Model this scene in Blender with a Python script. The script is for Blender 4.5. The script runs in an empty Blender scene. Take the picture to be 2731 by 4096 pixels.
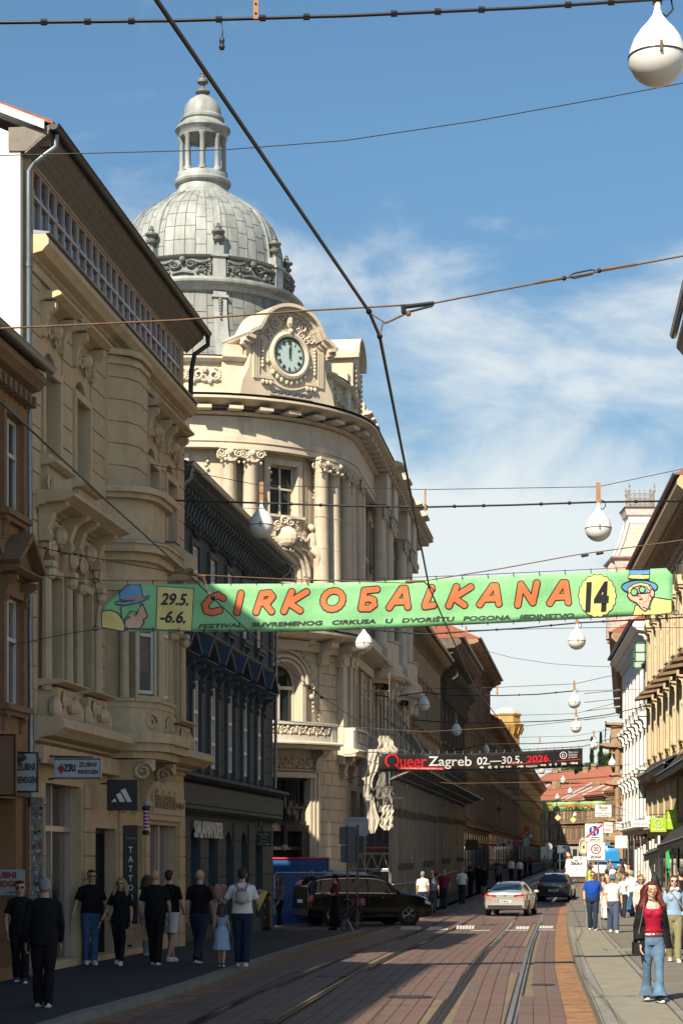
import bpy,bmesh,math,random
from math import sin,cos,pi,radians,atan2,sqrt,tan
from mathutils import Vector,Matrix
random.seed(7)
S=bpy.context.scene
C=S.collection
FP,CX,HY,CZ=8000.0,1365.0,3430.0,2.03
cd=bpy.data.cameras.new('camera');cam=bpy.data.objects.new('camera',cd);C.objects.link(cam)
S.camera=cam
cam.location=(0,0,CZ);cam.rotation_euler=(radians(90),0,0)
cd.sensor_fit='HORIZONTAL';cd.sensor_width=36.0;cd.lens=36.0*FP/2731.0
cd.shift_x=0.0;cd.shift_y=(HY-2048.0)/2731.0
cd.clip_start=0.5;cd.clip_end=5000
SUN_AL,SUN_EL=26.5,42.0
sdir=Vector((-sin(radians(SUN_AL))*cos(radians(SUN_EL)),-cos(radians(SUN_AL))*cos(radians(SUN_EL)),sin(radians(SUN_EL))))
sl=bpy.data.lights.new('sun','SUN');sl.energy=5.0;sl.angle=radians(0.53);sl.color=(1.0,0.90,0.73)
so=bpy.data.objects.new('sun',sl);C.objects.link(so)
so.rotation_euler=sdir.to_track_quat('Z','Y').to_euler();so.location=(-40,-40,60)
W=bpy.data.worlds.new('World');S.world=W;W.use_nodes=True
nt=W.node_tree;nt.nodes.clear()
def N(nt,typ,**k):
 n=nt.nodes.new(typ)
 for a,b in k.items():
  if a=='i':
   for q,v in b.items():n.inputs[q].default_value=v
  else:setattr(n,a,b)
 return n
def LK(nt,a,b):nt.links.new(a,b)
sky=N(nt,'ShaderNodeTexSky',sky_type='NISHITA');sky.sun_disc=False
sky.sun_elevation=radians(SUN_EL);sky.sun_rotation=atan2(sdir.x,sdir.y)
sky.altitude=150;sky.air_density=1.0;sky.dust_density=0.6;sky.ozone_density=2.0
bg=N(nt,'ShaderNodeBackground');bg.inputs[1].default_value=0.055
wo=N(nt,'ShaderNodeOutputWorld')
tc=N(nt,'ShaderNodeTexCoord');mp=N(nt,'ShaderNodeMapping')
mp.inputs['Scale'].default_value=(7.0,7.0,16.0);mp.inputs['Rotation'].default_value=(0.0,0.55,0.0)
mp.inputs['Location'].default_value=(2.15,0.0,1.7)
LK(nt,tc.outputs['Generated'],mp.inputs[0])
n1=N(nt,'ShaderNodeTexNoise',i={'Scale':1.0,'Detail':9.0,'Roughness':0.56,'Distortion':0.35})
LK(nt,mp.outputs[0],n1.inputs['Vector'])
sep=N(nt,'ShaderNodeSeparateXYZ');LK(nt,tc.outputs['Generated'],sep.inputs[0])
el=N(nt,'ShaderNodeMapRange',i={'From Min':0.17,'From Max':0.33,'To Min':0.20,'To Max':-0.16});LK(nt,sep.outputs['Z'],el.inputs[0])
ad=N(nt,'ShaderNodeMath',operation='ADD');LK(nt,n1.outputs[0],ad.inputs[0]);LK(nt,el.outputs[0],ad.inputs[1])
cr=N(nt,'ShaderNodeMapRange',interpolation_type='SMOOTHSTEP',i={'From Min':0.41,'From Max':0.72,'To Min':0.0,'To Max':0.8});LK(nt,ad.outputs[0],cr.inputs[0])
hs=N(nt,'ShaderNodeHueSaturation',i={'Saturation':1.08,'Value':1.5});LK(nt,sky.outputs[0],hs.inputs['Color'])
tint=N(nt,'ShaderNodeMix',data_type='RGBA',blend_type='MULTIPLY');tint.inputs[0].default_value=1.0
LK(nt,hs.outputs[0],tint.inputs[6]);tint.inputs[7].default_value=(0.86,1.0,0.97,1)
ex=N(nt,'ShaderNodeMapRange',i={'From Min':0.0,'From Max':0.34,'To Min':0.54,'To Max':1.0});LK(nt,sep.outputs['Z'],ex.inputs[0])
vm=N(nt,'ShaderNodeVectorMath',operation='SCALE');LK(nt,tint.outputs[2],vm.inputs[0]);LK(nt,ex.outputs[0],vm.inputs['Scale'])
mx=N(nt,'ShaderNodeMix',data_type='RGBA');LK(nt,cr.outputs[0],mx.inputs[0]);LK(nt,vm.outputs[0],mx.inputs[6])
mx.inputs[7].default_value=(10.2,10.5,10.2,1)
LK(nt,mx.outputs[2],bg.inputs[0]);LK(nt,bg.outputs[0],wo.inputs[0])
S.view_settings.view_transform='Standard';S.view_settings.look='None'
S.view_settings.exposure=0.75;S.view_settings.gamma=1.0;S.view_settings.use_curve_mapping=False
S.cycles.max_bounces=6;S.cycles.diffuse_bounces=1;S.cycles.glossy_bounces=3;S.cycles.transmission_bounces=4;S.cycles.transparent_max_bounces=12
def lerp(pts,t):
 if t<=pts[0][0]:
  (a,b),(c,d)=pts[0],pts[1];return b+(d-b)*(t-a)/(c-a)if EXT else b
 for(a,b),(c,d)in zip(pts,pts[1:]):
  if t<=c:return b+(d-b)*(t-a)/(c-a)
 (a,b),(c,d)=pts[-2],pts[-1];return b+(d-b)*(t-a)/(c-a)if EXT else d
EXT=True
_gz=[(-50,0),(0,0),(38,0),(46,-.05),(58,-.2),(68,-.28),(86,-.28),(97,-.2),(110,-.07),(125,.05),(150,.18),(222,.45),(300,.8),(420,1.1),(700,1.1),(1200,1.1)]
def gz(d):return lerp(_gz,d)
def P(px,py,d):return Vector(((px-CX)*d/FP,d,CZ+(HY-py)*d/FP))
def G(px,py,off=0.0):
 d=50.0
 for _ in range(30):d=FP*(CZ-gz(d)-off)/(py-HY)
 return Vector(((px-CX)*d/FP,d,gz(d)+off))
def curve_pts(pts):
 def f(d):
  if d<=pts[0][0]or d>=pts[-1][0]:return lerp(pts,d)
  for i in range(len(pts)-1):
   if pts[i][0]<=d<=pts[i+1][0]:
    x0,y0=pts[i];x1,y1=pts[i+1]
    m0=(y1-pts[i-1][1])/(x1-pts[i-1][0])if i>0 else(y1-y0)/(x1-x0)
    m1=(pts[i+2][1]-y0)/(pts[i+2][0]-x0)if i+2<len(pts)else(y1-y0)/(x1-x0)
    h=x1-x0;t=(d-x0)/h
    return(2*t**3-3*t**2+1)*y0+(t**3-2*t**2+t)*h*m0+(-2*t**3+3*t**2)*y1+(t**3-t**2)*h*m1
 return f
curbR=curve_pts([(10,1.8),(26,3.34),(41,4.78),(74,8.35),(91,10.3),(114,13.2),(129,15.4),(160,20.0),(230,30.6),(330,44.5),(420,57)])
railR=curve_pts([(10,.55),(26,2.195),(38.9,3.55),(60.3,5.8),(83.8,8.45),(107,11.4),(142,16.1),(180,21.2),(300,37.5),(420,54)])
railL=curve_pts([(10,-2.6),(26,-.915),(33.2,-.16),(56,2.41),(83.5,5.72),(107,8.8),(142,13.4),(180,18.5),(300,34.6),(420,51)])
curbL=curve_pts([(10,-5.0),(26,-3.35),(30.7,-2.62),(40,-1.6),(56,.0),(80,2.9),(107,6.6),(142,11.4),(180,16.4),(300,32),(420,48)])
class MB:
 def __init__(s):s.v=[];s.f=[]
 def add(s,vs,fs):
  b=len(s.v);s.v+=[tuple(v)for v in vs];s.f+=[tuple(b+i for i in f)for f in fs];return s
 def quad(s,a,b,c,d):return s.add([a,b,c,d],[(0,1,2,3)])
 def box(s,x0,x1,y0,y1,z0,z1,F=None,n=1):
  if F is None:F=lambda a,o,z:(a,o,z)
  vs=[];fs=[]
  for i in range(n+1):
   a=x0+(x1-x0)*i/n
   vs+=[F(a,y0,z0),F(a,y1,z0),F(a,y1,z1),F(a,y0,z1)]
  for i in range(n):
   b=4*i
   for k in range(4):fs.append((b+k,b+(k+1)%4,b+4+(k+1)%4,b+4+k))
  fs.append((3,2,1,0));b=4*n;fs.append((b,b+1,b+2,b+3))
  return s.add(vs,fs)
 def prof(s,a0,a1,pr,F,n=1,cap=True):
  m=len(pr);vs=[];fs=[]
  for i in range(n+1):
   a=a0+(a1-a0)*i/n
   vs+=[F(a,o,z)for o,z in pr]
  for i in range(n):
   b=m*i
   for k in range(m):fs.append((b+k,b+(k+1)%m,b+m+(k+1)%m,b+m+k))
  if cap:fs.append(tuple(range(m-1,-1,-1)));fs.append(tuple(m*n+k for k in range(m)))
  return s.add(vs,fs)
 def poly(s,pts,o0,o1,F=None):
  if F is None:F=lambda a,o,z:(a,o,z)
  m=len(pts);vs=[F(a,o0,z)for a,z in pts]+[F(a,o1,z)for a,z in pts]
  fs=[tuple(range(m)),tuple(range(2*m-1,m-1,-1))]+[(k,(k+1)%m,m+(k+1)%m,m+k)for k in range(m)]
  return s.add(vs,fs)
 def tube(s,pts,r,n=6,cap=True,closed=False):
  pts=[Vector(p)for p in pts];m=len(pts)
  rs=r if isinstance(r,(list,tuple))else[r]*m
  vs=[];fs=[];up=None
  for i,p in enumerate(pts):
   t=(pts[min(i+1,m-1)]-pts[max(i-1,0)])
   if t.length<1e-9:t=Vector((0,0,1))
   t.normalize()
   if up is None:up=Vector((0,0,1))if abs(t.z)<.9 else Vector((1,0,0))
   x=up.cross(t)
   if x.length<1e-6:x=Vector((1,0,0)).cross(t)
   x.normalize();y=t.cross(x);up=y
   for k in range(n):
    a=2*pi*k/n;vs.append(p+rs[i]*(cos(a)*x+sin(a)*y))
  for i in range(m-1):
   for k in range(n):fs.append((i*n+k,i*n+(k+1)%n,(i+1)*n+(k+1)%n,(i+1)*n+k))
  if closed:
   for k in range(n):fs.append(((m-1)*n+k,(m-1)*n+(k+1)%n,(k+1)%n,k))
  elif cap:fs.append(tuple(range(n-1,-1,-1)));fs.append(tuple((m-1)*n+k for k in range(n)))
  return s.add(vs,fs)
 def lathe(s,pr,c=(0,0,0),n=24,a0=0,a1=2*pi,M=None):
  full=abs(a1-a0-2*pi)<1e-6;m=len(pr);nn=n if full else n+1;vs=[];fs=[]
  for i in range(nn):
   a=a0+(a1-a0)*i/n
   for r,z in pr:
    v=Vector((r*cos(a),r*sin(a),z))
    if M is not None:v=M@v
    vs.append((v.x+c[0],v.y+c[1],v.z+c[2]))
  for i in range(n):
   j=(i+1)%nn
   for k in range(m-1):fs.append((i*m+k,j*m+k,j*m+k+1,i*m+k+1))
  return s.add(vs,fs)
 def ball(s,c,r,sx=1,sy=1,sz=1,n=10):
  pr=[(max(sin(pi*i/(n//2+1)),0),-cos(pi*i/(n//2+1)))for i in range(n//2+2)]
  b=len(s.v);s.lathe([(r*a,r*z)for a,z in pr],(0,0,0),n)
  for i in range(b,len(s.v)):
   x,y,z=s.v[i];s.v[i]=(c[0]+x*sx,c[1]+y*sy,c[2]+z*sz)
  return s
 def build(s,name,mat,parent=None,smooth=False,bevel=0,**k):
  me=bpy.data.meshes.new(name);me.from_pydata(s.v,[],s.f)
  bm=bmesh.new();bm.from_mesh(me);bmesh.ops.recalc_face_normals(bm,faces=bm.faces)
  if bevel:bmesh.ops.bevel(bm,geom=list(bm.edges),offset=bevel,segments=1,affect='EDGES')
  bm.to_mesh(me);bm.free()
  if smooth:
   me.shade_smooth()
   if smooth is not True:
    try:me.set_sharp_from_angle(angle=radians(smooth))
    except Exception:pass
  me.materials.append(mat)
  o=bpy.data.objects.new(name,me);C.objects.link(o)
  if parent:o.parent=parent;o.matrix_parent_inverse=parent.matrix_world.inverted()
  for a,b in k.items():o[a]=b
  return o
def thing(name,label,cat,loc=(0,0,0),group=None,kind=None):
 o=bpy.data.objects.new(name,None);C.objects.link(o);o.location=loc;o.empty_display_size=.2
 o.matrix_world=Matrix.Translation(Vector(loc))
 o['label']=label;o['category']=cat
 if group:o['group']=group
 if kind:o['kind']=kind
 return o
def link(name,me,parent=None,loc=None,**k):
 o=bpy.data.objects.new(name,me);C.objects.link(o)
 if parent:o.parent=parent
 if loc is not None:o.location=loc
 for a,b in k.items():o[a]=b
 return o
def copy_tree(o,loc=None,rz=None,label=None,parent=None):
 c=o.copy();C.objects.link(c)
 if parent:c.parent=parent
 if loc is not None:c.location=loc
 if rz is not None:c.rotation_euler.z=rz
 if label:c['label']=label
 for ch in list(o.children):copy_tree(ch,parent=c)
 return c
MATS={}
def mat(name,col,rough=.7,metal=0.0,noise=0.0,nscale=3.0,bump=0.0,bscale=20.0,spec=.5,stain=0.0,emit=None,alpha=None,streak=False,coat=0.0,col2=None):
 if name in MATS:return MATS[name]
 m=bpy.data.materials.new(name);m.use_nodes=True;nt=m.node_tree
 b=nt.nodes['Principled BSDF']
 b.inputs['Base Color'].default_value=(*col,1);b.inputs['Roughness'].default_value=rough
 b.inputs['Metallic'].default_value=metal;b.inputs['Specular IOR Level'].default_value=spec
 if coat:b.inputs['Coat Weight'].default_value=coat;b.inputs['Coat Roughness'].default_value=.04
 tc=N(nt,'ShaderNodeTexCoord')
 src=None
 if noise or stain or col2:
  mp=N(nt,'ShaderNodeMapping');LK(nt,tc.outputs['Object'],mp.inputs[0])
  if streak:mp.inputs['Scale'].default_value=(1,1,.18)
  n=N(nt,'ShaderNodeTexNoise',i={'Scale':nscale,'Detail':8.0,'Roughness':.62});LK(nt,mp.outputs[0],n.inputs['Vector'])
  r=N(nt,'ShaderNodeMapRange',i={'From Min':.3,'From Max':.7,'To Min':0.0,'To Max':1.0});LK(nt,n.outputs[0],r.inputs[0])
  mx=N(nt,'ShaderNodeMix',data_type='RGBA');LK(nt,r.outputs[0],mx.inputs[0])
  c2=col2 or tuple(min(1,c*(1+noise))for c in col);c1=col if col2 else tuple(c*(1-noise)for c in col)
  mx.inputs[6].default_value=(*c1,1);mx.inputs[7].default_value=(*c2,1)
  src=mx.outputs[2]
  if stain:
   n2=N(nt,'ShaderNodeTexNoise',i={'Scale':.8,'Detail':10.0,'Roughness':.7});mp2=N(nt,'ShaderNodeMapping');mp2.inputs['Scale'].default_value=(1.6,1.6,.35)
   LK(nt,tc.outputs['Object'],mp2.inputs[0]);LK(nt,mp2.outputs[0],n2.inputs['Vector'])
   r2=N(nt,'ShaderNodeMapRange',i={'From Min':.5,'From Max':.75,'To Min':0.0,'To Max':stain});LK(nt,n2.outputs[0],r2.inputs[0])
   m2=N(nt,'ShaderNodeMix',data_type='RGBA');LK(nt,r2.outputs[0],m2.inputs[0]);LK(nt,src,m2.inputs[6])
   m2.inputs[7].default_value=(col[0]*.3,col[1]*.29,col[2]*.27,1);src=m2.outputs[2]
  LK(nt,src,b.inputs['Base Color'])
 if bump:
  n=N(nt,'ShaderNodeTexNoise',i={'Scale':bscale,'Detail':6.0,'Roughness':.6});LK(nt,tc.outputs['Object'],n.inputs['Vector'])
  bp=N(nt,'ShaderNodeBump',i={'Strength':bump,'Distance':.02});LK(nt,n.outputs[0],bp.inputs['Height']);LK(nt,bp.outputs[0],b.inputs['Normal'])
 if emit:b.inputs['Emission Color'].default_value=(*emit[:3],1);b.inputs['Emission Strength'].default_value=emit[3]
 if alpha is not None:b.inputs['Alpha'].default_value=alpha
 MATS[name]=m;return m
mCream=mat('cream_stucco',(.60,.49,.355),.8,noise=.09,nscale=1.5,bump=.25,bscale=30,stain=.45)
mCreamT=mat('cream_trim',(.63,.53,.395),.75,noise=.09,nscale=2.5,bump=.2,bscale=25,stain=.45)
mYel=mat('ochre_stucco',(.60,.445,.26),.85,noise=.10,nscale=2,bump=.3,bscale=25,stain=.35)
mYelT=mat('ochre_trim',(.61,.465,.285),.85,noise=.12,nscale=4,bump=.3,bscale=25,stain=.45)
mGlassC=mat('curtained_glass',(.13,.125,.11),.06,spec=.8,noise=.25,nscale=4)
mBlue=mat('slate_blue_stucco',(.045,.07,.092),.8,noise=.12,nscale=3,bump=.3,bscale=25,stain=.15)
mBlueT=mat('slate_blue_trim',(.05,.075,.098),.7,noise=.12,nscale=3,bump=.2)
mBlueD=mat('slate_shopfront',(.045,.065,.075),.75,noise=.1,nscale=3,bump=.2)
mBrown=mat('brown_stucco',(.30,.16,.07),.85,noise=.15,nscale=3,bump=.3,stain=.4)
mBrownT=mat('brown_trim',(.22,.13,.07),.8,noise=.15,nscale=3,bump=.3,stain=.4)
mWhiteW=mat('whitewashed_firewall',(.74,.69,.61),.85,noise=.04,nscale=2,bump=.15)
mGlass=mat('window_glass',(.015,.025,.03),.04,spec=.8)
mFrameW=mat('white_window_frame',(.62,.60,.55),.5,noise=.08)
mFrameP=mat('aluminium_frame',(.55,.45,.40),.35,metal=.4,noise=.05)
mDark=mat('dark_interior',(.012,.013,.015),.9)
mBlack=mat('black_paint',(.012,.013,.014),.45)
mIron=mat('black_iron',(.02,.02,.022),.5,metal=.3)
mZinc=mat('zinc_gutter',(.20,.23,.25),.38,metal=.8,noise=.15,nscale=6)
mLead=mat('lead_sheet',(.31,.325,.31),.6,metal=.12,noise=.3,nscale=2.6,bump=.35,bscale=4,stain=.75,streak=True)
mLeadW=mat('dark_streaked_lead',(.20,.205,.19),.65,metal=.1,noise=.35,nscale=2,bump=.35,bscale=4,stain=.8,streak=True)  # drum and frieze: darker base than the shell, with random streaks and stains
mLeadD=mat('lead_ornament',(.15,.155,.145),.6,metal=.15,noise=.3,nscale=5,bump=.3,stain=.4)
mTile=mat('terracotta_roof',(.30,.10,.055),.85,noise=.25,nscale=4,bump=.6,bscale=9,stain=.35)
mSoff=mat('soffit_boards',(.20,.18,.15),.8,noise=.15,nscale=6,bump=.2)
mSteel=mat('galvanised_steel',(.42,.44,.44),.4,metal=.75,noise=.15,nscale=8)
mWhiteP=mat('white_paint',(.8,.79,.75),.4,noise=.03)
mRust=mat('rusty_steel',(.15,.085,.045),.8,noise=.3,nscale=12)
mWood=mat('hanger_wood',(.34,.17,.07),.7,noise=.2,nscale=10)
mAsph=mat('dusty_ground',(.055,.055,.053),.9,noise=.15,nscale=1,bump=.3)
mJoint=mat('sandy_joint',(.15,.112,.072),.95,noise=.25,nscale=3,bump=.3)
mPave=mat('red_brown_paver',(.155,.082,.060),.62,noise=.0,nscale=1.2,bump=.25,bscale=30,col2=(.11,.08,.066),stain=.5)
mPave2=mat('grey_brown_paver',(.115,.082,.068),.6,noise=.2,nscale=1.2,bump=.25,bscale=30)
mOrange=mat('worn_orange_paver',(.24,.125,.06),.8,noise=.45,nscale=4,bump=.2)
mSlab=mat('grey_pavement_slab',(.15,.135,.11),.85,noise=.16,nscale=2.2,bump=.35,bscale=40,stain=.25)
mSlabL=mat('shade_toned_slab',(.04,.044,.045),.8,spec=.25,noise=.16,nscale=2.2,bump=.35,bscale=40,stain=.25)  # left slabs: street shade is put into the colour, darker than the right
mKerb=mat('kerb_stone',(.20,.19,.165),.8,noise=.2,nscale=4,bump=.35,stain=.3)
mGut=mat('gutter_concrete',(.22,.20,.155),.85,noise=.15,nscale=3,bump=.3,stain=.3)
mRail=mat('rail_steel',(.30,.29,.28),.16,metal=1.0,noise=.15,nscale=5)
mGroove=mat('rail_groove',(.018,.017,.016),.8)
mLineW=mat('worn_white_marking',(.55,.53,.48),.7,noise=.2,nscale=9)
RD=-.13
def strip(fl,fr,d0,d1,step,off,mat_,name,parent=None,th=None,**k):
 mb=MB();n=max(1,int(math.ceil((d1-d0)/step)))
 pr=None
 vs=[];fs=[]
 for i in range(n+1):
  d=d0+(d1-d0)*i/n
  vs+=[(fl(d),d,gz(d)+off),(fr(d),d,gz(d)+off)]
  if th:vs+=[(fr(d),d,gz(d)+off-th),(fl(d),d,gz(d)+off-th)]
 m=4 if th else 2
 for i in range(n):
  b=i*m
  if th:
   for q in range(4):fs.append((b+q,b+(q+1)%4,b+m+(q+1)%4,b+m+q))
  else:fs.append((b,b+1,b+3,b+2))
 if th:fs+=[(3,2,1,0),(n*4,n*4+1,n*4+2,n*4+3)]
 mb.add(vs,fs)
 return mb.build(name,mat_,parent,**k)
g=strip(lambda d:-700,lambda d:900,-60,1500,12,-.22,mAsph,'ground',kind='structure')
facL=lambda d:-9.67+.1256*d
road=strip(curbL,curbR,-20,420,2.0,RD-.02,mJoint,'road',kind='structure')
side_road=strip(lambda d:-60,lambda d:curbL(d),62,76,2.0,RD-.006,mAsph,'side_road',kind='structure')
def rails_at(d):return[railR(d),railR(d)-1.0,railL(d),railL(d)-1.0]
near=[];stuff=MB();stuff2=MB();orange=MB()
def pave_cell(mb,x0,x1,d0,d1,top,sk):
 j=random.uniform(-.003,.003)
 vs=[]
 for d,s_ in((d0,0),(d1,1)):
  z=gz(d)+RD+j;vs+=[(x0+sk*(d-d0),d,z),(x1+sk*(d-d0),d,z)]
 vs+=[(v[0],v[1],v[2]-.03)for v in vs[:4]]
 mb.add(vs,[(0,1,3,2),(0,4,5,1),(1,5,7,3),(3,7,6,2),(2,6,4,0)])
d=21.5;cnt=0;row=0
while d<74:
 L=.30 if d<50 else .6
 w=.215;sk=(curbR(d+L)-curbR(d))/L
 x=curbR(d)-.42;k=0
 rr=rails_at(d)
 lim=curbL(d)+.45
 while x>lim:
  x0,x1=x-w+.011,x
  if not any(x0<r_+.04 and x1>r_-.04 for r_ in rr):
   n3=300
   mbt=stuff if(hash((k//3,row//7))%5)else stuff2
   if d>24.9 and cnt<n3 and x1>-.4:
    one=MB();pave_cell(one,x0,x1,d,d+L-.011,0,sk);near.append(one);cnt+=1
   else:pave_cell(mbt,x0,x1,d,d+L-.011,0,sk)
  x-=w;k+=1
 for(e0,e1)in((curbR(d)-.42+.012,curbR(d)-.03),(curbL(d)+.05,curbL(d)+.43)):
  pave_cell(orange,e0,e1,d,d+L-.02,0,sk)
 d+=L;row+=1
for m_ in near:m_.build('paver',mPave,road)
stuff.build('paver_field',mPave,road,kind='stuff');stuff2.build('grey_paver_field',mPave2,road,kind='stuff')
orange.build('orange_paver_edging',mOrange,road,kind='stuff')
strip(lambda d:curbL(d)+.45,lambda d:curbR(d)-.4,74,420,2,RD,mPave,'far_paving',road,kind='stuff')
strip(lambda d:curbR(d)-.39,lambda d:curbR(d)-.02,74,420,2,RD+.003,mOrange,'far_orange_edging',road,kind='stuff')
for nm,f in(('right',railR),('right',lambda d:railR(d)-1.0),('left',railL),('left',lambda d:railL(d)-1.0)):
 lab='grooved steel tram rail of the %s hand track'%nm
 strip(lambda d:f(d)-.09,lambda d:f(d)+.1,8,400,1.5,RD-.006,mGroove,'rail_groove',road,kind='stuff')
 r_=strip(lambda d:f(d)-.055,lambda d:f(d)+.008,8,400,1.5,RD+.004,mRail,'tram_rail',road,th=.02)
 strip(lambda d:f(d)+.045,lambda d:f(d)+.068,8,400,1.5,RD+.003,mRail,'rail_lip',road,th=.02)
pav_r=strip(lambda d:curbR(d)+.02,lambda d:curbR(d)+14,-20,420,2,-.03,mJoint,'right_pavement',kind='structure')
facLb=lambda d:facL(d)-1.2
pav_l=strip(facLb,lambda d:curbL(d)-.02,-20,62,2,-.03,mJoint,'left_pavement',kind='structure')
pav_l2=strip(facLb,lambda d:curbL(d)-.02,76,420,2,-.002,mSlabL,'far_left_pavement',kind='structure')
def slab(parent,x0a,x1a,x0b,x1b,d0,d1,m_,nm='slab',top=0.0):
 j=random.uniform(-.002,.003);mb=MB()
 vs=[(x0a,d0,gz(d0)+top+j),(x1a,d0,gz(d0)+top+j),(x1b,d1,gz(d1)+top+j),(x0b,d1,gz(d1)+top+j)]
 vs+=[(v[0],v[1],v[2]-.06)for v in vs]
 mb.add(vs,[(0,1,2,3),(0,4,5,1),(1,5,6,2),(2,6,7,3),(3,7,4,0)])
 return mb.build(nm,m_,parent)
def rows(parent,f,offs,d0,d1,L,m_,nm='slab',gap=.012,sk=0.0,top=0.0):
 d=d0
 while d<d1:
  e=d+L
  for o0,o1 in zip(offs,offs[1:]):
   s0=sk*(o0-offs[0])
   slab(parent,f(d)+o0+gap,f(d)+o1-gap,f(e)+o0+gap,f(e)+o1-gap,d+gap+s0,e-gap+s0,m_,nm,top)
  d=e
rows(pav_r,curbR,[.02,.2],20,66,1.0,mKerb,'kerb_stone')
rows(pav_r,curbR,[.2,1.0],20,66,2.1,mGut,'gutter_plate',top=-.012)
rows(pav_r,curbR,[1.0,1.13],20,66,1.0,mKerb,'kerb_stone')
rows(pav_r,curbR,[1.13,2.6,4.1,5.6],20,66,2.6,mSlab,'slab')
strip(lambda d:curbR(d)+.02,lambda d:curbR(d)+14,66,420,2,-.0,mSlab,'far_slabs',pav_r,kind='stuff')
strip(lambda d:curbR(d)+5.6,lambda d:curbR(d)+14,-20,66,2,-.0,mSlab,'wall_side_slabs',pav_r,kind='stuff')
strip(curbR,lambda d:curbR(d)+.018,8,420,2,-.004,mKerb,'kerb_face',pav_r,th=.15)
rows(pav_l,curbL,[-.2,-.02],20,62,1.0,mKerb,'kerb_stone')
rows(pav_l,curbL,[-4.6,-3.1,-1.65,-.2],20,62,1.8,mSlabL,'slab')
strip(lambda d:curbL(d)-.018,curbL,8,62,2,-.004,mKerb,'kerb_face',pav_l,th=.15)
mk=MB()
for(xa,xb,y0,y1)in((1712,1765,3708,3722),(1822,1895,3704,3718),(2060,2114,3707,3718),(2154,2210,3705,3715),(1700,1765,3716,3722),(1720,1790,3716,3722),(1600,1680,3706,3720)):
 for(q,r)in((y0,y1),):
  a,b,c_,e=G(xa,r,RD+.006),G(xb,r,RD+.006),G(xb+3,q,RD+.006),G(xa+3,q,RD+.006)
  nx=max(3,int((xb-xa)/11))
  for i in range(nx):
   t0,t1=i/nx+.02,(i+1)/nx-.02
   mk.quad(a.lerp(b,t0),a.lerp(b,t1),e.lerp(c_,t1),e.lerp(c_,t0))
for(xa,xb,y)in((2020,2110,3722),(2150,2220,3721),(1880,1960,3723)):
 a,b,c_,e=G(xa,y+1.5,RD+.006),G(xb,y+1.5,RD+.006),G(xb,y-.5,RD+.006),G(xa,y-.5,RD+.006)
 mk.quad(a,b,c_,e)
mk.build('crossing_marking',mLineW,road)
mMan=mat('cast_iron_cover',(.05,.045,.04),.5,metal=.5,noise=.3,nscale=20,bump=.6,bscale=40)
for(px,py,w_,lab)in((1640,3990,.33,'round'),(2170,3940,.2,'small'),(1330,3905,.3,'round'),(2060,3790,.3,'round')):
 q=G(px,py,RD+.004);mb=MB();mb.lathe([(0,.004),(w_*.9,.004),(w_*.9,-.0),(w_,-.0),(w_,.005),(w_*1.05,.003)],tuple(q),24);mb.build('manhole_cover',mMan,road)
for(px,py,a_,b_)in((2520,3990,.4,.3),(2500,3800,.45,.5)):
 q=G(px,py,.004);MB().box(q.x-a_,q.x+a_,q.y-b_,q.y+b_,q.z-.02,q.z+.004).build('access_cover',mKerb,pav_r)
def FR(x,d,tu=.1256,flip=1):
 u=Vector((tu,1.0)).normalized();n=Vector((u.y,-u.x))*flip
 return lambda a,o,z:(x+a*u.x+o*n.x,d+a*u.y+o*n.y,z)
def wall(F,a0,a1,z0,z1,ops,m_,parent,name='wall',th=.4,o=0.0,seg=1.0):
 mb=MB();A=sorted({a0,a1}|{v for q in ops for v in q[:2]if a0<v<a1});Z=sorted({z0,z1}|{v for q in ops for v in q[2:4]if z0<v<z1})
 for p,q in zip(A,A[1:]):
  run=None
  for r,s in zip(Z,Z[1:]):
   ca,cz=(p+q)/2,(r+s)/2
   hole=any(w[0]<ca<w[1]and w[2]<cz<w[3]for w in ops)
   if hole:
    if run:mb.box(p,q,o-th,o,run[0],run[1],F,max(1,int((q-p)/seg)));run=None
   else:run=(run[0],s)if run else(r,s)
  if run:mb.box(p,q,o-th,o,run[0],run[1],F,max(1,int((q-p)/seg)))
 return mb.build(name,m_,parent)
def spiral(mb,F,a,z,r,o,sgn=1,turns=1.4,th=.03,ph=0.0,n=4):
 pts=[];k=int(turns*9)
 for i in range(k+1):
  t=i/k;rr=r*(1-.8*t);an=ph+sgn*t*turns*2*pi
  pts.append(F(a+rr*cos(an),o+.02*t,z+rr*sin(an)))
 mb.tube(pts,[th*(1-.45*i/k)for i in range(k+1)],n)
def swag(mb,F,a0,a1,z,drop,o,th=.04):
 pts=[F(a0+(a1-a0)*i/8,o,z-drop*sin(pi*i/8))for i in range(9)]
 mb.tube(pts,[th*(.6+.5*sin(pi*i/8))for i in range(9)],5)
def relief(mb,F,a0,a1,z0,z1,o,th=.035):
 h=z1-z0;n=max(1,int(round((a1-a0)/(h*.95))));w=(a1-a0)/n
 for i in range(n):
  c=a0+(i+.5)*w;r=min(h,w)*.42;s=1 if i%2 else-1
  spiral(mb,F,c-.12*w,z0+h*.52,r,o,s,1.5,th,pi*.5)
  spiral(mb,F,c+.26*w,z0+h*.38,r*.6,o,-s,1.3,th*.8,0)
  mb.ball(F(c+.3*w,o,z0+h*.78),th*1.5,n=6)
  mb.ball(F(c-.4*w,o,z0+h*.2),th*1.3,n=6)
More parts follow.
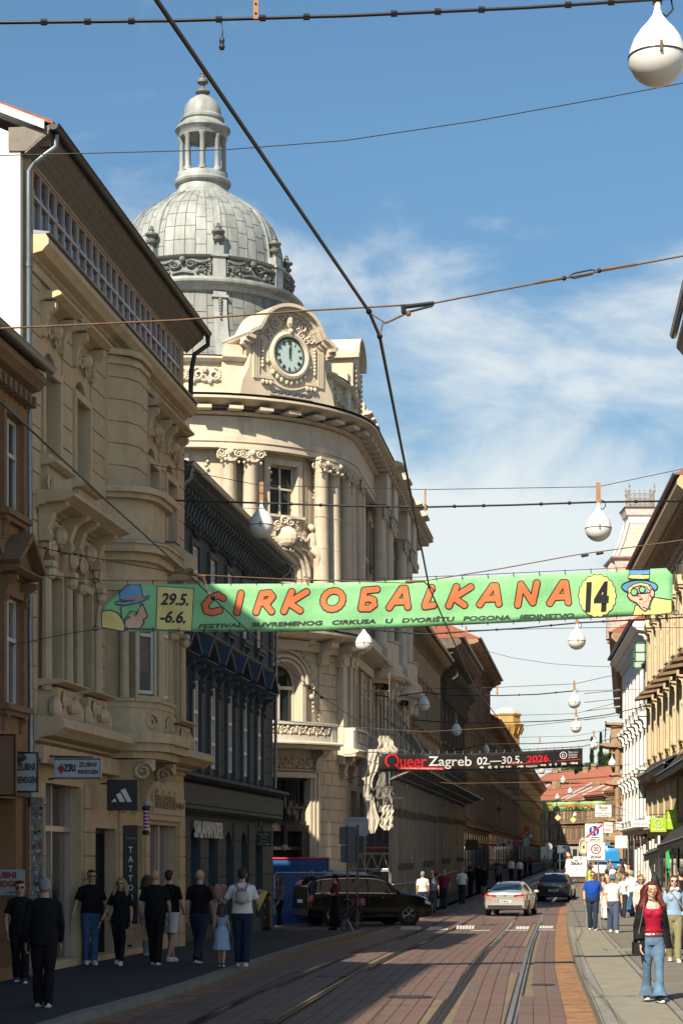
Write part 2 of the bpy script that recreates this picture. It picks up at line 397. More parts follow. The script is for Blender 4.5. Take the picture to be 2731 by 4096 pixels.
def bracket(mb,F,a,z,h,w,o,depth):
 pr=[(0,0),(depth,0),(depth,-.18*h),(depth*.55,-.35*h),(depth*.35,-.7*h),(depth*.45,-.85*h),(depth*.3,-h),(0,-h)]
 m=len(pr);vs=[F(a-w/2,o+p,z+q)for p,q in pr]+[F(a+w/2,o+p,z+q)for p,q in pr]
 mb.add(vs,[tuple(range(m)),tuple(range(2*m-1,m-1,-1))]+[(k,(k+1)%m,m+(k+1)%m,m+k)for k in range(m)])
CORN=[(0,0),(.12,0),(.12,.12),(.3,.2),(.3,.28),(.7,.36),(.85,.5),(1,.62),(1,.8),(.86,1),(0,1)]
def cornice(mb,F,a0,a1,z0,h,proj,o=0.0,n=1,flip=False):
 mb.prof(a0,a1,[(o-.05+(proj+.05)*p,z0+h*q)for p,q in CORN],F,n)
def window(parent,F,ac,z0,z1,w,rec=.22,mat_f=None,arch=False,mull=1,trans=(.68,),fw=.055,glass=None,name='window',o=0.0):
 mf=mat_f or mFrameW;mb=MB();a0,a1=ac-w/2,ac+w/2
 q=o-rec
 zt=z1-(w/2 if arch else 0)
 for(p,r)in((a0,a0+fw),(a1-fw,a1)):mb.box(p,r,q-.05,q+.03,z0,zt,F)
 mb.box(a0+fw,a1-fw,q-.05,q+.03,z0,z0+fw*1.3,F)
 if not arch:mb.box(a0+fw,a1-fw,q-.05,q+.03,z1-fw,z1,F)
 else:
  for i in range(10):
   t0,t1=pi*i/10,pi*(i+1)/10
   R0,R1=w/2,w/2-fw
   pts=[(ac+R0*cos(t0),zt+R0*sin(t0)),(ac+R0*cos(t1),zt+R0*sin(t1)),(ac+R1*cos(t1),zt+R1*sin(t1)),(ac+R1*cos(t0),zt+R1*sin(t0))]
   mb.poly(pts,q-.05,q+.03,F)
 for k in range(mull):
  c=a0+w*(k+1)/(mull+1);mb.box(c-fw*.6,c+fw*.6,q-.04,q+.04,z0+fw,zt-(0 if arch else fw),F)
 for t in trans:
  z=z0+(z1-z0)*t;mb.box(a0+fw,a1-fw,q-.04,q+.05,z-fw*.6,z+fw*.6,F)
 f=mb.build(name,mf,parent)
 g=MB()
 if arch:
  pts=[(a0,z0),(a1,z0)]+[(ac+w/2*cos(pi*i/10),zt+w/2*sin(pi*i/10))for i in range(11)]
  g.add([F(a,q-.01,z)for a,z in pts],[tuple(range(len(pts)))])
  sp=MB()
  for s in(-1,1):
   pts=[(ac+s*(w/2+.002),z1+.004),(ac+s*(w/2+.002),zt)]+[(ac+s*w/2*cos(pi*i/12),zt+w/2*sin(pi*i/12))for i in range(0,7)]
   sp.poly(pts,o-.38,o-.002,F)
 else:
  g.quad(F(a0,q-.01,z0),F(a1,q-.01,z0),F(a1,q-.01,z1),F(a0,q-.01,z1))
 pn=g.build('pane',glass or random.choice((mGlass,mGlass,mGlassC)),f)
 if arch:f['_sp']=1;return f,sp
 return f
def surround(parent,F,ac,z0,z1,w,m_,hood='flat',sill=True,bw=.14,pr=.07,hp=.28,name='window_surround',orn=False,nat=True):
 mb=MB();a0,a1=ac-w/2,ac+w/2
 mb.box(a0-bw,a0,0,pr,z0,z1,F);mb.box(a1,a1+bw,0,pr,z0,z1,F);mb.box(a0-bw,a1+bw,0,pr+.004,z1,z1+bw,F)
 if sill:
  mb.box(a0-bw-.06,a1+bw+.06,0,pr+.1,z0-.1,z0,F);mb.box(a0-bw,a1+bw,0,pr+.04,z0-.18,z0-.1,F)
  for s in(a0,a1):bracket(mb,F,s-.03,z0-.18,.26,.1,0,.12)
 if hood:
  zt=z1+bw+.16
  for s in(a0-bw*.5,a1+bw*.5):bracket(mb,F,s,zt,.42,.12,0,hp*.8)
  cornice(mb,F,a0-bw-.1,a1+bw+.1,zt,.16,hp)
  if hood=='tri':
   zz=zt+.16;A,B=a0-bw-.1,a1+bw+.1;hh=(B-A)*.34
   mb.poly([(A,zz),(B,zz),(ac,zz+hh)],0,hp*.5,F)
   for s,e in((A,ac),(B,ac)):
    dx=(e-s);pts=[(s,zz),(e,zz+hh),(e,zz+hh+.1),(s-.08*(1 if dx>0 else-1),zz+.06)]
    mb.poly(pts,0,hp+.03,F)
 if orn:
  spiral(mb,F,ac-.2,z1+bw+.2,.17,.06,1,1.3,.03);spiral(mb,F,ac+.2,z1+bw+.2,.17,.06,-1,1.3,.03);mb.ball(F(ac,.08,z1+bw+.18),.12,n=8)
 return mb.build(name,m_,parent)
def blocks(parent,F,ranges,z0,z1,h,m_,pr=.03,gap=.025,name='stone_block',split=0.0,sub=1,o=0.0):
 k=0;z=z0
 while z<z1-.05:
  zz=min(z+h,z1)
  for(p,q)in ranges:
   cuts=[p,q]
   if split and q-p>split*1.3:
    nn=max(1,int(round((q-p)/split)));off=(.5 if k%2 else 0)
    cuts=[p]+[p+(q-p)*(j+off)/nn for j in range(nn+1)if p+.08<p+(q-p)*(j+off)/nn<q-.08]+[q]
   for c,e in zip(cuts,cuts[1:]):
    mb=MB();mb.box(c+gap/2,e-gap/2,o-.01,o+pr+random.uniform(-.003,.003),z+gap/2,zz-gap/2,F,sub);mb.build(name,m_,parent)
  z=zz;k+=1
def gutter(parent,F,a0,a1,z,o,r=.09,m_=None,name='gutter'):
 mb=MB();pts=[]
 mb.prof(a0,a1,[(o+r*cos(t),z+r*sin(t))for t in[pi+pi*i/6 for i in range(7)]]+[(o+r*1.12,z+.02),(o+r*1.12,z-.0)],F)
 return mb.build(name,m_ or mZinc,parent,40)
def pipe(parent,pts,r,m_=None,name='downpipe'):
 mb=MB();mb.tube(pts,r,8)
 L=[Vector(p)for p in pts]
 for p,q in zip(L,L[1:]):
  if abs((q-p).z)>3:
   k=int((q-p).length/2.2)
   for i in range(1,k+1):
    c=p.lerp(q,i/(k+1));mb.tube([c-Vector((0,0,.04)),c+Vector((0,0,.04))],r*1.18,8)
 return mb.build(name,m_ or mZinc,parent,50)
def text(s,parent,F3,size,m_,name='lettering',shear=0.0,off=0.0,ext=.004,sx=1.0,spacing=1.0,align='CENTER'):
 cu=bpy.data.curves.new(name,'FONT');cu.body=s;cu.size=size;cu.extrude=ext;cu.offset=off;cu.shear=shear
 cu.align_x=align;cu.align_y='CENTER';cu.space_character=spacing;cu.materials.append(m_);cu.resolution_u=3
 to=bpy.data.objects.new(name,cu);me=bpy.data.meshes.new_from_object(to);bpy.data.objects.remove(to);bpy.data.curves.remove(cu)
 me.name=name
 O,r,u=[Vector(v)for v in F3];r=r.normalized();u=u.normalized();n=r.cross(u).normalized()
 M=Matrix(((r.x,u.x,n.x,O.x),(r.y,u.y,n.y,O.y),(r.z,u.z,n.z,O.z),(0,0,0,1)))
 me.transform(M@Matrix.Diagonal((sx,1,1,1)))
 me.materials.clear();me.materials.append(m_)
 o=bpy.data.objects.new(name,me);C.objects.link(o)
 if parent:o.parent=parent;o.matrix_parent_inverse=parent.matrix_world.inverted()
 return o
def body_block(parent,F,a0,a1,z0,z1,depth,m_,name='building_core',o=-.4):
 return MB().box(a0,a1,o-depth,o-.02,z0,z1,F).build(name,m_,parent)
def roof_slope(parent,F,a0,a1,z,o0,depth,rise,m_,name='roof'):
 mb=MB();mb.prof(a0,a1,[(o0,z),(o0,z-.12),(-depth/2,z+rise-.12),(-depth,z-.12),(-depth,z),(-depth/2,z+rise)],F)
 return mb.build(name,m_,parent)
def P2(d):return(facL(d),d)
Fm=FR(facL(-8),-8)
h=thing('grey_town_house','tall stucco town house left of the frame before the brown house','house',(facL(-8),-8,0))
ops=[]
for k in range(8):
 for z0,z1 in((.3,3.2),(5,7.2),(8.8,10.9),(12.2,13.6)):ops.append((2+k*3.8-.6,2+k*3.8+.6,z0,z1))
wall(Fm,0,33.3,-.3,15,ops,mBrown,h)
for q in ops:MB().quad(Fm(q[0],-.25,q[2]),Fm(q[1],-.25,q[2]),Fm(q[1],-.25,q[3]),Fm(q[0],-.25,q[3])).build('window',mGlass,h)
cb=MB();cornice(cb,Fm,0,33.3,14.6,.6,.8);cb.build('cornice',mBrownT,h)
body_block(h,Fm,0.02,33.28,-.3,15,11,mDark)
roof_slope(h,Fm,0,33.3,15.2,.8,12,3.5,mTile)
Fb=FR(facL(25.2),25.2)
h=thing('brown_house','low brown stucco house with pedimented window at the left edge','house',(facL(25.2),25.2,0))
ops=[];LB=9.15
cols=[1.2,3.4,5.65,8.15]
for c in cols:
 ops+=[(c-.5,c+.5,4.55,6.35),(c-.5,c+.5,7.75,9.35)]
ops.append((.4,8.4,.2,3.0))
wall(Fb,0,LB,-.3,10.1,ops,mBrown,h)
for c in cols:
 for(z0,z1)in((4.55,6.35),(7.75,9.35)):
  window(h,Fb,c,z0,z1,1.0,.1,mFrameW,trans=(.62,),mull=1)
 surround(h,Fb,c,4.55,6.35,1.0,mBrownT,'tri',True,hp=.35)
 surround(h,Fb,c,7.75,9.35,1.0,mBrownT,None,True)
mb=MB();cornice(mb,Fb,0,LB,9.85,.45,.32)
for i in range(31):mb.box(.15+i*.29,.27+i*.29,.0,.2,9.68,9.86,Fb)
mb.build('cornice',mBrownT,h)
gutter(h,Fb,0,LB+.1,10.4,.38,.09)
mb=MB();cornice(mb,Fb,0,LB,3.55,.2,.22);mb.box(0,LB,0,.06,3.05,3.55,Fb);mb.build('shop_fascia',mBlack,h)
MB().quad(Fb(.4,-.3,.2),Fb(8.4,-.3,.2),Fb(8.4,-.3,3.0),Fb(.4,-.3,3.0)).build('shop_window',mGlass,h)
body_block(h,Fb,.02,LB-.02,-.3,10.1,11,mDark)
roof_slope(h,Fb,0,LB,10.45,.3,12,3.2,mTile)
DY=34.35
Fy=FR(facL(DY),DY);LY=13.05
h=yh=thing('ochre_house','ochre stucco house with rounded bay window and long attic window strip','house',(facL(DY),DY,0))
ac=[1.3,3.45,9.6,11.5]
ops=[]
for c in ac:ops.append((c-.5,c+.5,9.1,11.0))
for c in ac[:2]:ops.append((c-.5,c+.5,5.15,7.55))
ops.append((11.0,11.9,5.15,7.55))
ops+=[(.9,3.5,.15,3.35),(4.5,6.3,.1,2.6),(7.2,8.7,.1,2.7),(9.2,12.3,.55,2.75),(.25,12.8,12.85,14.02)]
wall(Fy,0,LY,-.3,14.1,ops,mYel,h)
body_block(h,Fy,.02,LY-.02,-.3,14.1,11,mDark,o=-.45)
spl=MB()
for c in ac:
 f,sp=window(h,Fy,c,9.1,11.0,1.0,.3,arch=True,mull=0,trans=(.6,));spl.v,b=spl.v+sp.v,len(spl.v);spl.f+=[tuple(i+b for i in q)for q in sp.f]
 surround(h,Fy,c,9.1,10.6,1.0,mYelT,None,True,orn=False)
 mb=MB();bracket(mb,Fy,c-.62,11.75,.6,.16,0,.3);bracket(mb,Fy,c+.62,11.75,.6,.16,0,.3);cornice(mb,Fy,c-.78,c+.78,11.72,.2,.42)
 spiral(mb,Fy,c-.2,11.35,.2,.07,1,1.4,.04);spiral(mb,Fy,c+.2,11.35,.2,.07,-1,1.4,.04);mb.ball(Fy(c,.1,11.4),.15,n=8)
 mb.box(c-.75,c+.75,.0,.36,11.92,11.935,Fy)
 mb.box(c-.62,c+.62,.0,.12,8.35,8.9,Fy);cornice(mb,Fy,c-.72,c+.72,8.86,.14,.3);spiral(mb,Fy,c-.6,8.55,.18,.16,1,1.3,.04);spiral(mb,Fy,c+.6,8.55,.18,.16,-1,1.3,.04)
 mb.build('hood_mould',mYelT,h)
for c in ac[:2]+[11.45]:
 f,sp=window(h,Fy,c,5.15,7.55,1.0 if c<11 else .9,.3,arch=True,mull=0,trans=(.62,));spl.v,b=spl.v+sp.v,len(spl.v);spl.f+=[tuple(i+b for i in q)for q in sp.f]
 surround(h,Fy,c,5.15,7.05,1.0,mYelT,None,False,bw=.12,pr=.1)
 mb=MB()
 for s in(-.72,.72):
  mb.tube([Fy(c+s,.14,4.95),Fy(c+s,.14,7.1)],[.1,.085],8)
  mb.box(c+s-.15,c+s+.15,0,.3,7.1,7.2,Fy)
  for q in(-.1,.1):spiral(mb,Fy,c+s+q,7.42,.15,.24,1 if q>0 else-1,1.5,.04)
  bracket(mb,Fy,c+s,8.3,.75,.22,.02,.5)
  mb.ball(Fy(c+s,.2,7.0),.13,n=8)
 cornice(mb,Fy,c-1.02,c+1.02,8.1,.3,.72)
 mb.box(c-.5,c+.5,0,.1,7.62,8.0,Fy);mb.ball(Fy(c,.16,7.75),.17,n=8)
 mb.build('aedicule',mYelT,h)
 mb=MB();cornice(mb,Fy,c-.85,c+.85,5.0,.14,.5);cornice(mb,Fy,c-.8,c+.8,4.4,.14,.42)
 mb.box(c-.72,c+.72,0,.34,4.5,5.0,Fy)
 for s in(-.4,0,.4):spiral(mb,Fy,c+s,4.78,.17,.38,1 if s<0 else-1,1.5,.045)
 mb.ball(Fy(c,.42,4.7),.14,n=8)
 for s in(-.75,.75):mb.ball(Fy(c+s,.3,4.62),.13,n=8,sz=1.8)
 mb.build('balcony_apron',mYelT,h)
spl.build('arch_infill',mYel,h)
blocks(h,Fy,[(0.05,.62),(2.05,2.75),(4.15,5.3)],8.3,12.1,.4,mYel)
blocks(h,Fy,[(8.0,8.95),(10.25,10.85),(12.15,13.0)],8.3,12.1,.4,mYel)
blocks(h,Fy,[(0.05,.4),(4.35,5.3)],4.5,8.0,.42,mYel)
blocks(h,Fy,[(.05,.85),(3.6,4.4),(6.4,7.1),(8.8,9.15),(12.35,13.0)],-.2,3.4,.45,mYel,pr=.05)
mb=MB();cornice(mb,Fy,-.02,LY,12.28,.46,.34);mb.box(0,LY,0,.06,12.12,12.28,Fy);mb.build('cornice',mYelT,h)
MB().prof(-.02,LY,[(0,12.745),(.35,12.745),(.36,12.77),(0,12.82)],Fy).build('cornice_flashing',mZinc,h)
nb=8;wA=(12.8-.25)/nb
for i in range(nb):
 c=.25+wA*(i+.5)
 f=window(h,Fy,c,12.85,14.02,wA-.04,.06,mFrameP,mull=2,trans=(.56,),fw=.05)
for i in range(4):
 o0,o1=-.01+i*.105,-.01+i*.105+.098
 mb=MB();z0,z1=14.05+.34*(o0)/.42,14.05+.34*o1/.42
 mb.prof(-.25,LY+.35,[(o0,z0),(o1,z1),(o1,z1+.03),(o0,z0+.03)],Fy);mb.build('soffit_board',mSoff,h)
MB().prof(-.25,LY+.35,[(-.3,14.1),(0,14.09),(.42,14.43),(.42,14.5),(-.3,14.5)],Fy).build('eaves',mSoff,h)
mb=MB();mb.prof(-.3,LY+.35,[(.5,14.5),(.5,14.56),(-6,17.2),(-6,17.1)],Fy);mb.build('roof',mTile,h)
gutter(h,Fy,-.3,LY+.42,14.5,.5,.09,mBlack)
MB().tube([Fy(LY+.4,.5,14.45),Fy(LY+.42,.5,14.25),Fy(LY+.3,.2,14.0),Fy(LY+.3,.12,13.6),Fy(LY+.3,.1,12.9)],.06,8).build('downpipe',mBlack,h)
pipe(h,[Fy(-.05,.48,14.4),Fy(-.05,.48,14.2),Fy(-.05,.1,13.95),Fy(-.05,.0,13.8),Fy(-.05,.0,10.6),Fy(-.05,.04,2.9)],.055)
MB().box(-.12,.02,.0,.4,14.2,14.42,Fy).build('eaves_end_board',mSoff,h)
mb=MB();q=[(-.1,9.5),(-.1,14.35),(-.9,14.7),(-6,16.55),(-11.5,14.3),(-11.5,9.5)]
mb.add([Fy(-.04,o_,z_)for o_,z_ in q]+[Fy(-.22,o_,z_)for o_,z_ in q],[tuple(range(6)),tuple(range(11,5,-1))]+[(k,(k+1)%6,6+(k+1)%6,6+k)for k in range(6)])
mb.build('gable_wall',mWhiteW,h)
mb=MB()
mb.add([Fy(a_,o_,z_)for a_ in(-.34,.1)for o_,z_ in((.35,14.42),(.35,14.56),(-6,17.2),(-6,17.05))],[(0,1,2,3),(7,6,5,4),(0,4,5,1),(1,5,6,2),(2,6,7,3),(3,7,4,0)]);mb.build('verge_flashing',mSteel,h)
mb=MB();cornice(mb,Fy,0,5.6,3.95,.5,.62);mb.box(0,5.6,0,.25,3.65,3.96,Fy);cornice(mb,Fy,7.7,LY,3.95,.5,.75);mb.build('shop_ledge',mYelT,h)
bayp=[(5.5,0),(5.62,.35),(5.9,.66),(6.25,.8),(6.6,.82),(7.4,.82),(7.8,.65),(7.9,0)]
def poly_floor(mb,pts,z0,z1,sc=0.0,F=Fy):
 c=(sum(p[0]for p in pts)/len(pts),0)
 q=[(p[0]+(sc if p[0]>c[0]else-sc)*(1 if p[1]<.9 else .6),p[1]+(sc if p[1]>.01 else 0))for p in pts]
 m=len(q);vs=[F(a,o,z0)for a,o in q]+[F(a,o,z1)for a,o in q]
 mb.add(vs,[tuple(range(m)),tuple(range(2*m-1,m-1,-1))]+[(k,(k+1)%m,m+(k+1)%m,m+k)for k in range(m)])
mb=MB();poly_floor(mb,bayp,4.6,8.0);mb.build('bay_wall',mYelT,h)
mb=MB()
for z0,z1,s in((4.0,4.14,.2),(4.14,4.3,.34),(4.3,4.5,.42),(5.02,5.14,.12),(5.14,5.2,.16),(7.35,7.43,.05),(7.95,8.1,.12),(8.1,8.26,.26),(8.26,8.3,.3),(9.2,9.3,.1),(9.3,9.42,.18)):poly_floor(mb,bayp,z0,z1,s)
poly_floor(mb,bayp,4.5,5.02,.1);poly_floor(mb,bayp,8.3,9.2,-.04)
mb.build('bay_mouldings',mYelT,h)
mb=MB();poly_floor(mb,bayp,9.42,9.44,.18);poly_floor(mb,bayp,8.3,8.33,.28);mb.build('bay_flashing',mZinc,h)
b0,b1=Vector(Fy(5.62,.35,0)),Vector(Fy(6.25,.8,0));bu=(b1-b0).normalized();bn=Vector((bu.y,-bu.x,0)).normalized()
if bn.dot(Vector((0,-1,0)))<0:bn=-bn
Fbay=lambda a,o,z:tuple(b0+bu*a+bn*o+Vector((0,0,z)))
window(h,Fbay,.36,5.3,7.2,.42,-.16,mull=0,trans=(.62,)).name='bay_window'
mb=MB();mb.box(.08,.15,0,.22,5.2,7.3,Fbay);mb.box(.57,.64,0,.22,5.2,7.3,Fbay);mb.box(.08,.64,0,.22,7.3,7.36,Fbay);mb.box(.04,.68,0,.26,5.14,5.26,Fbay)
for a_ in(-.1,.84):mb.tube([Fbay(a_,.08,5.2),Fbay(a_,.08,7.0)],[.1,.085],8);mb.box(a_-.13,a_+.13,0,.22,7.0,7.3,Fbay)
mb.build('bay_window_surround',mYelT,h)
window(h,Fy,7.1,5.3,7.2,.55,-.81,mull=0).name='bay_window'
mb=MB();relief(mb,Fy,6.7,7.5,4.52,4.98,.94,.04);spiral(mb,Fbay,.5,4.75,.2,.2,1,1.5,.05);mb.build('bay_relief',mYelT,h)
mb=MB()
for a_ in(5.75,7.75):bracket(mb,Fy,a_,3.98,1.0,.3,0,.9);
for a_ in(5.58,7.58):spiral(mb,lambda a,o,z:Fy(a_,.72+a,z),0,3.74,.2,0,1,1.7,.05)
mb.build('scroll_console',mYelT,h)
bay2=[(5.6,0),(5.85,.34),(6.2,.5),(6.95,.5),(7.15,.32),(7.2,0)]
for i in range(6):
 mb=MB();z=9.44+i*.44;poly_floor(mb,bay2,z+.012,z+.428);mb.build('bay_course',mYel,h)
mb=MB();poly_floor(mb,bay2,9.44,12.12,-.03);poly_floor(mb,bay2,12.08,12.2,.08);poly_floor(mb,bay2,11.9,12.0,.05);mb.build('upper_bay',mYelT,h)
mb=MB();mb.prof(7.75,8.2,[(0,7.9),(1.25,8.1),(1.3,8.35),(.9,8.62),(0,8.62)],Fy);mb.build('bay_cap_scroll',mYelT,h)
MB().prof(7.72,8.22,[(0,8.63),(.95,8.63),(.95,8.66),(0,8.7)],Fy).build('bay_cap_flashing',mZinc,h)
mShop=mat('shop_glass',(.02,.028,.03),.03,spec=1.0)
MB().quad(Fy(.9,-.3,.15),Fy(3.5,-.3,.15),Fy(3.5,-.3,3.35),Fy(.9,-.3,3.35)).build('shop_window',mShop,h)
MB().quad(Fy(9.2,-.3,.55),Fy(12.3,-.3,.55),Fy(12.3,-.3,2.75),Fy(9.2,-.3,2.75)).build('shop_window',mShop,h)
mb=MB()
for a_ in(.9,2.1,3.42):mb.box(a_,a_+.08,-.3,-.2,.15,3.35,Fy)
for a_ in(9.2,10.2,11.2,12.22):mb.box(a_,a_+.08,-.3,-.2,.55,2.75,Fy)
mb.box(.9,3.5,-.31,-.18,2.5,2.6,Fy);mb.build('shop_window_bars',mFrameP,h)
for(p,q,t)in((4.5,6.3,2.6),(7.2,8.7,2.7)):
 mb=MB();mb.quad(Fy(p,-.34,.1),Fy(q,-.34,.1),Fy(q,-.34,t),Fy(p,-.34,t));d_=mb.build('door',mShop,h)
 mb=MB()
 for a_ in(p,(p+q)/2-.04,q-.08):mb.box(a_,a_+.08,-.36,-.24,.1,t,Fy)
 mb.box(p,q,-.36,-.24,t-.1,t,Fy);mb.build('door_frame',mBlack,d_)
mb=MB();mb.box(9.0,12.6,.02,.09,2.85,3.75,Fy);mb.box(9.15,12.45,.09,.13,2.98,3.62,Fy);lp=mb.build('shop_name_panel',mat('buff_panel',(.52,.43,.29),.7,noise=.08),h)
text('limissimi',lp,(Fy(10.35,.16,3.3),Vector(Fy(1,0,0))-Vector(Fy(0,0,0)),(0,0,1)),.62,mBlack,off=.006)
text('Italian lingerie',lp,(Fy(11.8,.16,3.22),Vector(Fy(1,0,0))-Vector(Fy(0,0,0)),(0,0,1)),.2,mBlack,off=.003)
facB=lambda d:-10.2+.1256*d
DB=47.35;Fu=FR(facB(DB),DB);LU=16.4
h=thing('slate_blue_house','dark slate blue house with a row of triangular window pediments','house',(facB(DB),DB,0))
wd=[51.2,53.55,56.05,58.5,60.95,63.0]
wa=[(d_-DB)/.9922 for d_ in wd[:5]];wa=[wa[0]-2.4]+wa
ops=[]
for c in wa:ops+=[(c-.5,c+.5,4.4,6.6),(c-.45,c+.45,8.35,10.0),(c-.55,c+.55,.2,2.75)]
wall(Fu,0,LU,-.6,10.9,ops,mBlue,h)
body_block(h,Fu,.02,LU-.02,-.6,10.9,11,mDark)
spl=MB()
for c in wa:
 window(h,Fu,c,4.4,6.6,1.0,.03,mWhiteP,mull=1,trans=(.62,.3),fw=.075)
 window(h,Fu,c,8.35,10.0,.9,.03,mWhiteP,mull=1,trans=(.62,),fw=.07)
 surround(h,Fu,c,4.4,6.6,1.0,mBlueT,'tri',False,hp=.5)
 mb=MB()
 for s in(-.62,.62):
  mb.box(c+s-.1,c+s+.1,0,.1,4.2,6.7,Fu)
  for kk in range(3):spiral(mb,Fu,c+s,6.35+kk*.22,.1,.12,1,1.2,.03)
 mb.build('window_pilaster',mBlueT,h)
 surround(h,Fu,c,8.35,10.0,.9,mBlueT,None,True,orn=True)
 f,sp=window(h,Fu,c,.2,2.75,1.1,.3,mBlueD,arch=True,mull=1,trans=(.78,));b=len(spl.v);spl.v+=sp.v;spl.f+=[tuple(i+b for i in q)for q in sp.f]
spl.build('arch_infill',mBlueD,h)
ed=[0]+[v for c in wa for v in(c-.85,c+.85)]+[LU]
blocks(h,Fu,[(ed[i],ed[i+1])for i in range(0,len(ed)-1,2)if ed[i+1]-ed[i]>.2],4.25,7.6,.42,mBlue,pr=.03)
blocks(h,Fu,[(LU-.6,LU-.02)],7.6,10.4,.42,mBlue,pr=.06)
ed=[0]+[v for c in wa for v in(c-.62,c+.62)]+[LU]
blocks(h,Fu,[(ed[i],ed[i+1])for i in range(0,len(ed)-1,2)if ed[i+1]-ed[i]>.2],-.5,3.0,.5,mBlueD,pr=.04)
mb=MB();cornice(mb,Fu,0,LU+.1,7.75,.2,.14);mb.build('string_course',mBlueT,h)
mb=MB();cornice(mb,Fu,0,LU+.1,3.05,.3,.35);mb.box(0,LU+.1,0,.34,3.35,3.85,Fu);cornice(mb,Fu,0,LU+.15,3.85,.25,.55);mb.build('shop_fascia',mBlueD,h)
mb=MB();mb.box(0,LU,0,.1,10.35,10.75,Fu);cornice(mb,Fu,0,LU+.2,10.95,.35,.55)
k=0
while k*.42<LU-.2:bracket(mb,Fu,.25+k*.42,10.98,.6,.15,.1,.34);k+=1
mb.box(0,LU,0,.16,10.75,10.97,Fu);mb.build('bracketed_cornice',mBlueT,h)
mb=MB();mb.prof(0,LU+.3,[(.62,11.32),(.66,11.4),(.1,11.62),(-5.5,14.4),(-5.5,14.2)],Fu);mb.build('roof',mat('dark_roof',(.06,.065,.07),.6,noise=.2),h)
gutter(h,Fu,0,LU+.4,11.4,.66,.11)
pipe(h,[Fu(.35,.66,11.3),Fu(.35,.6,11.05),Fu(.35,.16,10.75),Fu(.35,.14,10.4),Fu(.35,.14,4.2)],.06)
pipe(h,[Fu(LU-.35,.66,11.3),Fu(LU-.35,.6,11.05),Fu(LU-.35,.2,10.75),Fu(LU-.35,.2,10.4),Fu(LU-.35,.16,4.2)],.05)
MB().quad(Fu(LU+.002,-.0,-.6),Fu(LU+.002,-11,-.6),Fu(LU+.002,-11,11),Fu(LU+.002,0,11)).build('end_wall',mBlue,h)
tp=lambda o:Vector(Fu(1,0,0))-Vector(Fu(0,0,0))
wl=mat('white_letter',(.75,.73,.66),.6)
o_=text('SALAMANDER',None,(Fu(5.25,.12,2.72+.0),tp(0),(0,0,1)),.62,wl,name='shop_name_letters',off=.004,sx=.98,ext=.02)
o_['label']='pale raised shop name letters on the slate blue shopfront';o_['category']='sign'
RC=5.7;DC=79.0;th0=math.atan(.1256)
CCx=facL(DC)+.0-RC*sqrt(1+.1256**2)*1.0;CC=Vector((-5.48,DC))
LA=RC*pi/2
ud=Vector((.1246,.9922));nd=Vector((.9922,-.1246))
def Fc(a,o,z):
 if a<0:p=CC-ud*(RC+o)+nd*a;return(p.x,p.y,z)
 if a>LA:p=CC+nd*(RC+o)+ud*(a-LA);return(p.x,p.y,z)
 t=a/RC;p=CC+(-ud*cos(t)+nd*sin(t))*(RC+o);return(p.x,p.y,z)
def aph(deg):return RC*radians(deg+th0*180/pi)
hc=thing('domed_corner_building','cream stucco corner building with clock gable, paired columns and grey lead dome','building',(CC.x,CC.y,0))
A0,A1=-6.0,LA+27.5
axis=aph(35.5)
bays=[aph(-9.5),axis]
flank=[LA+2.6+i*3.15 for i in range(8)]
fl_w=flank
ops=[]
for c in bays:ops+=[(c-.62,c+.62,14.75,16.6),(c-.85,c+.85,11.0,13.4),(c-.8,c+.8,6.55,9.3),(c-1.35,c+1.35,.3,5.0)]
for c in fl_w:ops+=[(c-.5,c+.5,14.6,16.4),(c-.55,c+.55,11.2,13.3),(c-.55,c+.55,6.6,9.1),(c-.95,c+.95,.3,4.7)]
wall(Fc,A0,A1,-.7,18.0,ops,mCream,hc,seg=.45)
MB().box(A0+.05,A1-.02,-3.5,-.43,-.7,18,Fc,60).build('building_core',mDark,hc)
mGl2=mat('green_grey_glass',(.02,.03,.03),.05,spec=.7)
spl=MB()
def addsp(sp):
 b=len(spl.v);spl.v+=sp.v;spl.f+=[tuple(i+b for i in q)for q in sp.f]
mCf=mat('cream_window_frame',(.62,.56,.44),.5)
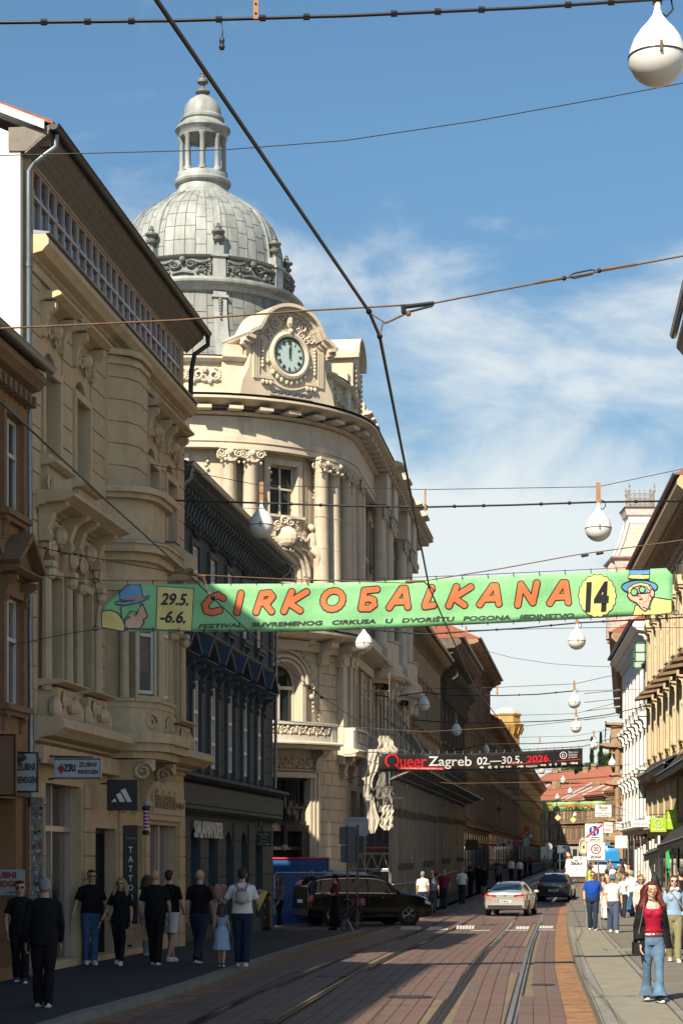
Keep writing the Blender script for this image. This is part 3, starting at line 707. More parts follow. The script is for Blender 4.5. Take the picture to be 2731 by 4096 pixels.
for c in bays:
 window(hc,Fc,c,14.75,16.6,1.24,.25,mCf,trans=(.55,),mull=1,glass=mGl2)
 surround(hc,Fc,c,14.75,16.6,1.24,mCreamT,None,True,bw=.22,pr=.1)
 f,sp=window(hc,Fc,c,11.0,13.4,1.7,.3,mCf,arch=True,trans=(.55,),mull=1,glass=mGl2);addsp(sp)
 f,sp=window(hc,Fc,c,6.55,9.3,1.6,.35,mCf,arch=True,trans=(.66,),mull=1,glass=mGl2,fw=.1);addsp(sp)
 mb=MB();mb.quad(Fc(c-1.35,-.36,.3),Fc(c+1.35,-.36,.3),Fc(c+1.35,-.36,5),Fc(c-1.35,-.36,5));dw=mb.build('doorway',mDark,hc)
 mb=MB()
 for i in range(9):mb.box(c-1.2+i*.3-.03,c-1.2+i*.3+.03,-.3,-.22,3.35,4.95,Fc)
 mb.box(c-1.35,c+1.35,-.31,-.2,3.25,3.38,Fc,4);mb.box(c-1.35,c+1.35,-.31,-.2,3.85,3.93,Fc,4);mb.box(c-1.35,c+1.35,-.31,-.2,4.9,5.0,Fc,4);mb.build('window_grille',mIron,dw)
 MB().quad(Fc(c-1.3,-.33,3.3),Fc(c+1.3,-.33,3.3),Fc(c+1.3,-.33,4.95),Fc(c-1.3,-.33,4.95)).build('pane',mGl2,dw)
 mb=MB();mb.box(c-1.35,c+1.35,-.34,-.05,3.0,3.24,Fc,4);mb.box(c-1.35,c-1.2,-.34,-.1,.3,3.0,Fc);mb.box(c+.95,c+1.35,-.34,-.06,.3,3.0,Fc);mb.box(c-1.2,c+.95,-.34,-.2,2.3,2.42,Fc);mb.build('door_frame',mat('dark_brown_timber',(.05,.035,.028),.6,noise=.3,nscale=6),dw)
 mb=MB()
 for s in(-1,1):
  for k,(w0,w1,pr)in enumerate(((1.36,1.5,.02),(1.5,1.66,.08),(1.66,1.76,.13))):
   a_,b_=sorted((c+s*w0,c+s*w1));mb.box(a_,b_,-.1,pr,.2,5.0+.1*k,Fc)
 mb.box(c-1.76,c+1.76,0,.1,5.0,5.2,Fc,6);cornice(mb,Fc,c-1.6,c+1.6,5.2,.12,.14,0,6)
 relief(mb,Fc,c-1.4,c+1.4,5.3,5.75,.08,.05);relief(mb,Fc,c-1.3,c+1.3,6.0,6.4,.1,.05)
 mb.build('door_surround',mCreamT,hc)
 mb=MB()
 for(R0,pr)in((.86,.1),(1.02,.16),(1.25,.07)):
  pts=[Fc(c+R0*cos(pi*i/14),pr,8.5+R0*sin(pi*i/14))for i in range(15)];mb.tube(pts,.07,5)
 mb.box(c-1.0,c-.82,0,.12,6.55,8.5,Fc);mb.box(c+.82,c+1.0,0,.12,6.55,8.5,Fc)
 for i in range(15):
  t=pi*(-.1+1.2*i/14);a_,z_=c+1.38*cos(t),8.5+1.38*sin(t)*1.02
  if i%2:spiral(mb,Fc,a_,z_,.15,.1,1 if i<7 else-1,1.3,.045)
  else:mb.ball(Fc(a_,.1,z_),.1,n=7)
 for s in(-1,1):
  for i in range(5):mb.ball(Fc(c+s*1.42,.08,8.2-i*.17),.085-.01*i,n=6)
 mb.build('arch_moulding',mCreamT,hc)
 mb=MB()
 for(R0,pr)in((.95,.1),(1.12,.16)):
  mb.tube([Fc(c+R0*cos(pi*i/14),pr,12.55+R0*sin(pi*i/14))for i in range(15)],.07,5)
 mb.box(c-1.18,c-.95,0,.14,10.9,12.55,Fc);mb.box(c+.95,c+1.18,0,.14,10.9,12.55,Fc)
 mb.ball(Fc(c,.14,13.95),.48,sx=1,sy=.45,sz=.82,n=12)
 for s in(-1,1):
  for k in range(5):
   t=radians(-60+k*48);spiral(mb,Fc,c+s*(.55*cos(t)),13.95+.52*sin(t),.15,.2,s,1.4,.05)
 spiral(mb,Fc,c-.12,14.5,.17,.24,1,1.3,.06);spiral(mb,Fc,c+.12,14.5,.17,.24,-1,1.3,.06)
 mb.build('shield_relief',mCreamT,hc)
for c in fl_w:
 window(hc,Fc,c,14.6,16.4,1.0,.25,mCf,trans=(.6,),glass=mGl2);surround(hc,Fc,c,14.6,16.4,1.0,mCreamT,None,True)
 f,sp=window(hc,Fc,c,11.2,13.3,1.1,.3,mCf,arch=True,trans=(.55,),glass=mGl2);addsp(sp);surround(hc,Fc,c,11.2,13.3,1.1,mCreamT,None,True,orn=True)
 f,sp=window(hc,Fc,c,6.6,9.1,1.1,.3,mCf,arch=True,trans=(.62,),glass=mGl2);addsp(sp);surround(hc,Fc,c,6.6,9.1,1.1,mCreamT,None,True,orn=True)
 MB().quad(Fc(c-.95,-.36,.3),Fc(c+.95,-.36,.3),Fc(c+.95,-.36,4.7),Fc(c-.95,-.36,4.7)).build('shop_window',mGl2,hc)
spl.build('arch_infill',mCream,hc)
NR=30
def ring(mb,z,h,pr,o=0.0,a0=None,a1=None):
 a0=A0 if a0 is None else a0;a1=A1 if a1 is None else a1
 cornice(mb,Fc,a0,0,z,h,pr,o);cornice(mb,Fc,0,LA,z,h,pr,o,NR);cornice(mb,Fc,LA,a1,z,h,pr,o)
def band(mb,z0,z1,o0,o1):
 mb.box(A0,0,o0,o1,z0,z1,Fc);mb.box(0,LA,o0,o1,z0,z1,Fc,NR);mb.box(LA,A1,o0,o1,z0,z1,Fc)
mb=MB();band(mb,17.0,17.22,-.3,.46);band(mb,17.22,17.42,-.3,.5);band(mb,17.42,18.15,-.3,.42);ring(mb,18.12,.2,.62);ring(mb,18.38,.42,1.25);mb.build('main_cornice',mCreamT,hc,smooth=30)
a=A0+.3;mb0=None
while a<A1-.2:
 MB().box(a-.22,a+.22,.35,1.08,18.3,18.42,Fc).build('modillion',mCreamT,hc);a+=.98
MB().prof(A0,0,[(0,18.81),(1.28,18.81),(0,18.86)],Fc).prof(0,LA,[(0,18.81),(1.28,18.81),(0,18.86)],Fc,NR).prof(LA,A1,[(0,18.81),(1.28,18.81),(0,18.86)],Fc).build('cornice_flashing',mZinc,hc)
def column(a,o=.42,z0=10.9,z1=17.0,r=.3,parent=hc):
 mb=MB();c=Fc(a,o,0)
 mb.lathe([(0,z0),(r*1.35,z0),(r*1.35,z0+.15),(r*1.15,z0+.25),(r,z0+.32),(r*1.0,z0+2.2),(r*.86,z1-.55),(r*.95,z1-.5),(r*.95,z1-.44)],(c[0],c[1],0),16)
 s=mb.build('column',mCreamT,parent,40)
 mb=MB();mb.box(a-r*1.15,a+r*1.15,o-r*1.1,o+r*1.15,z1-.1,z1,Fc)
 mb.lathe([(r*.9,z1-.5),(r*1.15,z1-.2),(r*1.15,z1-.1)],(c[0],c[1],0),12)
 for q in(-1,1):
  spiral(mb,Fc,a+q*r*.95,z1-.26,.17,o+r*.95,q,1.6,.05);spiral(mb,Fc,a+q*r*.95,z1-.26,.17,o-r*.2,q,1.2,.05)
  mb.ball(Fc(a+q*r*.5,o+r*1.05,z1-.48),.07,n=6);mb.ball(Fc(a+q*r*.95,o+r*.9,z1-.56),.06,n=6)
 mb.ball(Fc(a,o+r*1.15,z1-.22),.09,n=6);swag(mb,Fc,a-r*.8,a+r*.8,z1-.42,.1,o+r*.95,.035)
 mb.build('capital',mCreamT,s)
 for zz in(z0+1.5,z0+2.7,z0+3.9):
  MB().lathe([(r*1.0,zz-.012),(r*1.015,zz),(r*1.0,zz+.012)],(c[0],c[1],0),14).build('drum_joint',mCream,s)
cols=[aph(13)-.0,aph(20.5),aph(50.5),aph(57.5),aph(-31),aph(-38)]
for a in cols[:4]:column(a)
for a in(cols[4],):column(a)
fc=[LA-1.35,LA-.75,LA+.9]
for a in fc:column(a,.3,10.9,17.0,.26)
for i in range(7):
 a=(flank[i]+flank[i+1])/2
 if i in(1,2,4,5):
  column(a-.32,.55,10.9,17.0,.27);column(a+.38,.55,10.9,17.0,.27)
  mb=MB();mb.box(a-.8,a+.85,0,.95,10.3,10.9,Fc);mb.box(a-.8,a+.85,.2,.95,17.0,18.3,Fc);cornice(mb,Fc,a-.8,a+.85,18.36,.46,1.6);mb.build('column_pedestal',mCreamT,hc)
 else:MB().box(a-.4,a+.4,0,.25,10.9,17.0,Fc).build('pilaster',mCreamT,hc)
mb=MB();band(mb,10.55,10.9,-.2,.75);ring(mb,10.1,.42,.95);band(mb,9.75,10.12,-.2,.2);mb.build('middle_cornice',mCreamT,hc,smooth=30)
MB().prof(0,LA,[(0,10.53),(.97,10.53),(0,10.57)],Fc,NR).build('middle_flashing',mZinc,hc)
for a in(axis-1.9,axis+1.9,aph(68),aph(78)):
 mb=MB();bracket(mb,Fc,a,10.1,.8,.4,0,.75);spiral(mb,Fc,a,9.75,.14,.55,1,1.3,.04);mb.build('cornice_console',mCreamT,hc)
 mb=MB();mb.box(a-.05,a+.05,.1,.16,0,0,Fc)
for a in(axis-1.55,axis+1.55,aph(20.5)+.9,aph(13)-.75):
 mb=MB()
 for i in range(9):mb.ball(Fc(a+(.03 if i%2 else-.03),.03,16.7-i*.14),.075-.003*i,n=6)
 mb.build('foliage_drop',mCreamT,hc)
mAsh=mat('cream_ashlar',(.58,.47,.33),.8,noise=.05,bump=.2,bscale=30)
blocks(hc,Fc,[(axis+1.8,aph(66)),(axis-3.3,axis-1.8)],-.4,9.7,.47,mAsh,pr=.05,split=.75,sub=4)
blocks(hc,Fc,[(aph(66),LA-.1)],1.0,9.7,.47,mAsh,pr=.04,split=.8,sub=3)
for i in range(8):
 c=flank[i];blocks(hc,Fc,[(c-1.55,c-.75)],5.0,9.7,.94,mAsh,pr=.12,sub=1,name='stone_course')
blocks(hc,Fc,[(axis+.95,aph(47)-.0)],11,16.9,.62,mAsh,pr=.02,sub=3,name='stone_course')
blocks(hc,Fc,[(aph(24),axis-.95)],11,16.9,.62,mAsh,pr=.02,sub=3,name='stone_course')
for a in(aph(70),aph(79),LA+.6):
 mb=MB();mb.box(a-.22,a+.22,0,.3,5.6,9.75,Fc,2);mb.box(a-.28,a+.28,0,.36,9.4,9.75,Fc,2);mb.build('pilaster',mCreamT,hc)
def balcony(a0,a1,z0,z1,dep,n,nm='balcony'):
 mb=MB();mb.box(a0-.1,a1+.1,0,dep+.1,z0-.3,z0-.05,Fc,n);cornice(mb,Fc,a0-.12,a1+.12,z0-.32,.3,dep+.22,0,n)
 b=mb.build(nm,mCreamT,hc,smooth=30)
 mb=MB();mb.box(a0,a1,dep-.16,dep,z0-.05,z0+.2,Fc,n);mb.box(a0-.04,a1+.04,dep-.2,dep+.05,z1-.12,z1,Fc,n)
 mb.box(a0,a1,dep-.12,dep-.07,z0+.2,z1-.12,Fc,n)
 for a in(a0,a1-.28):mb.box(a,a+.28,dep-.18,dep+.02,z0-.05,z1-.1,Fc)
 for a in(a0,a1):mb.box(a-.08,a+.08,0,dep,z0-.05,z1,Fc)
 mb.build('parapet',mat('pale_stone',(.62,.58,.50),.7,noise=.05),b)
 mb=MB();relief(mb,Fc,a0+.32,a1-.32,z0+.18,z1-.13,dep-.03,.055);mb.build('scroll_panel',mCreamT,b)
 mb=MB()
 for a in(a0+.35,a1-.35):bracket(mb,Fc,a,z0-.3,.85,.35,0,dep*.8)
 mb.build('balcony_console',mCreamT,b)
balcony(axis-1.95,axis+1.95,6.35,7.05,.75,10)
balcony(aph(69),LA+1.3,6.2,7.0,.7,6,'small_balcony')
balcony(LA+4.2,LA+7.4,6.3,7.0,.8,1);balcony(LA+13.5,LA+17,6.3,7.0,.9,1)
balcony(axis-1.6,axis+1.6,10.95,11.45,.7,8,'upper_balcony')
for a in(LA+10.5,LA+19.9):
 mb=MB();pr_=[]
 Fb_=lambda x,o,z:Fc(x,o+.95*max(0,1-((x-a)/2.2)**2)**.5,z)
 cornice(mb,Fb_,a-2.2,a+2.2,9.6,.5,.45,0,12);mb.box(a-2.0,a+2.0,-.3,.1,10.1,11.4,Fb_,12);cornice(mb,Fb_,a-2.2,a+2.2,11.35,.16,.2,0,12)
 for s in(-1.2,-.4,.4,1.2):bracket(mb,Fb_,a+s,9.6,.7,.25,0,.3);spiral(mb,Fb_,a+s+.3,9.1,.22,.12,1,1.4,.05)
 mb.build('swelling_bay',mCreamT,hc,smooth=30)
mb=MB();mb.box(A0,0,-.6,.05,18.8,20.15,Fc);mb.box(0,LA,-.6,.05,18.8,20.15,Fc,NR);mb.box(LA,LA+3.0,-.6,.05,18.8,20.15,Fc);mb.build('attic_wall',mCream,hc,smooth=30)
mb=MB();ring(mb,20.12,.28,.25,.05,None,LA+3.0);band_=mb.box(0,LA,0,.14,18.8,19.2,Fc,NR);mb.box(LA,LA+3,0,.14,18.8,19.2,Fc);mb.build('attic_cornice',mCreamT,hc,smooth=30)
mb=MB();mb.prof(0,LA,[(.1,20.41),(.33,20.41),(.1,20.45)],Fc,NR);mb.build('attic_flashing',mZinc,hc)
mb=MB();relief(mb,Fc,aph(-6),aph(12),19.35,20.05,.1,.08);relief(mb,Fc,aph(62),aph(76),19.35,20.05,.1,.07);mb.build('attic_relief',mCreamT,hc)
for a in(aph(15),aph(57),aph(80)):
 mb=MB();mb.box(a-.42,a+.42,-.2,.2,18.8,20.2,Fc,2);cornice(mb,Fc,a-.42,a+.42,20.15,.3,.42,0,2);mb.box(a-.34,a+.34,-.3,.18,20.45,20.85,Fc,2);mb.build('attic_pier',mCreamT,hc)
mb=MB();mb.box(LA+3,A1,-.5,.0,18.8,19.35,Fc);cornice(mb,Fc,LA+3,A1,19.35,.15,.12);mb.build('flank_attic',mCream,hc)
mb=MB();mb.prof(LA+3,A1,[(-.1,19.5),(-4,21.2),(-4,19.4)],Fc);mb.build('flank_roof',mLead,hc)
for i,a in enumerate((LA+5.9,LA+7.1,LA+8.4,LA+13.6,LA+15,LA+20.5,LA+25)):
 z=20.5 if i<3 else 20.3
 mb=MB();mb.box(a-.42,a+.42,-.7,.25,18.8,z,Fc);cornice(mb,Fc,a-.42,a+.42,z,.24,.42,0);mb.box(a-.46,a+.46,-.74,.0,z,z+.24,Fc);mb.box(a-.32,a+.32,-.6,.1,z+.24,z+.6,Fc);mb.build('attic_pedestal',mCreamT,hc)
for a,z in((LA+10,20.1),(LA+22.6,20.1)):
 mb=MB();mb.poly([(a-.9,19.4)]+[(a+.9*cos(pi-pi*i/8),z+.9*sin(pi*i/8)*.9)for i in range(9)]+[(a+.9,19.4)],-1.6,.1,Fc);mb.build('round_dormer',mZinc,hc)
 mb=MB();mb.tube([Fc(a+.9*cos(pi-pi*i/8),.15,z+.9*sin(pi*i/8)*.9)for i in range(9)],.12,6);mb.build('dormer_arch',mCreamT,hc)
for a in(LA+9.0,LA+12.5,LA+16):MB().tube([Fc(a,-1,20),Fc(a,-1,23.2)],.02,4).build('lightning_rod',mSteel,hc)
gt=axis/RC;gn=(-ud*cos(gt)+nd*sin(gt));gu=Vector((-gn.y,gn.x))
g0=CC+gn*(RC+.22)
Fg=lambda a,o,z:(g0.x+gu.x*a+gn.x*o,g0.y+gu.y*a+gn.y*o,z)
half=[(2.15,18.8),(1.98,19.5),(1.72,20.0),(1.66,20.5),(1.66,20.95),(2.0,21.02),(1.72,21.22),(1.42,21.36),(1.26,21.62)]
arc=[(1.28*cos(t),21.42+.95*sin(t))for t in[radians(14+152*i/14)for i in range(15)]]
gp=half[:-1]+arc+[(-x,z)for x,z in reversed(half[:-1])]
MB().poly(gp,-1.25,.12,Fg).build('clock_gable',mCream,hc)
mb=MB();top=half[4:-1]+arc+[(-x,z)for x,z in reversed(half[4:-1])]
for k in range(len(top)-1):
 (x0,z0),(x1,z1)=top[k],top[k+1];L_=sqrt((x1-x0)**2+(z1-z0)**2)or 1;nx,nz=(z1-z0)/L_,-(x1-x0)/L_
 if nx*(x0)+nz*(z0-20)<0:nx,nz=-nx,-nz
 for(q0,q1,pr)in((-.02,.1,.5),(-.16,-.02,.34),(-.26,-.16,.2)):
  mb.poly([(x0+nx*q0,z0+nz*q0),(x1+nx*q0,z1+nz*q0),(x1+nx*q1,z1+nz*q1),(x0+nx*q1,z0+nz*q1)],-1.25 if q1>.05 else 0,pr,Fg)
mb.build('gable_cornice',mCreamT,hc)
mb=MB()
for s in(-1,1):
 for k in range(3):mb.box(*(sorted((s*1.5,s*1.56))if k==0 else sorted((s*(1.5-.1*k),s*(1.56-.1*k)))),.1,.18,19.6,20.95,Fg)
 for k in range(8):mb.ball(Fg(s*1.16,.16,21.0-k*.13),.07,n=6)
 mb.box(*sorted((s*.75,s*1.25)),.1,.2,19.62,19.72,Fg)
 for k in range(3):mb.ball(Fg(s*(.82+.17*k),.18,19.5),.09,n=6)
 for k in range(4):
  t=radians(38+28*k);spiral(mb,Fg,s*.98*cos(t),20.6+1.02*sin(t),.15,.17,s,1.4,.045)
 spiral(mb,Fg,s*.62,21.75,.24,.16,s,1.6,.05);spiral(mb,Fg,s*.26,22.0,.14,.18,-s,1.4,.04);spiral(mb,Fg,s*.95,21.35,.18,.16,-s,1.4,.04)
 for k in range(5):t=radians(-18-26*k);mb.ball(Fg(s*.98*cos(t),.16,20.6+.98*sin(t)),.1,n=6)
mb.ball(Fg(0,.2,21.85),.2,sx=.8,sz=1.3,n=8);mb.ball(Fg(0,.3,21.5),.1,n=6)
swag(mb,Fg,-.95,.95,19.65,.28,.14,.05)
mb.tube([Fg(.78*cos(2*pi*i/32),.2,20.6+.78*sin(2*pi*i/32))for i in range(32)],.12,8,closed=True)
mb.tube([Fg(.93*cos(2*pi*i/32),.14,20.6+.93*sin(2*pi*i/32))for i in range(32)],.05,6,closed=True)
mb.build('gable_ornament',mCreamT,hc)
Fk=lambda r,t,o:Fg(r*sin(t),o,20.6+r*cos(t))
mb=MB();mb.add([Fk(.64,2*pi*i/40,.2)for i in range(40)],[tuple(range(40))]);ck=mb.build('clock_face',mat('pale_green_dial',(.46,.58,.54),.25),hc)
mb=MB();mb.tube([Fk(.645,2*pi*i/40,.21)for i in range(40)],.035,6,closed=True)
mb.tube([Fk(.575,2*pi*i/40,.205)for i in range(40)],.005,4,closed=True)
mb.build('dial_rim',mBlack,ck)
for i,rn in enumerate(['XII','I','II','III','IIII','V','VI','VII','VIII','IX','X','XI']):
 t=2*pi*i/12;c=Vector(Fk(.48,t,.215));r3=Vector((gu.x,gu.y,0));up=Vector((0,0,1))
 rr=r3*cos(t)-up*sin(t);uu=r3*sin(t)+up*cos(t)
 text(rn,ck,(c,rr,uu),.2,mBlack,name='numeral',sx=.62,off=.004)
def hand(nm,t,L,w,o):
 mb=MB();c,s=cos(t),sin(t)
 pl=[(-w*.5,-.12),(w*.5,-.12),(w,L*.6),(0,L),(-w,L*.6)]
 mb.poly([(x*c+y*s,20.6-x*s+y*c)for x,y in pl],o,o+.01,Fg);mb.build(nm,mBlack,ck)
hand('hour_hand',radians(1),.36,.035,.225);hand('minute_hand',radians(3),.56,.02,.24)
mb=MB();mb.box(-.95,.95,.2,.3,19.2,19.25,Fg)
for k in range(6):mb.box(-.8+k*.3,-.62+k*.3,.2,.42,19.12,19.22,Fg)
mb.build('floodlight_rail',mZinc,hc)
ga=LA+2.3
mb=MB();gp2=[(ga+x,z)for x,z in([(1.7,18.8),(1.5,19.8),(1.25,20.4),(1.2,22.0)]+[(1.2*cos(t),22.0+.75*sin(t))for t in[pi*i/10 for i in range(1,10)]]+[(-1.2,22.0),(-1.25,20.4),(-1.5,19.8),(-1.7,18.8)])]
mb.poly(gp2,-.9,.15,Fc);mb.build('flank_gable',mCream,hc)
mb=MB();arc2=[(ga+1.32*cos(t),22.02+.84*sin(t))for t in[pi*i/12 for i in range(13)]]
for(x0,z0),(x1,z1)in zip(arc2,arc2[1:]):mb.poly([(x0,z0),(x1,z1),(ga+(x1-ga)*.9,22.02+(z1-22.02)*.88),(ga+(x0-ga)*.9,22.02+(z0-22.02)*.88)],-.95,.42,Fc)
mb.box(ga-1.4,ga-1.1,-.95,.4,21.85,22.05,Fc);mb.box(ga+1.1,ga+1.4,-.95,.4,21.85,22.05,Fc)
for k in range(9):mb.ball(Fc(ga-.9,.2,21.6-k*.2),.1,n=6)
for k in range(9):mb.ball(Fc(ga+.9,.2,21.6-k*.2),.1,n=6)
spiral(mb,Fc,ga,22.3,.28,.22,1,1.6,.07);relief(mb,Fc,ga-.7,ga+.7,20.8,21.6,.2,.07)
mb.build('flank_gable_ornament',mCreamT,hc)
MB().prof(ga-1.3,ga+1.3,[(-.9,20.4),(-.9,22.6),(-3.2,22.0),(-3.2,20.4)],Fc).build('dormer_roof',mLead,hc)
cx,cy=CC.x,CC.y
def zd(z):return 19.9+(z-19.9)*3.75/4.1 if z<24 else 23.65+(z-24)*1.25/1.62 if z<25.62 else z-.72
ZL=lambda L:[(r,zd(z))for r,z in L]
pr=[(4.7,19.9),(4.55,20.6),(4.2,21.3),(3.92,22.0),(3.7,22.8),(3.6,23.6),(3.58,24.0)];pr=ZL(pr)
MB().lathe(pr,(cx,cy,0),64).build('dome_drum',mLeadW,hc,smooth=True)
mb=MB();mb.lathe(ZL([(3.5,23.7),(3.7,23.78),(3.75,23.95),(3.98,24.06),(4.0,24.16),(3.87,24.22),(3.87,24.32),(3.7,24.38),(3.55,24.45)]),(cx,cy,0),64);mb.lathe(ZL([(3.42,25.35),(3.55,25.42),(3.6,25.5),(3.45,25.56),(3.2,25.61)]),(cx,cy,0),64);mb.build('dome_cornice',mLead,hc,smooth=40)
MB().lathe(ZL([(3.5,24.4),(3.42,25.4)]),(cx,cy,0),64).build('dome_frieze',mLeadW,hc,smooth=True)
dp=[(3.2,24.88),(3.19,25.3),(3.15,25.7),(3.08,26.05),(2.97,26.4),(2.78,26.8),(2.45,27.2),(2.05,27.52),(1.6,27.82),(1.3,28.0)]
dpf=[]
for(r0,z0),(r1,z1)in zip(dp,dp[1:]):dpf+=[(r0+(r1-r0)*t,z0+(z1-z0)*t)for t in(0,.5)]
dpf.append(dp[-1])
MB().lathe(dp,(cx,cy,0),72).build('dome_shell',mLead,hc,smooth=True)
def on(r,t,z):return(cx+r*sin(t),cy-r*cos(t),z)
for k in range(8):
 t0=radians(14+45*k)
 mb=MB()
 for dt in(-.045,.045):mb.tube([on(r+.02,t0+dt*3.2/r*(.6+.4*r/3.2),z)for r,z in dpf],.035,5)
 mb.add([on(r+.028,t0+s*.04*3.2/r*(.6+.4*r/3.2),z)for r,z in dpf for s in(-1,1)],[(2*i,2*i+1,2*i+3,2*i+2)for i in range(len(dpf)-1)])
 mb.build('dome_rib',mLead,hc)
 for j in range(1,6):
  t=t0+radians(45)*j/6
  mb=MB();mb.tube([on(r+.004,t,z)for r,z in dpf],.013,4);mb.build('standing_seam',mLeadD,hc)
 mb=MB()
 for j in range(6):
  for q in range(4):
   i0=2+q*3+(j%2)+(1 if(k+j)%3==0 else 0)
   if i0<len(dpf)-1:
    r,z=dpf[i0];mb.tube([on(r+.004,t0+radians(45)*(j+v)/6,z)for v in(0,.5,1)],.011,4)
 mb.build('sheet_joints',mLeadD,hc,kind='stuff')
 mb=MB()
 for j in range(1,6):mb.tube([on(r+.004,t0+radians(45)*j/6,z)for r,z in pr],.016,4)
 for zz in(20.9,21.9,22.6):
  for j in range(6):
   z_=zz+(.25 if j%2 else 0);r=lerp([(z,r)for r,z in pr],z_);mb.tube([on(r+.004,t0+radians(45)*(j+v)/6,z_)for v in(0,.5,1)],.014,4)
 mb.build('drum_seams',mLeadD,hc,kind='stuff')
 Fd=lambda a,o,z:on(lerp([(q,r)for r,q in pr],zd(z))+o,t0+a/3.6,zd(z))
 mb=MB()
 for zz in range(8):mb.box(-.24-.05*(zz<1),.24+.05*(zz<1),-.1,.12,20.2+zz*.44,20.64+zz*.44,Fd)
 mb.box(-.3,.3,0,.2,23.45,23.55,Fd);mb.build('drum_pilaster',mLead,hc)
 mb=MB()
 for i in range(8):mb.ball(Fd(0,.16,23.35-i*.12),.08-.005*i,n=6)
 mb.build('drum_garland',mLeadD,hc)
 Fe=lambda a,o,z:on(3.46+o,t0+a/3.46,zd(z))
 mb=MB();mb.box(-.24,.24,-.15,.16,24.4,25.5,Fe);mb.box(-.3,.3,-.15,.24,25.4,25.52,Fe);mb.box(-.28,.28,-.1,.5,24.06,24.2,Fe);mb.box(-.18,.18,-.3,.1,25.52,25.9,Fe);mb.build('frieze_block',mLead,hc)
 c=Fe(0,-.08,0)
 MB().lathe([(0,25.9),(.1,25.9),(.07,26.0),(.09,26.08),(.2,26.14),(.22,26.22),(.13,26.28),(.16,26.36),(.26,26.42),(.26,26.48),(.12,26.52),(.09,26.6),(.12,26.63),(.06,26.7),(.07,26.75),(0,26.82)],(c[0],c[1],-.72),12).build('urn',mLeadD,hc,40)
 Fz=lambda a,o,z:on(3.47+o,t0+radians(22.5)+a/3.47,zd(z))
 mb=MB()
 for s in(-1,1):
  spiral(mb,Fz,s*.32,25.02,.22,.06,s,1.4,.07);spiral(mb,Fz,s*.72,24.82,.16,.06,-s,1.4,.06);spiral(mb,Fz,s*.98,25.0,.14,.06,s,1.4,.05)
  swag(mb,Fz,*sorted((s*.35,s*1.02)),25.24,.12,.1,.07);mb.ball(Fz(s*1.0,.08,25.2),.09,n=6);mb.ball(Fz(s*.55,.06,24.65),.07,n=6);mb.ball(Fz(s*.85,.06,24.6),.06,n=6)
  for i in range(4):mb.ball(Fz(s*1.04,.07,25.05-i*.13),.06,n=6)
 mb.ball(Fz(0,.1,25.25),.13,n=8);mb.tube([Fz(x,.08,24.62+.05*cos(x*6))for x in(-.4,-.2,0,.2,.4)],.05,5)
 mb.build('frieze_scrollwork',mLeadD,hc)
mb=MB();mb.lathe([(1.42,27.9),(1.36,28.02),(1.15,28.1),(1.0,28.3),(.96,28.5),(1.1,28.56),(1.13,28.64),(1.1,28.72),(1.0,28.76),(1.0,28.9),(.95,28.98),(0,28.98)],(cx,cy,0),40);mb.build('lantern_base',mLead,hc,smooth=35)
for k in range(8):
 t=radians(3+45*k);c=on(.82,t,0)
 MB().lathe([(0,28.98),(.17,28.98),(.17,29.08),(.11,29.14),(.095,30.3),(.15,30.38),(.15,30.45)],(c[0],c[1],0),12).build('lantern_column',mLead,hc,40)
mb=MB();mb.lathe([(0,30.42),(.92,30.42),(.95,30.52),(1.0,30.6),(1.1,30.7),(1.1,30.76),(1.0,30.86),(.86,30.94),(.8,31.06),(.86,31.1),(.87,31.18),(.78,31.26),(.74,31.3)],(cx,cy,0),40);mb.build('lantern_entablature',mLead,hc,smooth=35)
mb=MB();mb.lathe([(.74,31.28),(.74,31.45),(.68,31.7),(.52,31.92),(.32,32.06),(.2,32.12)],(cx,cy,0),40);mb.build('lantern_cap',mLead,hc,smooth=True)
mb=MB();mb.lathe([(.2,32.1),(.16,32.18),(.3,32.25),(.29,32.3),(.12,32.4),(.07,32.5),(.1,32.58),(.22,32.64),(.23,32.72),(.2,32.78),(.1,32.84),(.12,32.9),(.07,32.96),(.1,33.0),(.05,33.06),(.06,33.1),(0,33.18)],(cx,cy,0),16);mb.build('lantern_finial',mLeadD,hc,smooth=40)
MB().tube([(cx-.06,cy,33.1),(cx-.06,cy,33.75)],.012,4).build('lightning_rod',mSteel,hc)
MB().prof(A0,-.1,[(-.3,20.2),(-3.5,22),(-3.5,20)],Fc).build('wing_roof',mLead,hc)
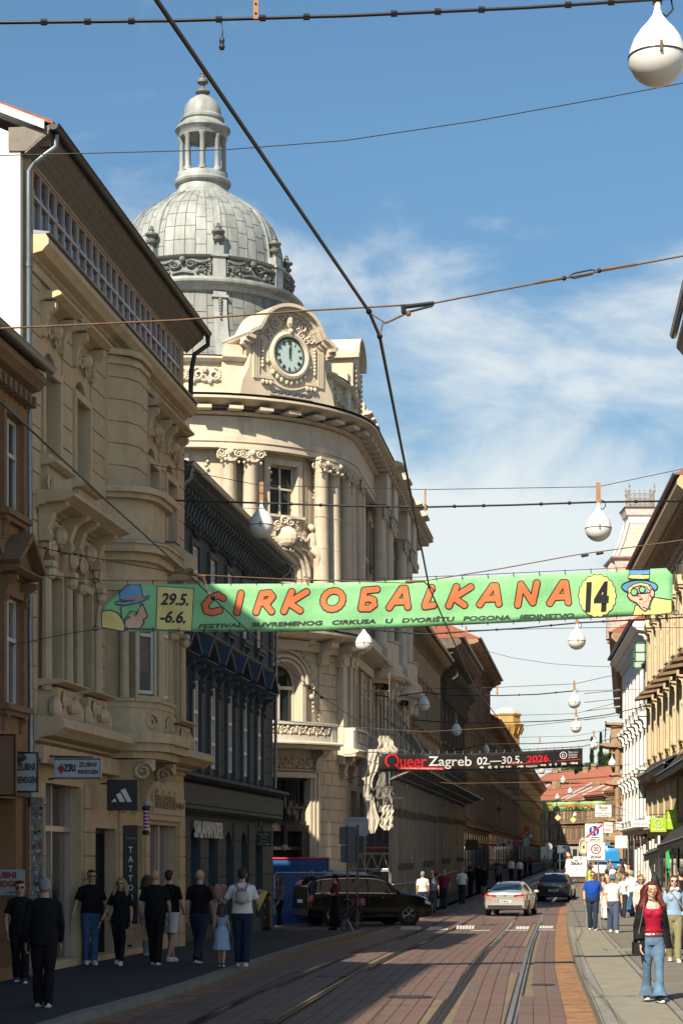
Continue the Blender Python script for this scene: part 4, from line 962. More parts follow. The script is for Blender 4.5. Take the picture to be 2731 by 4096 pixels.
def townhouse(name,label,x0,d0,x1,d1,zb,zt,floors,nw,m_,mt,flip=1,ww=1.0,roof=None,corn=(.5,.6),hoods=None,shop=None,mf=None,grp=None,piers=False,gl=None,th=8,quoin=False,arch_shop=False):
 L=sqrt((x1-x0)**2+(d1-d0)**2);F=FR(x0,d0,(x1-x0)/(d1-d0),flip)
 h=thing(name,label,'house',(x0,d0,zb),grp)
 ops=[];cs=[(i+.5)*L/nw for i in range(nw)]
 for(a,b)in floors:
  for c in cs:ops.append((c-ww/2,c+ww/2,a,b))
 if shop:
  for i in range(shop[0]):
   w_=L/shop[0];ops.append((i*w_+.3,(i+1)*w_-.3,zb+.25,shop[1]))
 wall(F,0,L,zb-.6,zt,ops,m_,h)
 body_block(h,F,.02,L-.02,zb-.6,zt-.02,th,m_)
 for k,(a,b)in enumerate(floors):
  for c in cs:
   window(h,F,c,a,b,ww,.05,mf or mFrameW,mull=1,trans=(.66,),glass=gl)
   if hoods:surround(h,F,c,a,b,ww,mt,hoods[k],True,hp=.32)
 if shop:
  for i in range(shop[0]):
   w_=L/shop[0];p,q=i*w_+.3,(i+1)*w_-.3
   mb=MB();mb.quad(F(p,-.06,zb+.25),F(q,-.06,zb+.25),F(q,-.06,shop[1]),F(p,-.06,shop[1]));sw=mb.build('shop_window',gl or mGlass,h)
   mb=MB()
   for a in(p,(p+q)/2-.04,q-.08):mb.box(a,a+.08,-.08,-.0,zb+.25,shop[1],F)
   mb.box(p,q,-.08,-.0,shop[1]-.7,shop[1]-.62,F);mb.build('shop_frame',mBlack,sw)
  mb=MB();cornice(mb,F,0,L,shop[1]+.35,.25,.3);mb.build('shop_cornice',mt,h)
 mb=MB();cornice(mb,F,-.03,L+.03,zt-corn[0]*.6,corn[0],corn[1]);mb.box(0,L,0,.08,zt-corn[0]*.6-.35,zt-corn[0]*.6,F);mb.build('cornice',mt,h)
 mb=MB();k=0
 while .3+k*.7<L:bracket(mb,F,.3+k*.7,zt-corn[0]*.6+.1,.4,.16,0,corn[1]*.6);k+=1
 mb.build('cornice_brackets',mt,h,kind='stuff')
 if piers:
  for c in[0.2]+[(i+1)*L/nw for i in range(nw-1)]+[L-.2]:
   MB().box(c-.16,c+.16,0,.1,zb+(shop[1]-zb if shop else 0)+.7,zt-.5,F).build('pilaster',mt,h)
 if roof:
  mb=MB();mb.prof(-.05,L+.05,[(corn[1]+.05,zt+corn[0]*.4),(corn[1]+.05,zt+corn[0]*.4+.08),(-th/2,zt+roof[0]+.08),(-th,zt+.1),(-th,zt)],F);mb.build('roof',roof[1],h)
  gutter(h,F,0,L,zt+corn[0]*.4+.1,corn[1]+.1,.1)
 return h,F,L
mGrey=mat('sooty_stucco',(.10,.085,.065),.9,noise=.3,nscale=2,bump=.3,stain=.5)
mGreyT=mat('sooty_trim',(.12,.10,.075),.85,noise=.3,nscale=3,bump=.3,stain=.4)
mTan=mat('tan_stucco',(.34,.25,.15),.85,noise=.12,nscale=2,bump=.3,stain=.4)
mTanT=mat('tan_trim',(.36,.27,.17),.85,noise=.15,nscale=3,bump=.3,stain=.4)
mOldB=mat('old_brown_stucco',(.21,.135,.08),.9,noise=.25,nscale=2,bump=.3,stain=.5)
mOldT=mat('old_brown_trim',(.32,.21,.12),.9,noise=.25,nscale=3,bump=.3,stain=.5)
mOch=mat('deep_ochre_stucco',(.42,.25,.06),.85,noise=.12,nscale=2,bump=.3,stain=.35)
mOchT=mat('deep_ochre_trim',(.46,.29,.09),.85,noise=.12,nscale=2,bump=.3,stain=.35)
mButter=mat('butter_stucco',(.60,.46,.26),.85,noise=.08,nscale=1.5,bump=.25,stain=.25)
mButterT=mat('butter_trim',(.50,.39,.24),.85,noise=.1,nscale=3,bump=.25,stain=.4)
mWhs=mat('white_stucco',(.76,.72,.64),.8,noise=.05,nscale=2,bump=.2,stain=.12)
mWhsT=mat('white_trim',(.78,.75,.68),.8,noise=.05,nscale=3,bump=.2,stain=.15)
mGreenF=mat('green_window_paint',(.03,.14,.07),.5)
mPeach=mat('peach_stucco',(.64,.40,.22),.85,noise=.08,bump=.2,stain=.2)
xl=lambda d:facL(d)
z_=gz(107)
townhouse('tan_house','plain tan house with tall narrow paired windows beyond the domed building',xl(106.2),106.2,xl(127),127,gz(115),14.2,[(4.4,6.9),(9.3,12.0)],7,mTan,mTanT,ww=1.3,roof=(3.2,mTile),hoods=['flat',None],shop=(4,3.2),corn=(.5,.7))
h,F,L=townhouse('sooty_house','soot blackened house with a heavy carved bracket cornice',xl(127.1),127.1,xl(150),150,gz(140),15.6,[(4.8,7.2),(9.5,12.2)],6,mGrey,mGreyT,ww=1.2,roof=(3.6,mTile),hoods=['tri','flat'],shop=(4,3.6),corn=(1.0,1.3),piers=True)
mb=MB();
for k in range(22):bracket(mb,F,.5+k*1.04,14.0,1.9,.3,0,1.0)
mb.build('carved_brackets',mGreyT,h,kind='stuff')
MB().box(6,7.6,-2.6,-1.2,15,17.6,F).build('chimney',mOldB,h);MB().prof(5.8,7.8,[(-1.0,17.6),(-1.9,18.2),(-2.8,17.6)],F).build('chimney_cap',mat('red_sheet',(.35,.05,.03),.5),h)
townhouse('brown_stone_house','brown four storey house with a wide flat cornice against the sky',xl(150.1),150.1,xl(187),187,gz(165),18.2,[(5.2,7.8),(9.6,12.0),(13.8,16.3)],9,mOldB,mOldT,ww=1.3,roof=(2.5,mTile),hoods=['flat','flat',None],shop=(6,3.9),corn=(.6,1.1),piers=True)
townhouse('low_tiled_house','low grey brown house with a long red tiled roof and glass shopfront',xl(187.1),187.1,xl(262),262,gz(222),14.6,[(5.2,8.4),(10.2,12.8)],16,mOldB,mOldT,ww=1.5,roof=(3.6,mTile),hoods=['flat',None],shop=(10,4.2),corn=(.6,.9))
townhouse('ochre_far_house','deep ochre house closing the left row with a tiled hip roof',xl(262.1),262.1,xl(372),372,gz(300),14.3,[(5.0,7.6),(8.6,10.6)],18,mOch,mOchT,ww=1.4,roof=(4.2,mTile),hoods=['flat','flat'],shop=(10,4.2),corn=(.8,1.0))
tw=thing('ochre_corner_tower','ochre corner turret with a pale sheeted cap above the left roofs','tower',(*P(2040,3000,262).xy,8))
c=P(2027,2900,262);sT=FP/262
def TW(px,py):return CZ+(HY-py)/sT
mb=MB();n=8
mb.lathe([(1.7,8),(1.7,TW(0,2945)),(1.85,TW(0,2935)),(2.2,TW(0,2912)),(2.35,TW(0,2900))],(c.x,c.y,0),8,M=Matrix.Rotation(radians(22),3,'Z'));mb.build('turret',mOch,tw)
mb=MB();mb.lathe([(2.35,TW(0,2900)),(1.8,TW(0,2896)),(1.8,TW(0,2868)),(1.98,TW(0,2862)),(1.9,TW(0,2858))],(c.x,c.y,0),8,M=Matrix.Rotation(radians(22),3,'Z'));mb.build('turret_attic',mOchT,tw)
mb=MB();mb.lathe([(2.0,TW(0,2858)),(1.6,TW(0,2842)),(.8,TW(0,2832)),(0,TW(0,2828))],(c.x,c.y,0),8,M=Matrix.Rotation(radians(22),3,'Z'));mb.build('turret_cap',mat('pale_sheeting',(.48,.44,.38),.6,noise=.15,bump=.6,bscale=2),tw)
mb=MB()
for i in range(16):
 t=2*pi*i/16;mb.tube([(c.x+1.8*cos(t),c.y+1.8*sin(t),TW(0,2940)),(c.x+2.15*cos(t),c.y+2.15*sin(t),TW(0,2914))],.12,4)
mb.build('turret_brackets',mOchT,tw)
fx=lambda px,d:(px-CX)*d/FP
far=[(2085,2262,385,372,12.6,mOldB,'long brown terrace at the bend with rows of narrow shuttered windows'),(2262,2345,372,362,12.2,mOldB,'brown stone house in the middle of the far bend'),(2345,2425,362,352,13.0,mOldT,'dark gabled house at the right of the far bend'),(2425,2560,352,344,13.5,mOldB,'shadowy brown house behind the tram')]
for i,(pa,pb,da,db,zt,m_,lab)in enumerate(far):
 xa,xb=fx(pa,da),fx(pb,db);L=sqrt((xb-xa)**2+(db-da)**2)
 O=Vector((xa,da));u=Vector((xb-xa,db-da)).normalized();n=Vector((u.y,-u.x))
 F=(lambda O,u,n:(lambda a,o,z:(O.x+u.x*a+n.x*o,O.y+u.y*a+n.y*o,z)))(O,u,n)
 h=thing('far_house',lab,'house',(xa,da,1))
 nw=max(3,int(L/1.35));cs=[(k+.5)*L/nw for k in range(nw)]
 ops=[(c-.33,c+.33,a,b)for c in cs for a,b in((5.4,7.6),(8.9,11.2))]
 wall(F,0,L,0,zt,ops,m_,h);body_block(h,F,.02,L-.02,0,zt,8,m_)
 for c in cs:
  for a,b in((5.4,7.6),(8.9,11.2)):
   mb=MB();mb.box(c-.33,c+.33,-.3,-.2,a,b,F);w=mb.build('window',mat('dusty_shutter',(.50,.44,.36),.7)if(int(c*7)+int(a))%3 else mGlass,h)
 mb=MB();cornice(mb,F,0,L,zt-.4,.5,.7);cornice(mb,F,0,L,8.1,.2,.3);cornice(mb,F,0,L,4.3,.3,.4)
 for k in range(int(L/.8)):bracket(mb,F,.4+k*.8,zt-.35,.6,.25,0,.5);bracket(mb,F,.4+k*.8,5.2,.5,.2,0,.25)
 mb.build('cornices',mOldT,h)
 mb=MB();mb.box(.3,L-.3,.02,.1,1.6,4.0,F);mb.build('shop_band',mat('pale_shopfront',(.55,.50,.44),.6,noise=.3,nscale=.5),h)
 mb=MB()
 for k in range(int(L/3)):mb.box(.8+k*3,2.9+k*3,.1,.14,1.5,3.5,F)
 mb.build('shop_windows',mGlass,h,kind='stuff')
 mb=MB();mb.prof(-.1,L+.1,[(.8,zt+.1),(.8,zt+.2),(-6.5,zt+3.4),(-14,zt+.2),(-14,zt)],F);mb.build('tiled_roof',mTile,h)
 MB().box(L*.3,L*.3+1.2,-5,-4,zt+2.0,zt+4.0,F).build('chimney',mOldT,h)
 mb=MB();
 for s in(0,L):mb.prof(s-.15,s+.15,[(.8,zt+.2),(.8,zt+.45),(-6.5,zt+3.7),(-6.5,zt+3.4)],F)
 mb.build('party_wall_flashing',mat('pale_flashing',(.5,.46,.42),.6),h)
for i,(pa,pb,y0,y1,d,lab)in enumerate([(2150,2300,3125,3085,405,'red tiled roof rising left behind the far houses'),(2280,2420,3130,3080,415,'brown red roof with pale chimney behind the far bend'),(2330,2450,3120,3066,430,'highest red roof below the wooded hill')]):
 s=FP/d;xa,xb=fx(pa,d),fx(pb,d)
 za,zb2=CZ+(HY-y0)/s,CZ+(HY-y1)/s
 h=thing('hillside_house',lab,'house',(xa,d,3))
 MB().box(xa,xb,d,d+12,2,za).build('wall',mOldB,h)
 mb=MB();mb.add([(xa-.4,d-.5,za),(xb+.4,d-.5,za-.4),(xb+.4,d+7,zb2+.6),(xa+3,d+7,zb2),(xb+.4,d+14,za),(xa-.4,d+14,za)],[(0,1,2,3),(3,2,4,5),(0,3,5),(1,4,2)]);mb.build('roof',mTile,h)
 MB().box(xb-4,xb-3,d+5,d+6,zb2-1,zb2+.9).build('chimney',mOldT,h)
mTallS=mat('brown_tall_stucco',(.30,.22,.14),.85,noise=.1)
FRn=FR(9.6,38,(13.4-9.6)/(75.5-38),-1)
h=thing('tall_eaves_house','tall brown house at the right edge showing only its dark eaves','house',(9.6,38,0))
LN=37.7;ops=[]
for k in range(10):
 for a,b in((4.6,7),(8.6,11),(12.4,14.6),(16.2,18.2)):ops.append((1.9+k*3.7-.6,1.9+k*3.7+.6,a,b))
for k in range(6):ops.append((1+k*6,5.5+k*6,.2,3.4))
wall(FRn,0,LN,-.6,21,ops,mTallS,h);body_block(h,FRn,.02,LN-.02,-.6,21,9,mTallS)
for q in ops:MB().quad(FRn(q[0],-.25,q[2]),FRn(q[1],-.25,q[2]),FRn(q[1],-.25,q[3]),FRn(q[0],-.25,q[3])).build('window',mGlass,h)
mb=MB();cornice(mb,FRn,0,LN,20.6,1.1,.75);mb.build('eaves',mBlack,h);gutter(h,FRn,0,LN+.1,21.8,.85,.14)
mb=MB();cornice(mb,FRn,0,LN,3.7,.4,.4);mb.build('string_course',mWhsT,h)
x0_,d0_,x1_,d1_=17.7,98.0,20.05,131.0
h,F,L=townhouse('butter_house','sunlit butter yellow house with dark pediment hoods and black awnings',x0_,d0_,x1_,d1_,gz(110),20.3,[(13.4,16.2),(8.4,11.4)],8,mButter,mButterT,flip=-1,ww=1.3,roof=(3,mTile),hoods=['tri','flat'],corn=(1.3,1.25),shop=(5,3.3),piers=True,quoin=True)
mb=MB()
for c in[(i+.5)*L/8 for i in range(8)]:mb.prof(c-1.0,c+1.0,[(0,12.3),(.95,12.15),(.95,12.3),(.55,12.75),(0,12.8)],F)
mb.build('curved_window_hoods',mOldB,h)
mb=MB();mb.box(0,L,0,.1,18.2,19.3,F);relief(mb,F,.2,L-.2,18.4,19.2,.16,.07);k=0
while k*.45<L:bracket(mb,F,.2+k*.45,19.7,.7,.2,.05,.8);k+=1
mb.build('carved_frieze',mOldT,h,kind='stuff')
blocks(h,F,[(L-1.0,L-.1),(L*.5-.45,L*.5+.45)],4.6,18,.8,mButter,pr=.09)
mb=MB();cornice(mb,F,0,L,6.9,.5,.8);k=0
while k*.6<L:bracket(mb,F,.3+k*.6,6.95,.6,.25,0,.55);k+=1
mb.build('balcony_cornice',mOldT,h)
x2_,d2_,x3_,d3_=20.1,131.2,22.2,158.0
h,F,L=townhouse('white_house','bright white house with green framed windows and a dark sloping eave',x2_,d2_,x3_,d3_,gz(145),17.2,[(12.6,15.0),(8.4,11.2),(4.8,7.4)],7,mWhs,mWhsT,flip=-1,ww=1.2,roof=(3,mTile),hoods=[None,'flat','flat'],corn=(.9,1.0),shop=(4,3.6),mf=mGreenF)
mb=MB()
for k in range(7):
 for zz in(11.4,7.7):mb.box((k+.5)*L/7-.9,(k+.5)*L/7+.9,0,.55,zz,zz+.25,F);bracket(mb,F,(k+.5)*L/7-.7,zz,.8,.2,0,.5);bracket(mb,F,(k+.5)*L/7+.7,zz,.8,.2,0,.5)
mb.build('white_ledges',mWhsT,h)
for a_,z0 in((.6,14.9),(1.9,14.6),(.4,5.9)):
 O=Vector(F(a_,.1,0));sc=thing('open_casement','green framed window leaf standing open on the white house, %s'%('uppermost and nearest' if z0==14.9 else 'upper leaf set further along' if z0==14.6 else 'lowest leaf near the shop signs'),'window',(O.x,O.y,z0))
 hgt=1.3 if z0>10 else 1.9
 x_,y_=O.x,O.y;w_=.75 if z0>10 else .5
 mb=MB()
 for(p,q,r,s)in((0,.09,0,hgt),(w_-.09,w_,0,hgt),(0,w_,0,.09),(0,w_,hgt-.09,hgt),(0,w_,hgt*.5-.04,hgt*.5+.04)):mb.box(x_-w_+p,x_-w_+q,y_-.03,y_+.03,z0+r,z0+s)
 fr=mb.build('leaf_frame',mGreenF,sc)
 MB().box(x_-w_+.08,x_-.08,y_-.01,y_+.01,z0+.08,z0+hgt-.08).build('pane',mat('pale_glass',(.45,.50,.47),.15),sc)
x4_,d4_,x5_,d5_=22.45,158.3,34.0,240.0
h,F,L=townhouse('dark_ornate_house','dark ornate corner house with stone balconies and orange brown bays',x4_,d4_,x5_,d5_,gz(190),19.4,[(13.6,16.6),(8.2,11.0),(4.6,7.2)],16,mOldB,mOldT,flip=-1,ww=1.4,roof=(3,mTile),hoods=['flat','tri','flat'],corn=(1.2,1.1),shop=(8,4.0),piers=True)
for(a_,z0,z1,o_)in((1.0,10.6,12.4,1.5),(1.0,7.6,8.4,1.2),(1.4,3.2,4.8,1.5)):
 mb=MB();cornice(mb,F,a_-1.2,a_+3,z0,.5,o_+.5);mb.box(a_-1,a_+2.6,0,o_*.75,z0+.5,z1,F);cornice(mb,F,a_-1.1,a_+2.8,z1,.3,o_+.1)
 for s in(-.6,.8,2.2):bracket(mb,F,a_+s,z0,1.3,.4,0,o_*.8)
 mb.build('stone_balcony',mOldT,h)
mb=MB()
for a_ in(.2,2.6):mb.tube([F(a_,.6,4.9),F(a_,.6,12.4)],.22,8)
mb.build('stone_columns',mOldT,h)
for k in range(4):
 MB().tube([F(-1,.4,15.2-k*.65),F(-1+.3,3.2,15.0-k*.7)],.06,5).build('flag_pole',mSteel,h)
mb=MB()
for k in range(6):mb.tube([F(.2+k*.35,1.5,10.8),F(.2+k*.35,1.6,11.6),F(.2+k*.35,1.5,12.8)],.04,4)
for zz in(11.0,11.9,12.8):mb.tube([F(.2,1.55,zz),F(2.0,1.55,zz)],.05,4)
mb.build('iron_balcony_rail',mSteel,h)
townhouse('street_end_house','brown far house on the right beyond the ornate corner',34.1,240.2,50.5,345,gz(290),15,[(5,7.6),(9,11.6)],14,mOldB,mOldT,flip=-1,ww=1.4,roof=(3.4,mTile),hoods=['flat','flat'],shop=(8,4.4),corn=(.8,1))
d=166.0;s=FP/d;Z=lambda y:CZ+(HY-y)/s;X=lambda x:(x-CX)/s
tw=thing('crested_turret','weathered white turret with a concave roof and iron cresting','tower',(X(2575),d,15))
c=(X(2580),d+3,0);R4=Matrix.Rotation(radians(45),3,'Z')
def sq(mb,pr):mb.lathe([(r*1.414,z)for r,z in pr],c,4,M=R4)
mb=MB();sq(mb,[(2.35,Z(2235)),(1.9,Z(2190)),(1.5,Z(2140)),(1.22,Z(2095)),(1.1,Z(2075))]);mb.build('concave_roof',mat('weathered_sheet',(.45,.40,.31),.6,noise=.35,nscale=4,bump=.5),tw)
mb=MB()
for q in(-1,1):
 for r_ in(-1,1):mb.tube([(c[0]+q*r,c[1]+r_*r,z)for r,z in[(2.4,Z(2235)),(1.95,Z(2190)),(1.55,Z(2140)),(1.27,Z(2095)),(1.15,Z(2070))]],.14,5)
sq(mb,[(1.15,Z(2078)),(1.15,Z(2052)),(1.3,Z(2045)),(1.45,Z(2022)),(1.45,Z(2014)),(0,Z(2012))]);mb.build('turret_cap',mat('chipped_white_paint',(.68,.62,.56),.6,noise=.15,nscale=3,stain=.3,bump=.3),tw)
mb=MB();sq(mb,[(1.5,Z(2020)),(1.55,Z(2014)),(0,Z(2009))]);mb.build('cap_flashing',mRust,tw)
mb=MB();sq(mb,[(2.45,Z(2548)),(2.45,Z(2235)),(2.7,Z(2228)),(2.75,Z(2222)),(2.3,Z(2218))]);mb.build('turret_base',mat('flaking_red_white',(.60,.53,.47),.8,col2=(.36,.19,.14),noise=.1,nscale=5),tw)
mb=MB();cc=P(2478,2290,d);mb.lathe([(1.5,Z(2548)),(1.5,Z(2330)),(1.5,Z(2290)),(1.35,Z(2255)),(1.1,Z(2238)),(.5,Z(2232)),(0,Z(2231))],(cc.x+.6,d+2,0),20);mb.build('domed_roof',mat('flaking_red_white',(1,1,1)),tw,smooth=True)
mb=MB()
for side in range(4):
 for i in range(6):
  t=-1+2*i/5;hgt=Z(1950)-Z(2012)if i in(0,5)else Z(1968)-Z(2012)
  p=[(t,-1),(1,t),(-t,1),(-1,-t)][side];x,y=c[0]+1.05*p[0],c[1]+1.05*p[1]
  if i in(0,):mb.tube([(x,y,Z(2012)),(x,y,Z(1915))],.035,4);mb.ball((x,y,Z(1945)),.12,n=6);mb.ball((x,y,Z(1928)),.09,n=6);mb.tube([(x-.16,y,Z(1925)),(x+.16,y,Z(1925))],.02,4)
  else:mb.tube([(x,y,Z(2012)),(x,y,Z(1940))],.02,4);mb.tube([(x-.08,y,Z(1945)),(x+.08,y,Z(1945))],.015,4)
  if i<5:
   p2=[(t+.4,-1),(1,t+.4),(-t-.4,1),(-1,-t-.4)][side];x2,y2=c[0]+1.05*p2[0],c[1]+1.05*p2[1]
   for za,zb_ in((Z(2008),Z(1982)),(Z(1982),Z(1957))):
    mb.tube([(x,y,za),((x+x2)/2,(y+y2)/2,zb_),(x2,y2,za)],.018,4);mb.tube([(x,y,zb_),((x+x2)/2,(y+y2)/2,za),(x2,y2,zb_)],.018,4)
 p,q=[((-1,-1),(1,-1)),((1,-1),(1,1)),((1,1),(-1,1)),((-1,1),(-1,-1))][side]
 for zz in(Z(2009),Z(1982),Z(1957)):mb.tube([(c[0]+1.05*p[0],c[1]+1.05*p[1],zz),(c[0]+1.05*q[0],c[1]+1.05*q[1],zz)],.025,4)
mb.build('iron_cresting',mat('grey_ironwork',(.32,.28,.22),.7,metal=.3),tw)
mHill=mat('hill_grass',(.04,.06,.02),.95,noise=.3,nscale=.05)
mb=MB();vs=[];n_=24
for i in range(n_+1):
 for j in range(9):
  x=-120+i*20;y=436+j*30;hgt=min(1,j/1.0)*17*math.exp(-((x-70)/75)**2)
  vs.append((x,y,1+hgt))
mb.add(vs,[(i*9+j,(i+1)*9+j,(i+1)*9+j+1,i*9+j+1)for i in range(n_)for j in range(8)]);mb.build('hill',mHill,smooth=True,kind='structure')
mLeaf=mat('broadleaf_foliage',(.05,.10,.018),.8,noise=.45,nscale=.6,spec=.2);mLeafD=mat('conifer_foliage',(.018,.042,.016),.85,noise=.4,nscale=.8,spec=.2);mBark=mat('bark',(.09,.06,.04),.9)
def crown(mb,c,rx,rz,n,leaf,con=False):
 for i in range(n):
  if con:
   t=random.random()**.8;z=c[2]-rz+2*rz*t;r=rx*(1-t)**.75*(.55+.5*random.random())*(.85+.2*sin(z*3));a=random.random()*2*pi
   p=Vector((c[0]+r*cos(a),c[1]+r*sin(a),z))
  else:
   k=random.choice(crown.lobes);v=Vector((random.gauss(0,1),random.gauss(0,1),random.gauss(0,1))).normalized()*(.75+.25*random.random())
   p=Vector((c[0]+rx*(k[0]+k[3]*v.x),c[1]+rx*(k[1]+k[3]*v.y),c[2]+rz*(k[2]+k[3]*v.z)))
  q=[Vector((random.uniform(-1,1),random.uniform(-1,1),random.uniform(-.6,.6)))*leaf for _ in range(3)]
  mb.add([p+q[0],p+q[1],p+q[2]],[(0,1,2)])
def tree(nm,lab,px,ptop,pbot,wpx,d,con):
 s=FP/d;x=(px-CX)/s;zt,zb=CZ+(HY-ptop)/s,CZ+(HY-pbot)/s;r=wpx/2/s;zc=(zt+zb)/2
 t=thing(nm,lab,'tree',(x,d,zb-4),'trees on the wooded hill')
 mb=MB();mb.tube([(x,d,zb-5),(x+.2,d,zc),(x,d,zt-.5)],[.45,.3,.08],7)
 if not con:
  for k in range(6):a=k*1.05;mb.tube([(x,d,zb+(zc-zb)*.3*k/5),(x+r*.6*cos(a),d+r*.6*sin(a),zc+.3*k)],[.2,.05],5)
 mb.build('trunk',mBark,t)
 mb=MB();crown.lobes=[(random.uniform(-.55,.55),random.uniform(-.5,.5),random.uniform(-.55,.6),random.uniform(.3,.5))for _ in range(9)]
 crown(mb,(x,d,zc),r,(zt-zb)/2,2600,.36 if not con else .32,con);mb.build('crown',mLeafD if con else mLeaf,t)
for(nm,lab,px,pt,pb,w,d,con)in[('cypress_tree','tallest pointed cypress on the hill beside the right houses',2447,2918,3110,50,470,True),('cypress_tree','slender dark cypress in the middle of the hill trees',2402,2930,3110,22,465,True),('cypress_tree','shorter thin cypress left of the slender one',2366,2950,3110,24,468,True),('leafy_tree','low broad leafy tree behind the red roofs at left',2245,3065,3150,90,450,False),('leafy_tree','round leafy tree between the lamps and the cypresses',2300,3050,3130,80,455,False),('leafy_tree','dense leafy tree under the thin cypress',2372,3040,3120,90,458,False),('leafy_tree','leafy tree behind the tallest cypress',2462,2990,3100,80,480,False),('leafy_tree','leafy tree spreading between two cypresses',2420,3000,3110,80,476,False)]:tree(nm,lab,px,pt,pb,w,d,con)
def cmat(nm,col,rough=.85,noise=.08,**k):return mat(nm,col,rough,noise=noise,nscale=8,bump=1.0,bscale=7,spec=.2,**k)
mSkin=mat('skin',(.52,.29,.19),.5,noise=.04,nscale=6)
mSkinP=mat('pale_skin',(.66,.42,.31),.5,noise=.03,nscale=6)
def remesh(mb,name,m_,parent,vox,smooth_it=2):
 me=bpy.data.meshes.new(name);me.from_pydata(mb.v,[],mb.f)
 bm=bmesh.new();bm.from_mesh(me);bmesh.ops.recalc_face_normals(bm,faces=bm.faces);bm.to_mesh(me);bm.free()
 t=bpy.data.objects.new('t',me);C.objects.link(t)
 r=t.modifiers.new('r','REMESH');r.mode='VOXEL';r.voxel_size=vox;r.use_smooth_shade=True
 if smooth_it:s=t.modifiers.new('s','SMOOTH');s.factor=.5;s.iterations=smooth_it
 dg=bpy.context.evaluated_depsgraph_get();me2=bpy.data.meshes.new_from_object(t.evaluated_get(dg));me2.name=name
 bpy.data.objects.remove(t);bpy.data.meshes.remove(me)
 me2.materials.clear();me2.materials.append(m_);me2.shade_smooth()
 o=bpy.data.objects.new(name,me2);C.objects.link(o)
 if parent:o.parent=parent
 return o
def loft(mb,secs,n=14):
 vs=[]
 for x,y,z,rx,ry in secs:
  for k in range(n):
   a=2*pi*k/n;vs.append((x+rx*cos(a),y+ry*sin(a),z))
 fs=[(i*n+k,i*n+(k+1)%n,(i+1)*n+(k+1)%n,(i+1)*n+k)for i in range(len(secs)-1)for k in range(n)]
 fs+=[tuple(range(n-1,-1,-1)),tuple((len(secs)-1)*n+k for k in range(n))]
 mb.add(vs,fs)
NPEOPLE=[0]
